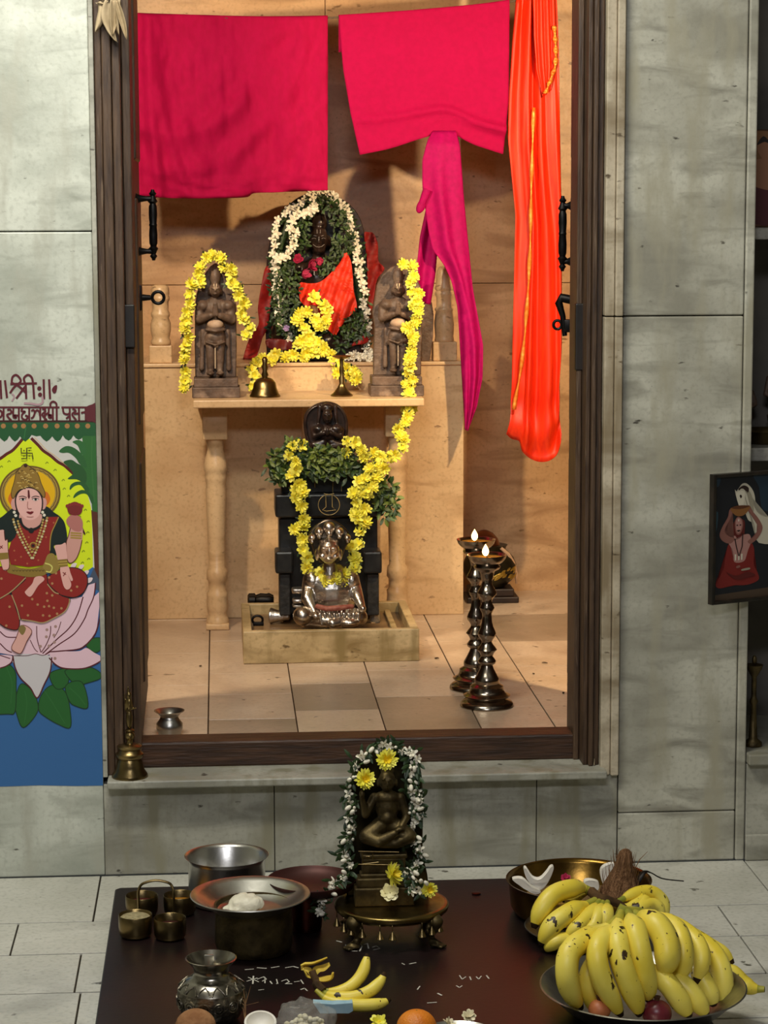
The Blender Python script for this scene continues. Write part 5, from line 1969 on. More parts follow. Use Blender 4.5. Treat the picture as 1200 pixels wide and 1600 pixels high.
# ------------------------------------------------------------------ bananas
def banana(name, P, r, parent, stem=.16, tip=.05, nk=True):
    """P: world polyline stem end -> blossom end"""
    P = resample(crom(P, 8, False), 22)
    mb = MB()
    n = len(P)
    rad = []
    for i in range(n):
        t = i / (n - 1)
        if t < stem:
            q = .36 + .10 * t / stem
        else:
            s = (t - stem) / (1 - stem)
            q = .46 + .54 * min(1, s * 4.2) ** .7 if s < .3 else 1.0
            if s > .72:
                q = 1 - .74 * ((s - .72) / .28) ** 1.9
        rad.append(r * q)
    seg = 10
    k0 = len(mb.f)
    mb.tube(P, rad, seg)
    # pentagonal section
    for i in range(n):
        for j in range(seg):
            idx = i * seg + j
            c_ = P[i]
            v = Vector(mb.v[idx])
            f = 1.0 + (.055 if j % 2 == 0 else -.035) * (1 if stem < i / (n - 1) < .95 else .3)
            mb.v[idx] = tuple(c_ + (v - c_) * f)
    for fi in range(len(mb.f)):
        row = fi // seg
        if row < 22 * stem * .8 and nk:
            mb.m[fi] = 1
        if row >= n - 2:
            mb.m[fi] = 2
    return mb.build(name, [BANANA, BANANAG, BANANAT], parent, True, angle=75)


B3 = (770, 1300, 2.79)


def bp(x, y, Y):
    return at(770 + x / 2.79, 1300 + y / 2.79, Y)


# brass basin with the coconuts
c = G0(904, 1426)
k = kz(c)
root = thing('brass_basin', 'wide shallow brass basin at the back right of the table, holding coconut pieces', 'basin', tuple(c))
H = (at(904, 1374, c.y) - at(904, 1426, c.y)).z
R = 114 * k
mb = MB()
vessel(mb, c, [(0, R * .84), (.004, R * .9), (.02, R * .96), (H * .8, R * .985), (H * .97, R * 1.0), (H, R * 1.025), (H + .002, R * 1.03), (H + .001, R * 1.0), (H * .9, R * .965), (.02, R * .93), (.008, R * .84), (.006, .0005)], 56)
mb.build('basin_body', mat('basin_brass', '9a7634', '6a5024', .26, 1.0, 10, .06, 30), root, angle=50)
bc = c
# floor of broken bits in the basin: a heap of husk scraps
mb = MB()
mb.lathe((c.x, c.y, TB + .008), [(0, R * .8), (.02, R * .84), (.03, R * .6), (.034, R * .2), (.033, .0005)], 28)
for q in range(len(mb.v)):
    v = Vector(mb.v[q])
    mb.v[q] = tuple(v + V(0, 0, .012 * noise.noise(v * 30)))
tag(mb.build('coconut_scraps', mat('coconut_scrap', '5a4428', '8a7048', .9, 0, 60, .8), None, loc=(c.x, c.y, TB + .008)), 'heap of brown coconut scraps filling the brass basin', 'scraps', kind='stuff')
zi = TB + .045
for q, (pl, Y_, lab) in enumerate((
        (((90, 215), (130, 205), (170, 240), (215, 270), (190, 278), (150, 255), (105, 230)), c.y - .03, 'flat white coconut piece nearest the rim of the brass basin'),
        (((140, 175), (150, 165), (175, 200), (205, 205), (235, 180), (255, 160), (272, 165), (262, 195), (235, 235), (205, 255), (175, 240), (150, 210)), c.y - .01, 'curved white coconut piece standing in the left of the brass basin'),
        (((405, 215), (430, 212), (464, 225), (462, 258), (430, 245), (400, 232)), c.y - .05, 'white coconut piece behind the banana stalk'),
        (((470, 190), (480, 155), (520, 140), (535, 150), (520, 190), (490, 240)), c.y + .06, 'white coconut piece behind the husked coconut'))):
    P = [bp(x, y, Y_) for x, y in pl]
    cc = sum(P, V(0, 0, 0)) / len(P)
    mb = MB()
    pp = crom(P, 3)
    mb.prism(pp, (0, .012, .003))
    for i in range(len(mb.v)):
        v = Vector(mb.v[i])
        mb.v[i] = tuple(v + V(0, .6 * (v.x - cc.x) ** 2 / .04, 0))
    o = mb.build('coconut_piece', COCOWHITE, None, True, .002, loc=tuple(cc), angle=50)
    tag(o, lab, 'coconut piece', 'coconut pieces in the brass basin')
o = bpy.data.objects.new('pink_flower', flower_mesh('pink_flower_mesh', [(6, .012, .006, .3, .2, 0), (5, .008, .004, 1, .2, 0)], [mat('rose_petals', 'a81c48', 'c83a60')], None, 8))
link(o)
o.location = bp(318, 203, c.y + .03)
o.location.z = max(o.location.z, zi)
o.rotation_euler = (.6, 0, 0)
tag(o, 'small pink flower among the scraps in the brass basin', 'flower')

# husked coconut with tuft
Yc = c.y - .035
N8 = Fig(770, 1300, 2.79, Yc)
root = thing('husked_coconut', 'brown husked coconut with a tall fibre tuft in the brass basin', 'coconut', tuple(N8.p(550, 300)))
mb = MB()
cz = N8.p(550, 300)
k2 = N8.k
prof = [(-.02, .04), (0, 84 * k2), (20 * k2, 90 * k2), (50 * k2, 88 * k2), (85 * k2, 74 * k2), (120 * k2, 58 * k2), (150 * k2, 44 * k2), (180 * k2, 36 * k2), (205 * k2, 33 * k2), (225 * k2, 28 * k2), (238 * k2, 14 * k2), (242 * k2, .0005)]
mb.lathe(cz, prof, 40)
for i in range(len(mb.v)):
    v = Vector(mb.v[i])
    h = (v.z - cz.z)
    rr = V(v.x - cz.x, v.y - cz.y, 0)
    a = math.atan2(rr.y, rr.x)
    f = 1 + .06 * sin(a * 9 + h * 40) + .05 * noise.noise(v * 60)
    mb.v[i] = tuple(V(cz.x + rr.x * f + .13 * max(0, h) * .9, cz.y + rr.y * f, v.z))
mb.build('husk', COCOHUSK, root, angle=180)
mb = MB()
rn = random.Random(6)
for q in range(60):
    a = rn.uniform(0, 6.28)
    h = rn.uniform(.02, .085)
    r0 = (88 - 700 * h) * k2
    p = cz + V(r0 * cos(a) + .117 * h, r0 * sin(a), h)
    mb.tube([p, p + V(.006 * cos(a), .006 * sin(a), .02), p + V(.004 * cos(a) + rn.uniform(-.008, .008), .004 * sin(a), .04 + rn.uniform(0, .012))], [.0008, .0007, .0003], 4)
mb.tube([N8.p(620, 160), N8.p(640, 120), N8.p(675, 85)], [.0012, .001, .0005], 5)
mb.build('husk_fibres', mat('husk_fibre', '6a4a30', '94704c', .9, 0, 40), root)

# dark ladle sticking out of the basin
mb = MB()
P = crom([bp(630, 215, c.y), bp(660, 175, c.y + .01), bp(690, 178, c.y + .02), bp(740, 203, c.y + .02), bp(832, 214, c.y + .02)], 6, False)
mb.tube(P, [.011 - .008 * min(1, i / 12) for i in range(len(P))], 8, flat=.5)
tag(mb.build('dark_ladle', IRON, None, loc=tuple(P[10])), 'dark thin ladle resting on the right rim of the brass basin', 'ladle')

# steel plate with the rear banana hand
c = on(918, 1462, TB)
k = kz(c)
R = 102 * k
root = thing('steel_plate', 'steel plate under the rear bunch of bananas', 'plate', tuple(c))
mb = MB()
vessel(mb, c, [(0, R * .7), (.003, R * .74), (.014, R * .9), (.022, R * .98), (.024, R), (.026, R * .99), (.016, R * .88), (.006, R * .7), (.005, .0005)], 48)
mb.build('plate_body', STEELDULL, root, angle=50)
p1c = c
Yb = c.y
root = thing('banana_bunch', 'rear bunch of ripe bananas on the steel plate beside the brass basin', 'bananas', (c.x, c.y, TB + .006), 'bunches of bananas')
cr = bp(455, 290, Yb - .02)
rear = [
    ([(455, 275, .0), (400, 247, .01), (340, 245, -.02), (260, 275, -.05), (205, 350, -.07), (178, 420, -.08)], 34),
    ([(450, 295, -.02), (395, 325, -.04), (330, 355, -.08), (265, 400, -.10), (225, 460, -.11), (208, 495, -.11)], 34),
    ([(465, 300, -.03), (430, 350, -.07), (385, 400, -.10), (340, 440, -.11), (325, 465, -.11)], 27),
    ([(480, 305, -.03), (460, 360, -.08), (440, 410, -.10), (410, 440, -.11), (395, 470, -.11)], 26),
    ([(500, 305, -.03), (495, 360, -.08), (485, 420, -.09), (460, 470, -.09), (440, 490, -.09)], 28),
    ([(400, 455, -.09), (340, 468, -.11), (285, 475, -.115), (245, 500, -.115), (240, 520, -.11)], 26),
    ([(430, 262, .03), (380, 268, .04), (340, 290, .03), (300, 300, .02)], 24),
    ([(530, 310, -.01), (590, 330, .0), (640, 310, .02), (665, 290, .03), (640, 340, -.0), (622, 372, -.02)], 24),
    ([(540, 305, .0), (620, 270, .04), (690, 262, .05), (735, 300, .05), (752, 352, .04), (758, 375, .04)], 26),
    ([(560, 330, .0), (640, 330, .0), (690, 312, .02), (725, 330, .02), (738, 365, .01)], 22),
]
for pts, r in rear:
    banana('banana', [bp(x, y, Yb + d) for x, y, d in pts], r * 1.15 * mpp(Yb) / 2.79 * 1.1, root)
mb = MB()
P = crom([bp(425, 255, Yb + .01), bp(460, 285, Yb - .015), bp(510, 300, Yb - .02), bp(560, 320, Yb - .02), bp(600, 360, Yb - .06)], 5, False)
mb.tube(P, [.010, .012, .012, .012, .012, .012, .011, .011, .011, .011, .010, .010, .010, .009, .009, .008, .008, .008, .007, .006, .005][:len(P)], 9)
mb.build('stalk', mat('brown_stalk', '3a2a18', '6a4e30', .8, 0, 30), root)

# steel bowl with the front banana hand and fruit
c = on(1004, 1583, TB)
k = kz(c)
H = (at(1004, 1540, c.y) - at(1004, 1583, c.y)).z
R = 166 * k
root = thing('steel_bowl', 'wide steel bowl at the front right of the table, heaped with bananas and fruit', 'bowl', tuple(c))
mb = MB()
vessel(mb, c, [(0, R * .62), (.003, R * .66), (H * .4, R * .8), (H * .85, R * .93), (H * .96, R * .98), (H, R), (H + .002, R * 1.01), (H + .0035, R * .995), (H * .97, R * .955), (H * .85, R * .91), (H * .4, R * .78), (.007, R * .62), (.005, .0005)], 64)
mb.build('bowl_body', STEELDULL, root, angle=50)
Yb = c.y
root = thing('banana_bunch', 'front bunch of large ripe bananas heaped over the steel bowl', 'bananas', (c.x, c.y, TB + .02), 'bunches of bananas')
front = [
    ([(560, 360, .02), (480, 435, -.02), (400, 470, -.07), (335, 520, -.10), (320, 600, -.12), (335, 690, -.12), (385, 770, -.10)], 48),
    ([(565, 370, .0), (520, 430, -.04), (470, 475, -.09), (455, 550, -.12), (480, 650, -.13), (520, 730, -.13), (560, 800, -.12)], 46),
    ([(560, 350, .0), (545, 400, -.04), (545, 470, -.09), (560, 560, -.12), (595, 660, -.13), (625, 740, -.13), (638, 800, -.12)], 47),
    ([(590, 350, .02), (600, 380, -.02), (620, 430, -.07), (640, 520, -.10), (660, 620, -.11), (675, 690, -.11), (678, 735, -.10)], 50),
    ([(600, 350, .04), (640, 370, .02), (705, 400, -.03), (750, 470, -.06), (758, 550, -.08), (742, 630, -.08)], 56),
    ([(620, 355, .06), (700, 370, .05), (790, 410, .01), (825, 480, -.03), (830, 570, -.05), (808, 660, -.05)], 42),
    ([(640, 350, .08), (760, 390, .08), (860, 450, .04), (902, 510, .01), (908, 580, -.01), (885, 660, -.02)], 42),
    ([(700, 400, .10), (840, 450, .10), (930, 500, .07), (985, 570, .04), (1005, 660, .02), (1000, 730, .01), (985, 775, .01)], 48),
    ([(720, 390, .12), (860, 440, .13), (960, 500, .11), (1010, 530, .1), (1048, 575, .09)], 32),
    ([(1185, 686, .05), (1130, 682, .06), (1090, 660, .07), (1050, 620, .08), (1000, 590, .09)], 36),
    ([(640, 560, -.03), (700, 610, -.06), (760, 660, -.09), (810, 730, -.10), (860, 805, -.10)], 46),
    ([(760, 560, -.0), (800, 640, -.05), (850, 690, -.07), (890, 740, -.08), (935, 800, -.08)], 44),
    ([(860, 560, .03), (900, 620, .0), (940, 690, -.02), (965, 760, -.03)], 40),
    ([(560, 480, -.02), (450, 560, -.07), (410, 640, -.09), (430, 730, -.09), (460, 790, -.08)], 38),
]
for pts, r in front:
    banana('banana', [bp(x, y, Yb + d) for x, y, d in pts], r * 1.06 * mpp(Yb) / 2.79, root, .14)
mb = MB()
P = crom([bp(545, 335, Yb + .03), bp(580, 350, Yb + .03), bp(640, 355, Yb + .06), bp(720, 390, Yb + .1)], 5, False)
mb.tube(P, .013, 9)
mb.build('stalk', BANANAG, root)
for x, y, r, d, m, lab, nm in ((465, 775, 50, -.125, mat('peach_skin', 'a85a34', 'c47a48', .5, 0, 12), 'orange brown fruit under the left bananas in the steel bowl', 'orange_fruit'), (715, 790, 66, -.115, mat('red_fruit_skin', '5a1820', '84303a', .35, 0, 14), 'dark red pomegranate at the front rim of the steel bowl', 'pomegranate')):
    p = bp(x, y, Yb + d)
    rr = r * mpp(Yb) / 2.79
    root = thing(nm, lab, 'fruit', (p.x, p.y, p.z - rr))
    mb = MB()
    mb.ell(p, (rr, rr, rr * .93), None, 22, 14)
    mb.build('fruit_body', m, root)
    mb = MB()
    mb.lathe(p + V(0, 0, rr * .88), [(0, .005), (.005, .006), (.009, .008), (.009, .004), (.004, .0005)], 10)
    mb.build('crown', mat('dry_calyx', '4a3020', '6a4a30', .8), root)

# three-banana hand with torn stalk at the front centre
c = G0(560, 1586)
Yb = c.y
C9 = lambda x, y, d: at(440 + x / 4, 1370 + y / 4, Yb + d)
root = thing('banana_bunch', 'small hand of three bananas with a torn stalk at the front centre of the table', 'bananas', tuple(c), 'bunches of bananas')
for pts, r in (([(240, 690, .03), (290, 715, .02), (380, 710, .02), (460, 660, .03), (515, 580, .045), (535, 480, .06)], 40), ([(235, 700, .02), (300, 740, .0), (430, 755, -.01), (550, 715, .0), (620, 650, .015), (645, 595, .02)], 42), ([(215, 710, .0), (300, 775, -.02), (430, 800, -.03), (560, 800, -.03), (640, 785, -.025), (680, 765, -.02)], 42)):
    banana('banana', [C9(*p) for p in pts], r * mpp(Yb) / 4 * 1.0, root, .12)
mb = MB()
P = crom([C9(260, 715, .01), C9(225, 680, .02), C9(210, 640, .03), C9(190, 590, .04)], 5, False)
mb.tube(P, [.010] * 8 + [.008] * (len(P) - 8), 9)
mb.build('stalk', mat('brown_stalk', '3a2a18', '6a4e30'), root)
PEEL = mat('peel_strip', 'c8a838', 'e4c858', .7, 0, 20)
for pts, wd in ((((190, 620, .04), (170, 580, .045), (130, 565, .05), (140, 545, .05), (200, 540, .05), (285, 505, .05)), .007), (((200, 620, .04), (220, 580, .045), (260, 570, .05), (300, 545, .05)), .008), (((185, 630, .035), (160, 620, .035), (150, 600, .035), (135, 575, .035)), .005), (((215, 640, .035), (250, 640, .035), (310, 630, .03), (320, 600, .03)), .009)):
    P = resample(crom([C9(*p) for p in pts], 5, False), 14)
    mb = MB()
    mb.tube(P, [wd * 1.7 * (.5 + .5 * sin(pi * i / 13)) for i in range(14)], 8, flat=.3)
    mb.build('torn_stem', PEEL, root)

# ------------------------------------------------------------------ things along the front edge
c = G0(306, 1630)
k = kz(c)
root = thing('brown_coconut', 'pale brown coconut at the front left edge of the table', 'coconut', tuple(c))
mb = MB()
mb.ell(c + V(0, 0, 28 * k), (33 * k, 33 * k, 28 * k), None, 24, 14)
mb.build('shell', mat('pale_coconut_shell', '8a5e3c', 'b0825a', .8, 0, 18, .6, 60), root)
c = G0(407, 1616)
k = kz(c)
root = thing('coconut_half', 'white coconut half turned open beside the plastic bag', 'coconut half', tuple(c))
mb = MB()
T = Matrix.Rotation(radians(24), 3, 'X')
R = 26 * k
mb.lathe(c + V(0, 0, R * .75), [(-R * .7, .001), (-R * .6, R * .5), (-R * .3, R * .85), (0, R), (.002, R * 1.0)], 30, T, False)
mb.build('husk_shell', COCOHUSK, root)
mb = MB()
mb.lathe(c + V(0, 0, R * .75), [(.002, R), (.0025, R * .86), (-R * .25, R * .72), (-R * .5, R * .4), (-R * .56, .001)], 30, T, False)
mb.build('white_flesh', COCOWHITE, root)
mb = MB()
rn = random.Random(9)
for q in ((398, 1562, 388, 1545), (398, 1562, 400, 1540), (396, 1565, 378, 1560), (398, 1565, 412, 1566), (394, 1570, 376, 1572), (398, 1566, 384, 1552)):
    mb.tube([c + V(-.03, .03, .012), at(q[0] - 14, q[1] + 6, c.y + .05), at(q[2] - 8, q[3], c.y + .06)], [.0012, .0009, .0004], 5)
mb.build('husk_fibres', mat('husk_fibre', '6a4a30', '94704c'), root)

c = G0(476, 1622)
k = kz(c)
mb = MB()
mb.ell(c + V(0, 0, 26 * k), (46 * k, 36 * k, 30 * k), None, 40, 26)
for i in range(len(mb.v)):
    v = Vector(mb.v[i])
    n_ = noise.noise(v * 40) + .6 * abs(noise.noise(v * 90)) + .5 * abs(noise.noise(v * 26 + V(4, 1, 2)))
    d = (v - c)
    q = c + d * (1 + .22 * n_)
    q.z = max(q.z, TB + .001)
    mb.v[i] = tuple(q)
root = thing('plastic_bag', 'crumpled clear plastic bag of white flowers at the front of the table', 'bag', tuple(c))
pm = mat('thin_clear_plastic', 'e4e4dc', 'f0f0e8', .18, 0, 20, .5, 60, alpha=.15)
mb.build('bag_film', pm, root, angle=180)
mb = MB()
rn = random.Random(12)
for q in range(70):
    a, b = rn.uniform(0, 6.28), rn.uniform(0, 1)
    p = c + V(34 * k * b * cos(a), 26 * k * b * sin(a), (10 + 32 * rn.random() * (1 - b * .6)) * k)
    mb.ell(p, (.006, .005, .005), None, 8, 6)
mb.build('white_petals_inside', mat('faded_petals', 'cfc6a0', 'e6dfc4', .8, 0, 60), root)['kind'] = 'stuff'

c = G0(520, 1594)
mb = MB()
P = [at(x, y, c.y - .02) for x, y in ((489, 1567), (520, 1569), (551, 1567), (552, 1580), (545, 1584), (500, 1584))]
mb.prism(P, (0, .012, .004))
o = mb.build('blue_packet', mat('pale_blue_paper', '8fb4c4', 'b4d0da', .5, 0, 20), None, True, .001, loc=tuple(sum(P, V(0, 0, 0)) / 6), angle=40)
tag(o, 'pale blue paper packet lying against the three bananas', 'packet')
c = G0(592, 1606)
o = bpy.data.objects.new('small_chrysanthemum', MUMS[0])
link(o)
o.location = c + V(0, 0, .012)
o.rotation_euler = (.7, .1, 0)
o.scale = (.85,) * 3
tag(o, 'small yellow chrysanthemum lying between the bananas and the orange', 'flower')
c = G0(651, 1634)
k = kz(c)
root = thing('orange', 'ripe orange at the front centre edge of the table', 'orange', tuple(c))
mb = MB()
mb.ell(c + V(0, 0, 30 * k), (33 * k, 33 * k, 30 * k), None, 28, 18)
mb.build('peel', mat('orange_peel', 'd87414', 'e88a24', .4, 0, 30, .25, 260), root)
mb = MB()
mb.lathe(c + V(0, 0, 58.5 * k), [(0, .004), (.0015, .003), (.002, .0005)], 8)
mb.build('stem_scar', mat('green_scar', '5a6020', '6a7030', .8), root)
c = G0(715, 1632)
k = kz(c)
root = thing('steel_saucer', 'small bright steel plate with white flowers at the front edge beside the orange', 'plate', tuple(c))
R = 66 * k
mb = MB()
vessel(mb, c, [(0, R * .7), (.002, R * .74), (.012, R * .9), (.018, R), (.020, R), (.014, R * .9), (.005, R * .72), (.004, .0005)], 44)
mb.build('plate_body', STEEL, root, angle=50)
for q, (x, y, lab) in enumerate(((732, 1590, 'wilted white flower on the rear rim of the small steel plate'), (700, 1602, 'white flower lying on the small steel plate nearest the orange'))):
    o = bpy.data.objects.new('white_flower', flower_mesh('wilted_mesh', [(8, .016, .005, .8, -.3, 0), (6, .011, .004, 1.4, -.2, 0)], [mat('wilted_petals', 'd8cda8', 'efe6c8', .7)], None, 20 + q))
    link(o)
    p = on(x, y, TB + .02)
    o.location = p
    o.rotation_euler = (.5, .3 * q, q)
    tag(o, lab, 'flower', 'white flowers on the small steel plate')
# dry scraps on table
o = None
mb = MB()
p = on(744, 1397, TB)
mb.lathe(p, [(0, .010), (.003, .012), (.004, .010), (.004, .0005)], 14)
tag(mb.build('dark_coin', COPPER, None, loc=tuple(p)), 'small dark coin on the table behind the bronze stool at the right', 'coin')

# ------------------------------------------------------------------ wall painting left of the doorway (paint on the marble)
MX0 = -0.3128
wroot = thing('wall_mural', 'painted mural of a goddess seated on a pink lotus, left of the doorway', 'mural', (at(75, 1225, 0).x, 0, at(75, 1225, 0).z))
_layer = [0]


def paintmat(h):
    return mat('paint_' + h, h, h, .55, 0, 20)


def brown_shift(h, f=.93):
    return h


class Paint:
    """flat paint shapes of one part; several colours, each a little nearer than the last"""

    def __init__(self, name, label=None):
        self.mb, self.mats, self.name, self.label = MB(), [], name, label

    def _mi(self, h):
        if h not in self.mats:
            self.mats.append(h)
        self.mb.mi = self.mats.index(h)

    def pt(self, x, y):
        p = at(x, y, 0)
        p.x = min(p.x, MX0 - .0005)
        p.y = -.0008 - _layer[0] * .000012
        return p

    def poly(self, T, pts, h, smooth=True):
        _layer[0] += 1
        self._mi(h)
        P = [T(x, y) for x, y in pts]
        if smooth:
            P = [(p.x, p.y) for p in crom([(x, y, 0) for x, y in P], 4)]
        V_ = [self.pt(*p) for p in P]
        bm = bmesh.new()
        f = bm.faces.new([bm.verts.new(v) for v in V_])
        f.normal_update()
        if f.normal.y > 0:
            f.normal_flip()
        bmesh.ops.triangulate(bm, faces=[f])
        self.mb.bm(bm)
        bm.free()
        return self

    def line(self, T, pts, h, wd, smooth=True, closed=False):
        """brush stroke; wd in picture pixels"""
        _layer[0] += 1
        self._mi(h)
        P = [T(x, y) for x, y in pts]
        if smooth and len(P) > 2:
            P = [(p.x, p.y) for p in crom([(x, y, 0) for x, y in P], 5, closed)]
        if closed:
            P = P + P[:1]
        n = len(P)
        L, R = [], []
        for i, p in enumerate(P):
            a, b = P[max(i - 1, 0)], P[min(i + 1, n - 1)]
            dx, dy = b[0] - a[0], b[1] - a[1]
            l = sqrt(dx * dx + dy * dy) or 1
            nx, ny = -dy / l * wd / 2, dx / l * wd / 2
            L.append(self.pt(p[0] + nx, p[1] + ny))
            R.append(self.pt(p[0] - nx, p[1] - ny))
        for i in range(n - 1):
            self.mb.add([L[i], R[i], R[i + 1], L[i + 1]], [(0, 1, 2, 3)])
        return self

    def dot(self, T, x, y, r, h):
        cx, cy = T(x, y)
        return self.poly(lambda a, b: (a, b), [(cx + r * cos(2 * pi * q / 10), cy + r * sin(2 * pi * q / 10)) for q in range(10)], h, False)

    def done(self):
        o = self.mb.build(self.name, [paintmat(h) for h in self.mats], wroot, False, own=True)
        if self.label:
            o['label'] = self.label
        return o


PX = lambda x, y: (x, y)
C3 = lambda x, y: (x / 6.665, 680 + y / 6.665)
C4 = lambda x, y: (x / 5.926, 880 + y / 5.926)
C8 = lambda x, y: (x / 6.667, 570 + y / 6.667)
MAR, GLD, SKN, SARI, PNK = '5a1622', 'a88a3a', 'e8b0a6', '92221c', 'eec8d6'

p = Paint('painted_ground')
p.poly(PX, [(-75, 660), (175, 660), (175, 900), (-75, 900)], 'cfccc6', False)
p.poly(PX, [(-75, 925), (60, 900), (130, 880), (175, 890), (175, 1227), (120, 1228), (60, 1227), (0, 1229), (-75, 1228)], '356aa6', False)
p.poly(C3, [(-500, 480), (-250, 330), (0, 250), (110, 160), (230, 60), (290, 25), (370, 95), (480, 190), (600, 265), (690, 330), (770, 400), (860, 500), (920, 640), (950, 760), (962, 1000), (968, 1370), (900, 1420), (0, 1420), (-500, 1420)], 'dcec18', False)
for x, y in ((95, 275), (490, 290), (575, 365), (660, 470), (670, 560), (715, 635), (830, 850), (890, 780), (920, 900), (915, 1015), (905, 1120), (870, 1210), (15, 330), (925, 1290), (860, 1330)):
    p.line(C3, [(x - 16, y + 8), (x, y - 10), (x + 14, y + 4)], '8a9a10', 1.6)
p.line(C3, [(-300, 420), (-150, 330), (0, 245), (70, 195), (140, 150), (235, 40)], '5c1c12', 4.6)
p.line(C3, [(325, 30), (400, 105), (450, 160), (530, 215), (600, 275), (670, 315), (710, 350), (770, 405)], '5c1c12', 4.6)
p.line(C3, [(360, 25), (425, 90), (480, 150), (560, 205), (630, 262), (690, 310), (740, 345), (775, 395)], 'd8b890', 1.4)
p.poly(C3, [(975, 1385), (1010, 1390), (1065, 1480), (1065, 1620), (985, 1600), (900, 1560)], '4a5468', False)
p.done()

p = Paint('painted_palm')
p.poly(C3, [(950, 780), (1080, 780), (1080, 1500), (985, 1400), (972, 1100)], '5a2c1c', False)
p.poly(C3, [(850, -20), (1080, -20), (1080, 800), (960, 790), (950, 650), (880, 560), (850, 470), (850, 380), (840, 300), (870, 150)], '30682f', False)
p.poly(C3, [(615, 165), (680, 115), (760, 125), (840, 185), (890, 260), (900, 340), (830, 300), (790, 240), (720, 185), (650, 185)], '2c6030')
p.poly(C3, [(660, 280), (740, 255), (800, 290), (850, 320), (900, 400), (890, 500), (800, 460), (705, 455), (760, 400), (720, 340)], '28562a')
p.poly(C3, [(728, 570), (735, 520), (790, 485), (870, 490), (930, 560), (900, 590), (840, 520), (775, 530)], '2a5a2c')
p.poly(C3, [(765, 655), (785, 605), (850, 570), (920, 590), (980, 660), (960, 720), (910, 620), (840, 612)], '2a5a2c')
p.poly(C3, [(755, 70), (820, 50), (880, 90), (900, 180), (850, 200), (810, 110)], '306834')
p.line(C3, [(960, 20), (955, 300), (985, 700)], '3a6e36', 2.2)
p.done()

p = Paint('painted_leaf_festoon')
p.poly(C8, [(-500, 585), (1030, 585), (1030, 740), (870, 740), (845, 770), (820, 780), (790, 765), (765, 735), (740, 775), (715, 790), (680, 770), (655, 735), (630, 780), (600, 800), (570, 780), (545, 745), (515, 780), (485, 800), (450, 775), (420, 738), (380, 745), (330, 730), (300, 770), (265, 800), (235, 780), (210, 745), (185, 780), (155, 800), (125, 775), (98, 738), (75, 780), (45, 800), (15, 775), (-20, 740), (-60, 800), (-110, 740), (-160, 800), (-220, 740), (-300, 800), (-380, 740), (-500, 800)], '20562e', False)
p.line(C8, [(-500, 588), (1030, 588)], '3a1a14', 3.2, False)
for x in (35, 155, 245, 355, 475, 595, 700, 805, 915, -80, -200):
    p.dot(C8, x, 637, 4.0, 'a87a48')
p.line(C8, [(270, 650), (250, 770)], '2f6a3a', 2)
p.done()

p = Paint('lettering', 'dark maroon hand painted lettering')
W1 = 3.4
for st in ([(-45, 160), (-38, 350)], [(4, 160), (14, 355)], [(52, 160), (74, 345)], [(108, 200), (385, 192)], [(122, 190), (130, 130), (165, 105), (200, 130), (215, 175), (150, 230), (105, 295)], [(130, 190), (200, 225), (270, 290)], [(170, 350), (215, 290), (262, 225)], [(268, 190), (274, 355)], [(262, 195), (250, 140), (290, 105), (330, 130), (345, 200), (356, 355)], [(455, 150), (460, 355)], [(512, 150), (522, 355)]):
    p.line(C8, st, MAR, W1, len(st) > 2)
p.dot(C8, 410, 245, 3.4, MAR)
p.dot(C8, 418, 310, 3.4, MAR)
p.poly(C8, [(540, 260), (565, 220), (595, 215), (588, 275), (565, 298)], MAR)
p.line(C8, [(440, 330), (445, 390), (400, 415), (330, 405), (250, 400)], 'b08e96', 3.2)
p.line(C8, [(125, 300), (150, 330), (125, 378)], 'b08e96', 2.4)
p.line(C8, [(-500, 442), (620, 442)], MAR, 2.6, False)
p.line(C8, [(640, 442), (1015, 442)], MAR, 2.6, False)
W2 = 3.0
for st in ([(-300, 445), (-300, 580)], [(-250, 445), (-250, 580)], [(-330, 500), (-240, 520)], [(-150, 445), (-150, 580)], [(-160, 500), (-90, 480), (-90, 540), (-150, 560)], [(-60, 445), (-60, 580)],
           [(-40, 500), (0, 475), (22, 500), (10, 540), (-25, 545), (-40, 500)], [(38, 445), (38, 580)],
           [(75, 470), (108, 468), (118, 500), (75, 520), (95, 555), (120, 580)],
           [(140, 445), (140, 540), (170, 550), (150, 525), (195, 530)], [(197, 445), (197, 580)],
           [(235, 445), (225, 480), (262, 488), (232, 515), (232, 555), (268, 572), (290, 540), (262, 525)], [(305, 445), (305, 580)],
           [(325, 480), (350, 470), (362, 500), (345, 545), (322, 555)], [(362, 500), (385, 472), (410, 490), (415, 530)], [(420, 445), (420, 575)],
           [(440, 455), (475, 480), (440, 520), (490, 575)], [(470, 445), (468, 580)], [(445, 545), (500, 500)],
           [(510, 445), (508, 540), (535, 550), (515, 520), (548, 530)], [(550, 445), (552, 580)], [(592, 580), (590, 440), (585, 400), (552, 382), (525, 405), (530, 442)],
           [(655, 450), (665, 500), (700, 515), (722, 505)], [(726, 445), (730, 580)], [(690, 560), (726, 530)],
           [(755, 455), (790, 480), (752, 515), (795, 575)], [(770, 510), (820, 505)], [(822, 445), (825, 578)],
           [(845, 500), (890, 490)], [(892, 445), (894, 578)], [(905, 520), (955, 510)], [(958, 445), (960, 578)]):
    p.line(C8, st, MAR, W2, len(st) > 2)
p.poly(C8, [(900, 440), (960, 412), (1010, 405), (1012, 595), (960, 590), (905, 585), (890, 520)], '5e2028')
p.done()

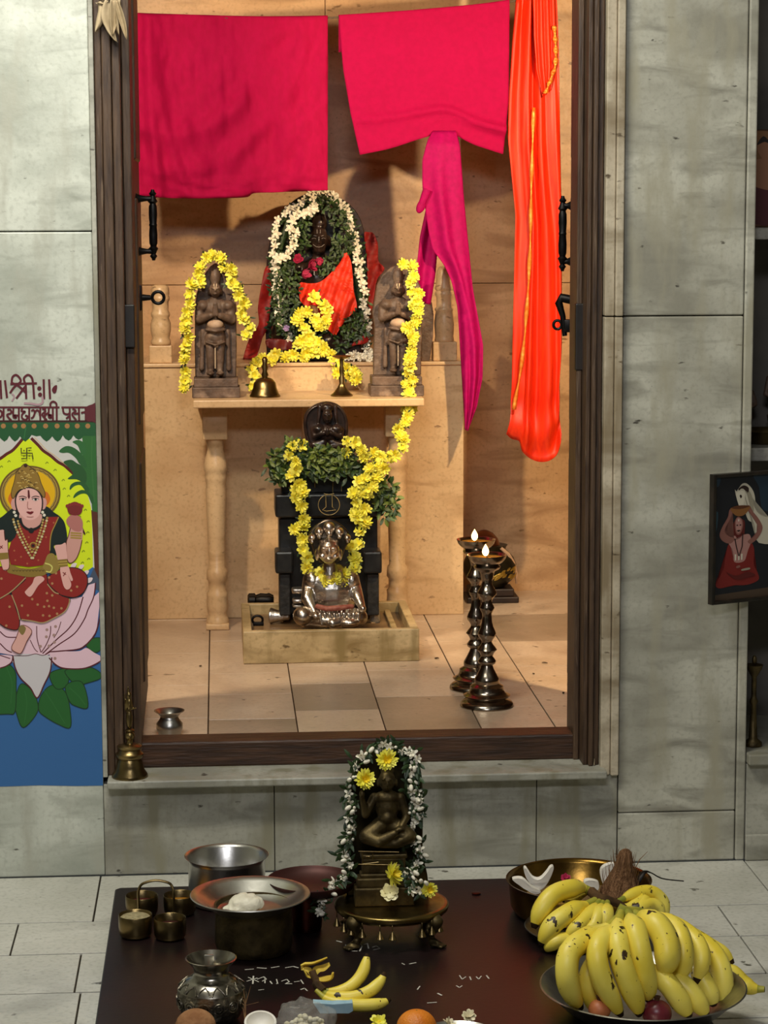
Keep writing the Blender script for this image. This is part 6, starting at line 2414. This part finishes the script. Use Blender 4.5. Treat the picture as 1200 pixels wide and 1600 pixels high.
p = Paint('painted_lotus')
for pl in ([(370, 1250), (440, 1150), (520, 1130), (610, 1200), (650, 1360), (650, 1520), (540, 1490), (420, 1420), (360, 1360)], [(140, 1290), (190, 1120), (280, 1160), (340, 1260), (345, 1380), (220, 1520), (160, 1410)], [(-350, 1000), (-100, 950), (60, 930), (140, 1000), (150, 1130), (140, 1370), (60, 1395), (-200, 1390), (-350, 1300)], [(460, 1030), (560, 980), (640, 990), (620, 1130), (520, 1160)], [(600, 1000), (720, 970), (860, 970), (950, 1050), (800, 1110), (700, 1120)], [(610, 1130), (760, 1100), (815, 1330), (700, 1320), (640, 1270)], [(800, 760), (860, 695), (960, 700), (960, 775), (880, 825)]):
    p.poly(C4, pl, '24642a')
    p.line(C4, pl, '143a1a', 1.4, True, True)
for q in ([(410, 1180), (480, 1280), (600, 1480)], [(230, 1180), (250, 1300), (225, 1480)], [(60, 960), (110, 1100), (100, 1300)], [(640, 1150), (720, 1220), (790, 1310)]):
    p.line(C4, q, '2f6e34', 1.4)
p.poly(C4, [(-400, 300), (0, 330), (640, 330), (760, 310), (820, 200), (885, 180), (868, 310), (930, 265), (938, 400), (895, 620), (830, 720), (740, 790), (560, 815), (420, 855), (300, 862), (130, 852), (60, 840), (0, 830), (-400, 600)], PNK, False)
p.poly(C4, [(455, 875), (500, 815), (640, 815), (740, 810), (800, 783), (870, 825), (962, 885), (870, 940), (760, 975), (600, 972), (520, 940)], PNK)
p.poly(C4, [(-300, 840), (0, 845), (115, 860), (100, 915), (60, 950), (-60, 985), (-300, 960)], PNK)
p.poly(C4, [(120, 855), (330, 840), (480, 870), (465, 1000), (410, 1120), (345, 1245), (280, 1150), (190, 1060), (140, 960)], 'd4ced2')
for q, wd in (([(885, 180), (868, 310), (815, 430), (780, 520), (690, 650), (540, 755), (420, 845)], 1.8), ([(930, 265), (938, 400), (895, 620), (830, 720), (740, 790), (560, 812), (470, 818)], 2.0), ([(770, 310), (720, 470), (640, 600), (520, 710), (395, 835)], 1.8), ([(340, 580), (345, 700), (380, 825)], 1.4), ([(470, 580), (465, 660), (430, 750), (385, 822)], 1.4), ([(565, 540), (540, 620), (500, 690)], 1.2), ([(280, 710), (320, 790), (350, 820)], 1.2), ([(0, 630), (60, 680), (150, 685)], 1.6), ([(0, 740), (60, 800), (110, 825)], 1.6), ([(455, 875), (520, 940), (600, 972), (760, 975), (870, 940), (962, 885)], 2.0), ([(120, 855), (140, 960), (190, 1060), (280, 1150), (345, 1245), (410, 1120), (465, 1000), (480, 870)], 2.0), ([(0, 970), (60, 950), (110, 910), (120, 855)], 1.8), ([(130, 855), (250, 855), (330, 838), (400, 852), (470, 818)], 1.0), ([(0, 850), (60, 870), (95, 882)], 1.4)):
    p.line(C4, q, MAR, wd)
for x, y in ((435, 615), (515, 585), (430, 680), (500, 665), (505, 730), (375, 768), (455, 765), (510, 880)):
    p.dot(C4, x, y, 2.4, 'b08c84')
for x, y, r in ((685, 15, 5.0), (755, 28, 4.6), (800, 82, 4.8), (832, 150, 5.2)):
    p.poly(C4, [(x - r * 6, y + r * 3), (x - r * 2, y - r * 3), (x + r * 5, y - r * 3), (x + r * 3, y + r * 3), (x - r * 2, y + r * 6)], 'ecd8dc')
p.done()

p = Paint('painted_goddess')
# halo
for rx, ry, h in ((318, 285, '6e5420'), (300, 268, 'a88a3c'), (262, 240, 'e8b400')):
    p.poly(C3, [(312 + rx * cos(2 * pi * q / 28), 602 + ry * sin(2 * pi * q / 28)) for q in range(28)], h)
p.line(C3, [(312 + 281 * cos(2 * pi * q / 60), 602 + 254 * sin(2 * pi * q / 60) + (6 if q % 2 else -6)) for q in range(60)], '5c4416', 1.1, False, True)
p.poly(C3, [(85, 660), (120, 590), (160, 620), (150, 750), (110, 720)], 'd8701c')
p.poly(C3, [(450, 610), (490, 590), (525, 660), (500, 720), (460, 730)], 'd8701c')
# far sleeve, hair
p.poly(C3, [(-120, 900), (0, 860), (90, 790), (160, 750), (215, 830), (180, 1060), (90, 1110), (50, 1090), (-60, 1100)], '10201c')
p.poly(C3, [(420, 830), (480, 740), (560, 800), (630, 850), (680, 930), (698, 1100), (620, 1140), (560, 1150), (590, 1240), (500, 1240), (480, 1000)], '10201c')
# raised right arm with bud
p.line(C3, [(775, 820), (800, 900), (850, 960), (885, 1030)], '4a1a1a', 2.6)
p.poly(C3, [(740, 940), (855, 950), (855, 1090), (830, 1200), (790, 1290), (735, 1330), (700, 1290), (690, 1130), (715, 1040)], 'd49c90')
p.line(C3, [(740, 940), (715, 1040), (690, 1130), (700, 1290), (735, 1330), (790, 1290), (830, 1200), (855, 1090)], '5a2018', 1.2)
p.poly(C3, [(690, 890), (740, 830), (820, 840), (862, 900), (850, 990), (790, 1000), (730, 960)], 'b8746c')
p.poly(C3, [(700 + 0, 760), (705, 720), (740, 705), (775, 692), (815, 702), (850, 735), (858, 780), (835, 820), (780, 835), (720, 815)], '7a2424')
for q in range(7):
    p.dot(C3, 700 + q * 26, 735 - 22 * sin(q / 6 * pi), 2.6, '8a2a2a')
for y in (1015, 1040, 1065):
    p.line(C3, [(735, y), (850, y + 8)], GLD, 2.4, False)
# sari torso
p.poly(C3, [(215, 900), (290, 975), (345, 990), (430, 945), (490, 850), (612, 848), (575, 930), (540, 1010), (525, 1090), (520, 1230), (470, 1350), (300, 1370), (110, 1345), (88, 1200), (115, 1110), (160, 1060)], SARI, False)
for x, y in ((150, 1200), (220, 1265), (285, 1335), (560, 910), (480, 1060), (420, 1040), (300, 1060), (240, 1110), (160, 1300), (400, 1300)):
    p.dot(C3, x, y, 1.5, 'b0603c')
p.line(C3, [(612, 850), (575, 930), (540, 1010), (525, 1090), (520, 1200)], GLD, 1.6)
# neck, face, ears
p.poly(C3, [(215, 800), (420, 800), (425, 920), (350, 965), (285, 962), (220, 915)], 'd8a096')
p.poly(C3, [(115, 710), (135, 655), (170, 650), (170, 770), (130, 765)], 'd49c94')
p.poly(C3, [(440, 655), (475, 660), (487, 705), (470, 760), (440, 765)], 'd49c94')
p.poly(C3, [(168, 650), (205, 580), (290, 545), (385, 572), (435, 650), (440, 740), (418, 815), (380, 860), (320, 882), (265, 868), (205, 812), (172, 735)], 'ecb6ae')
p.line(C3, [(200, 830), (168, 740), (165, 650), (205, 578), (290, 543), (385, 570), (437, 650), (442, 740), (425, 820)], '1a0c0c', 2.2)
# crown
p.poly(C3, [(262, 298), (335, 345), (395, 400), (430, 500), (470, 600), (455, 650), (400, 580), (290, 535), (190, 580), (140, 660), (118, 600), (150, 480), (170, 390), (215, 335)], '94722e')
p.line(C3, [(262, 298), (335, 345), (395, 400), (430, 500), (470, 600), (455, 650), (400, 580), (290, 535), (190, 580), (140, 660), (118, 600), (150, 480), (170, 390), (215, 335)], '3c2c10', 1.0, True, True)
for q in range(46):
    rn = random.Random(q)
    x, y = rn.uniform(180, 400), rn.uniform(350, 560)
    p.line(C3, [(x - 12, y + 4), (x, y - 6), (x + 12, y + 4)], rn.choice(['d0b064', '5c4416', 'c4a04c']), 1.2)
p.dot(C3, 268, 312, 3, '3c1c10')
# features
p.poly(C3, [(290, 570), (306, 570), (314, 640), (302, 664), (290, 640)], '5a1418', False)
for x in (238, 370):
    p.line(C3, [(x - 40, 640 if x < 300 else 646), (x, 632), (x + 42, 648 if x < 300 else 640)], '2c1410', 1.0)
    p.poly(C3, [(x - 34, 664), (x, 652), (x + 36, 664), (x, 682)], 'e8dcd4')
    p.dot(C3, x + 2, 667, 2.0, '1a0c0c')
    p.line(C3, [(x - 36, 664), (x, 654), (x + 36, 664)], '1a0c0c', 1.1)
p.line(C3, [(290, 690), (288, 745), (300, 764), (330, 762)], 'a86c64', 1.1)
p.poly(C3, [(275, 798), (300, 792), (315, 796), (330, 791), (352, 797), (318, 822)], '74101c')
p.line(C3, [(280, 845), (320, 850), (350, 845)], 'b87c74', 1.0)
# jewellery
p.line(C3, [(212, 860), (240, 940), (325, 985), (420, 940), (452, 860)], '101414', 3.6)
p.dot(C3, 326, 990, 4.4, '101414')
for a_, b_, n_ in (((140, 875), (330, 1275), 16), ((492, 860), (345, 1275), 16)):
    for q in range(n_):
        t = q / (n_ - 1)
        x = a_[0] + (b_[0] - a_[0]) * t ** 1.3
        y = a_[1] + (b_[1] - a_[1]) * t
        p.dot(C3, x, y, 2.0, 'd8c898' if q % 2 else 'b09050')
        if q < 13:
            p.dot(C3, x + (48 if a_[0] < 300 else -42), y + 18, 1.8, 'c0a058')
for r_, h in ((6.0, GLD), (4.2, '7a2a1c'), (2.2, '1a1414')):
    p.dot(C3, 346, 1148, r_, h)
for x, y in ((150, 800), (165, 835), (445, 800), (462, 830)):
    p.dot(C3, x, y, 2.4, 'e4dcc8')
# legs
for pl in ([(440, 130), (560, 55), (700, 40), (790, 90), (812, 170), (780, 260), (700, 312), (600, 302), (500, 262), (430, 190)], [(130, 200), (240, 110), (420, 90), (450, 190), (560, 290), (645, 325), (640, 370), (600, 445), (500, 505), (400, 548), (300, 532), (200, 518), (170, 440), (110, 290)], [(-200, 60), (0, 30), (90, 60), (235, 130), (180, 200), (110, 260), (0, 325), (-200, 300)], [(-60, 330), (0, 330), (100, 285), (150, 420), (182, 520), (165, 610), (70, 602), (0, 560), (-60, 520)]):
    p.poly(C4, pl, SARI)
    p.line(C4, pl, '2a0c0c', 1.4, True, True)
for q in ([(240, 130), (160, 210), (90, 270), (0, 325)], [(440, 190), (500, 262), (545, 280)], [(200, 518), (300, 532), (400, 548), (500, 505), (600, 445), (640, 370), (645, 325)], [(110, 290), (160, 420), (186, 520)]):
    p.line(C4, q, 'b09a6c', 1.6)
for x, y in ((435, 275), (485, 295), (440, 345), (410, 400), (455, 395), (500, 410), (570, 415), (460, 485), (530, 465), (455, 130), (485, 185), (400, 480), (260, 480), (205, 390), (300, 330), (90, 400), (715, 215), (520, 90), (660, 250), (350, 380), (15, 140), (60, 575)):
    p.dot(C4, x, y, 2.0, 'b88458')
# belt and sash
p.poly(C3, [(105, 1345), (200, 1375), (330, 1385), (465, 1365), (480, 1440), (400, 1468), (280, 1472), (150, 1445), (78, 1420)], '8e7430')
for x in range(130, 470, 34):
    p.line(C3, [(x, 1400), (x + 14, 1412), (x + 26, 1398)], '5c4818', 1.2)
p.poly(C3, [(500, 1240), (560, 1232), (612, 1320), (612, 1400), (540, 1440), (450, 1380), (470, 1310)], '98803a')
p.line(C3, [(470, 1330), (520, 1345), (545, 1375), (525, 1420), (480, 1415)], 'd8d070', 2.0)
# right lower arm and hand
p.poly(C3, [(572, 1148), (640, 1135), (684, 1118), (694, 1200), (700, 1300), (640, 1310), (606, 1300), (585, 1220)], SKN)
p.poly(C3, [(628, 1370), (708, 1360), (735, 1430), (760, 1500), (740, 1512), (708, 1452), (742, 1540), (730, 1590), (690, 1602), (655, 1540)], SKN)
p.poly(C3, [(600, 1295), (700, 1285), (708, 1362), (620, 1374)], '8e7430', False)
p.line(C3, [(604, 1318), (702, 1310)], 'c4a850', 1.2, False)
p.line(C3, [(610, 1345), (704, 1338)], 'c4a850', 1.2, False)
p.line(C3, [(655, 1425), (690, 1450)], '7a2424', 1.4, False)
p.line(C3, [(685, 1425), (660, 1465)], '7a2424', 1.4, False)
# raised left hand
p.poly(C3, [(-40, 980), (0, 985), (45, 990), (56, 1090), (80, 1085), (88, 1200), (100, 1330), (90, 1390), (40, 1402), (8, 1310), (-40, 1200)], SKN)
p.line(C3, [(45, 995), (56, 1090), (80, 1085), (88, 1200), (100, 1330), (88, 1392), (40, 1402)], '5a2018', 1.1)
p.poly(C3, [(-40, 1225), (86, 1218), (92, 1285), (-40, 1300)], '8e7430', False)
p.line(C3, [(0, 1150), (30, 1175)], '7a2424', 1.4, False)
p.line(C3, [(28, 1145), (2, 1180)], '7a2424', 1.4, False)
# feet
p.poly(C4, [(325, 128), (385, 118), (412, 150), (355, 205), (300, 292), (268, 305), (232, 268), (252, 238), (300, 185)], SKN)
p.poly(C4, [(205, 572), (296, 622), (250, 720), (205, 818), (170, 830), (108, 785), (150, 690)], SKN)
p.line(C4, [(205, 572), (296, 622), (250, 720), (205, 818), (170, 830), (108, 785), (150, 690)], '6a2a1c', 1.1, True, True)
p.poly(C4, [(172, 612), (200, 568), (242, 600), (210, 662)], '8a7440')
p.done()

p = Paint('painted_swastika')
for st in ([(330, 130), (280, 132), (280, 240), (224, 242)], [(222, 130), (224, 184), (338, 186), (345, 246)]):
    p.line(C3, st, '4c4c10', 2.0, False)
for x, y in ((252, 158), (306, 158), (252, 214), (308, 214)):
    p.dot(C3, x, y, 1.2, '4c4c10')
p.done()

# ------------------------------------------------------------------ framed picture hanging off the right pilaster
A = at(1116, 742, -.092)
Bm = at(1113, 946, -.092)
ang = radians(24)
W_, H_ = .25, (A.z - Bm.z)
T = Matrix.Translation((A.x, -.092, Bm.z)) @ Matrix.Rotation(ang, 4, 'Z')
root = thing('framed_picture', 'framed picture of a red robed person lifting a bowl to a white horse, right pilaster', 'picture', tuple(T @ V(W_ / 2, 0, 0)))
FR_ = mat('dark_picture_frame', '14100c', '2a2018', .35, 0, 30)
mb = MB()
for lo, hi in (((0, 0, 0), (.009, .02, H_)), ((W_ - .009, 0, 0), (W_, .02, H_)), ((.009, 0, H_ - .009), (W_ - .009, .02, H_)), ((.009, 0, 0), (W_ - .009, .02, .009))):
    mb.bbox(lo, hi, .0015, T)
mb.bbox((.004, .012, .004), (W_ - .004, .019, H_ - .004), .001, T)
mb.build('frame', FR_, root, False)
S_ = [0]
u0 = 100 / 6.667


def pic_poly(mb, pts, smooth=True):
    S_[0] += 1
    # picture pixels (crop of the frame, 135..667 x 130..1510) -> board
    P = [((x - 112) * .000262, (1515 - y) / 1385 * H_) for x, y in pts]
    if smooth:
        P = [(q.x, q.y) for q in crom([(x, y, 0) for x, y in P], 4)]
    bm = bmesh.new()
    f = bm.faces.new([bm.verts.new(T @ V(min(max(x, .009), W_ - .009), .0105 - S_[0] * .00006, min(max(z, .009), H_ - .009))) for x, z in P])
    bmesh.ops.triangulate(bm, faces=[f])
    mb.bm(bm)
    bm.free()


cols = ['12141c', '1c3040', '2a4450', 'c8c0ac', '9c9480', 'b08078', '8a5a50', '7a1c18', '5a1412', '8a5a2c', '5a3016', '2a1410', 'd8d0bc', '4a3a2c']
ci = {h: i for i, h in enumerate(cols)}
mb = MB()


def pp(h, pts, smooth=True):
    mb.mi = ci[h]
    pic_poly(mb, pts, smooth)


pp('12141c', [(160, 150), (1500, 150), (1500, 1480), (160, 1480)], False)
pp('1c3040', [(165, 170), (220, 160), (205, 250), (165, 260)])
pp('2a4450', [(150, 560), (195, 540), (185, 700), (150, 780)])
pp('1c3040', [(640, 160), (1100, 160), (1100, 500), (760, 560), (690, 300)])
pp('4a3a2c', [(150, 1420), (1500, 1380), (1500, 1480), (150, 1480)], False)
# horse
pp('c8c0ac', [(395, 310), (420, 330), (470, 260), (530, 250), (600, 310), (640, 400), (655, 540), (760, 620), (1000, 680), (1050, 900), (700, 900), (640, 700), (560, 640), (500, 500), (450, 480), (415, 400)])
pp('9c9480', [(530, 300), (600, 380), (630, 540), (600, 560), (560, 400)])
pp('d8d0bc', [(420, 340), (500, 330), (515, 400), (490, 500), (455, 505), (420, 400)])
pp('2a1410', [(452, 375), (470, 368), (482, 390), (465, 405)])
pp('2a1410', [(440, 300), (500, 270), (560, 300), (555, 350), (530, 330), (480, 300), (445, 320)])
# robe
pp('7a1c18', [(330, 880), (420, 840), (560, 850), (640, 950), (640, 1120), (690, 1220), (700, 1300), (560, 1340), (380, 1330), (240, 1350), (180, 1320), (200, 1230), (270, 1150), (290, 1000)])
pp('5a1412', [(370, 760), (400, 640), (510, 640), (520, 760), (500, 880), (400, 880)])
# torso, arms
pp('b08078', [(330, 820), (400, 800), (440, 840), (500, 800), (580, 800), (600, 880), (560, 980), (520, 1080), (400, 1080), (380, 960), (330, 880)])
for s in ([(350, 880), (260, 850), (215, 780), (250, 690), (310, 600), (330, 520), (365, 510), (365, 560), (320, 650), (275, 740), (330, 800), (400, 830)], [(560, 870), (640, 820), (680, 740), (650, 660), (600, 600), (560, 550), (540, 500), (575, 490), (620, 560), (690, 640), (740, 740), (690, 840), (600, 900)]):
    pp('8a5a50', s)
pp('8a5a50', [(400, 640), (440, 600), (490, 640), (498, 710), (470, 780), (430, 790), (405, 740)])
pp('b08078', [(412, 645), (442, 612), (478, 645), (482, 710), (460, 765), (434, 770), (415, 730)])
pp('2a1410', [(422, 748), (450, 742), (468, 750), (445, 762)])
for x in (428, 466):
    pp('2a1410', [(x - 12, 690), (x, 682), (x + 12, 690), (x, 698)])
pp('d8d0bc', [(436, 628), (452, 628), (450, 650), (438, 650)], False)
# bowl
pp('8a5a2c', [(345, 500), (450, 480), (575, 495), (560, 540), (500, 590), (420, 590), (360, 545)])
pp('5a3016', [(345, 500), (450, 480), (575, 495), (460, 520)])
# sacred marks, beads, folds
for x in (412, 452, 488):
    pp('d8d0bc', [(x - 10, 1000), (x + 10, 1000), (x + 8, 1065), (x - 8, 1065)], False)
for st in ([(400, 830), (420, 920), (450, 1020)], [(495, 780), (490, 920), (455, 1020)]):
    for a, b in zip(st, st[1:]):
        pp('2a1410', [(a[0] - 6, a[1]), (a[0] + 6, a[1]), (b[0] + 6, b[1]), (b[0] - 6, b[1])], False)
pp('5a1412', [(300, 1180), (420, 1230), (560, 1200), (660, 1240), (560, 1260), (420, 1270)])
pp('8a5a50', [(420, 1130), (460, 1120), (470, 1140), (430, 1150)])
pp('9c9480', [(490, 1165), (580, 1155), (585, 1175), (495, 1182)])
o = mb.build('painting', [paintmat(h) for h in cols], root, False, own=True)
for i, h in enumerate(cols):
    pass

# framed print on the niche shelf
zs = at(1190, 356, .06).z
a = at(1178, 200, .2)
mb = MB()
T = Matrix.Translation((1.392, .28, zs)) @ Matrix.Rotation(radians(-6), 4, 'X')
w_, h_ = .30, at(1190, 200, .25).z - zs
root = thing('framed_print', 'brown framed print of a bare chested person standing on the upper niche shelf', 'picture', (1.392 + w_ / 2, .28, zs))
mb.bbox((0, 0, 0), (w_, .018, h_), .003, T)
mb.build('frame', mat('brown_print_frame', '5a3a24', '70482e', .5), root, False)
mb = MB()
cols2 = ['96683e', 'b07a58', '5e2226', '2a1a14']


def q2(h, pts):
    mb.mi = cols2.index(h)
    S_[0] += 1
    bm = bmesh.new()
    pl = [(p_.x, p_.y) for p_ in crom([(x, y, 0) for x, y in pts], 4)]
    f = bm.faces.new([bm.verts.new(T @ V(x * w_, -.0006 - .0002 * len(mb.f) / 40, y * h_)) for x, y in pl])
    bmesh.ops.triangulate(bm, faces=[f])
    mb.bm(bm)
    bm.free()


q2('96683e', [(.05, .05), (.5, .04), (.95, .05), (.96, .5), (.95, .95), (.5, .96), (.05, .95), (.04, .5)])
q2('5e2226', [(.08, .05), (.45, .05), (.42, .4), (.2, .48), (.08, .3)])
q2('b07a58', [(.08, .5), (.14, .66), (.24, .70), (.34, .68), (.44, .55), (.4, .38), (.2, .4)])
q2('b07a58', [(.19, .8), (.25, .9), (.32, .8), (.26, .68)])
q2('2a1a14', [(.19, .84), (.25, .93), (.32, .84), (.26, .87)])
mb.build('print', [paintmat(h) for h in cols2], root, False, own=True)

# dim things on the lower shelf of the niche
zs = at(1190, 700, .06).z
root = thing('brass_tray', 'dim brass tray on the lower shelf of the niche above the framed picture', 'tray', (1.47, .2, zs))
mb = MB()
mb.lathe((1.47, .2, zs), [(0, .07), (.004, .075), (.03, .082), (.034, .086), (.03, .078), (.006, .07), (.005, .0005)], 28)
mb.build('tray_body', BRASSDARK, root, angle=50)
for x, y, h, r, lab in ((1.43, .33, .20, .03, 'dark grey figurine at the left of the lower niche shelf'), (1.53, .34, .26, .035, 'taller dark figurine further in on the lower niche shelf')):
    root = thing('dark_figurine', lab, 'figurine', (x, y, zs), 'figurines in the niche')
    mb = MB()
    mb.lathe((x, y, zs), [(0, r), (.02, r), (.022, r * .7), (.06, r * .9)], 16)
    mb.build('foot', GREYSTONE, root)
    mb = MB()
    mb.ell((x, y, zs + h * .45), (r * .8, r * .6, h * .28))
    mb.ell((x, y, zs + h * .85), (r * .5, r * .5, h * .14))
    for s in (-1, 1):
        mb.tube([(x + s * r * .7, y, zs + h * .65), (x + s * r * 1.1, y - .01, zs + h * .45), (x + s * r * .3, y - r * .8, zs + h * .42)], [r * .28, r * .24, r * .18], 8)
    blob('figure_body', mb, GREYSTONE, root, .005, 1)
zn = .293
root = thing('brass_lamp', 'small dim brass lamp standing in the dark lower part of the niche', 'oil lamp', (1.405, .06, zn))
zl = at(1165, 1040, .06).z
mb = MB()
h = zl - zn
mb.lathe((1.412, .07, zn), [(0, .024), (.01, .024), (.02, .012), (h * .5, .007), (h * .55, .012), (h * .6, .007), (h * .85, .007), (h * .95, .02), (h, .024), (h, .018), (h * .97, .0005)], 18)
mb.build('stem', BRASSDARK, root, angle=50)
mb = MB()
mb.ell((1.412, .07, zl + .012), (.007, .007, .014))
mb.build('finial', BRASSDARK, root)

# ------------------------------------------------------------------ litter
rn = random.Random(21)
for k_, (x, y, s, lab) in enumerate(((405, 1030, 1, 'dry leaf scrap on the shrine floor left of the marble tray'), (315, 1040, .8, 'dry leaf scrap on the floor joint in front of the left table leg'), (686, 1028, 1.1, 'dark leaf scrap on the shrine floor right of the marble tray'), (856, 1036, .9, 'small leaf scrap on the shrine floor right of the standing lamps'), (880, 1084, .8, 'leaf scrap on the shrine floor beside the right door leaf'), (832, 1052, .7, 'dark bit of leaf on the shrine floor just right of the lamps'), (722, 975, .7, 'pale petal on the floor at the right corner of the altar block'))):
    p = on(x, y, FL + .0008)
    mb = MB()
    a = rn.uniform(0, 6.28)
    leaf_shape(mb, p, (cos(a), sin(a), .08), (0, 0, 1), .022 * s, .005 * s, .5)
    o = mb.build('leaf_scrap', mat('pale_scrap', 'd8c8a0', 'e8dcc0') if k_ == 6 else mat('dark_scrap', '241a12', '3a2c1e', .8), None, loc=tuple(p), own=True, angle=180, solid=.0008)
    tag(o, lab, 'leaf', 'scraps on the shrine floor')
mb = MB()
p, q = on(980, 1190, .2645), at(977, 1163, -.02)
p = V(p.x - .03, -.03, .2655)
mb.tube([V(.972, .0, .266), V(.978, .03, .30), V(.974, .08, .328)], .0014, 5)
tag(mb.build('dry_stick', mat('pale_stick', '8a7c64', 'b0a084', .8), None, loc=(.972, 0, .266)), 'thin pale stick leaning on the threshold at the right end of the sill', 'stick')
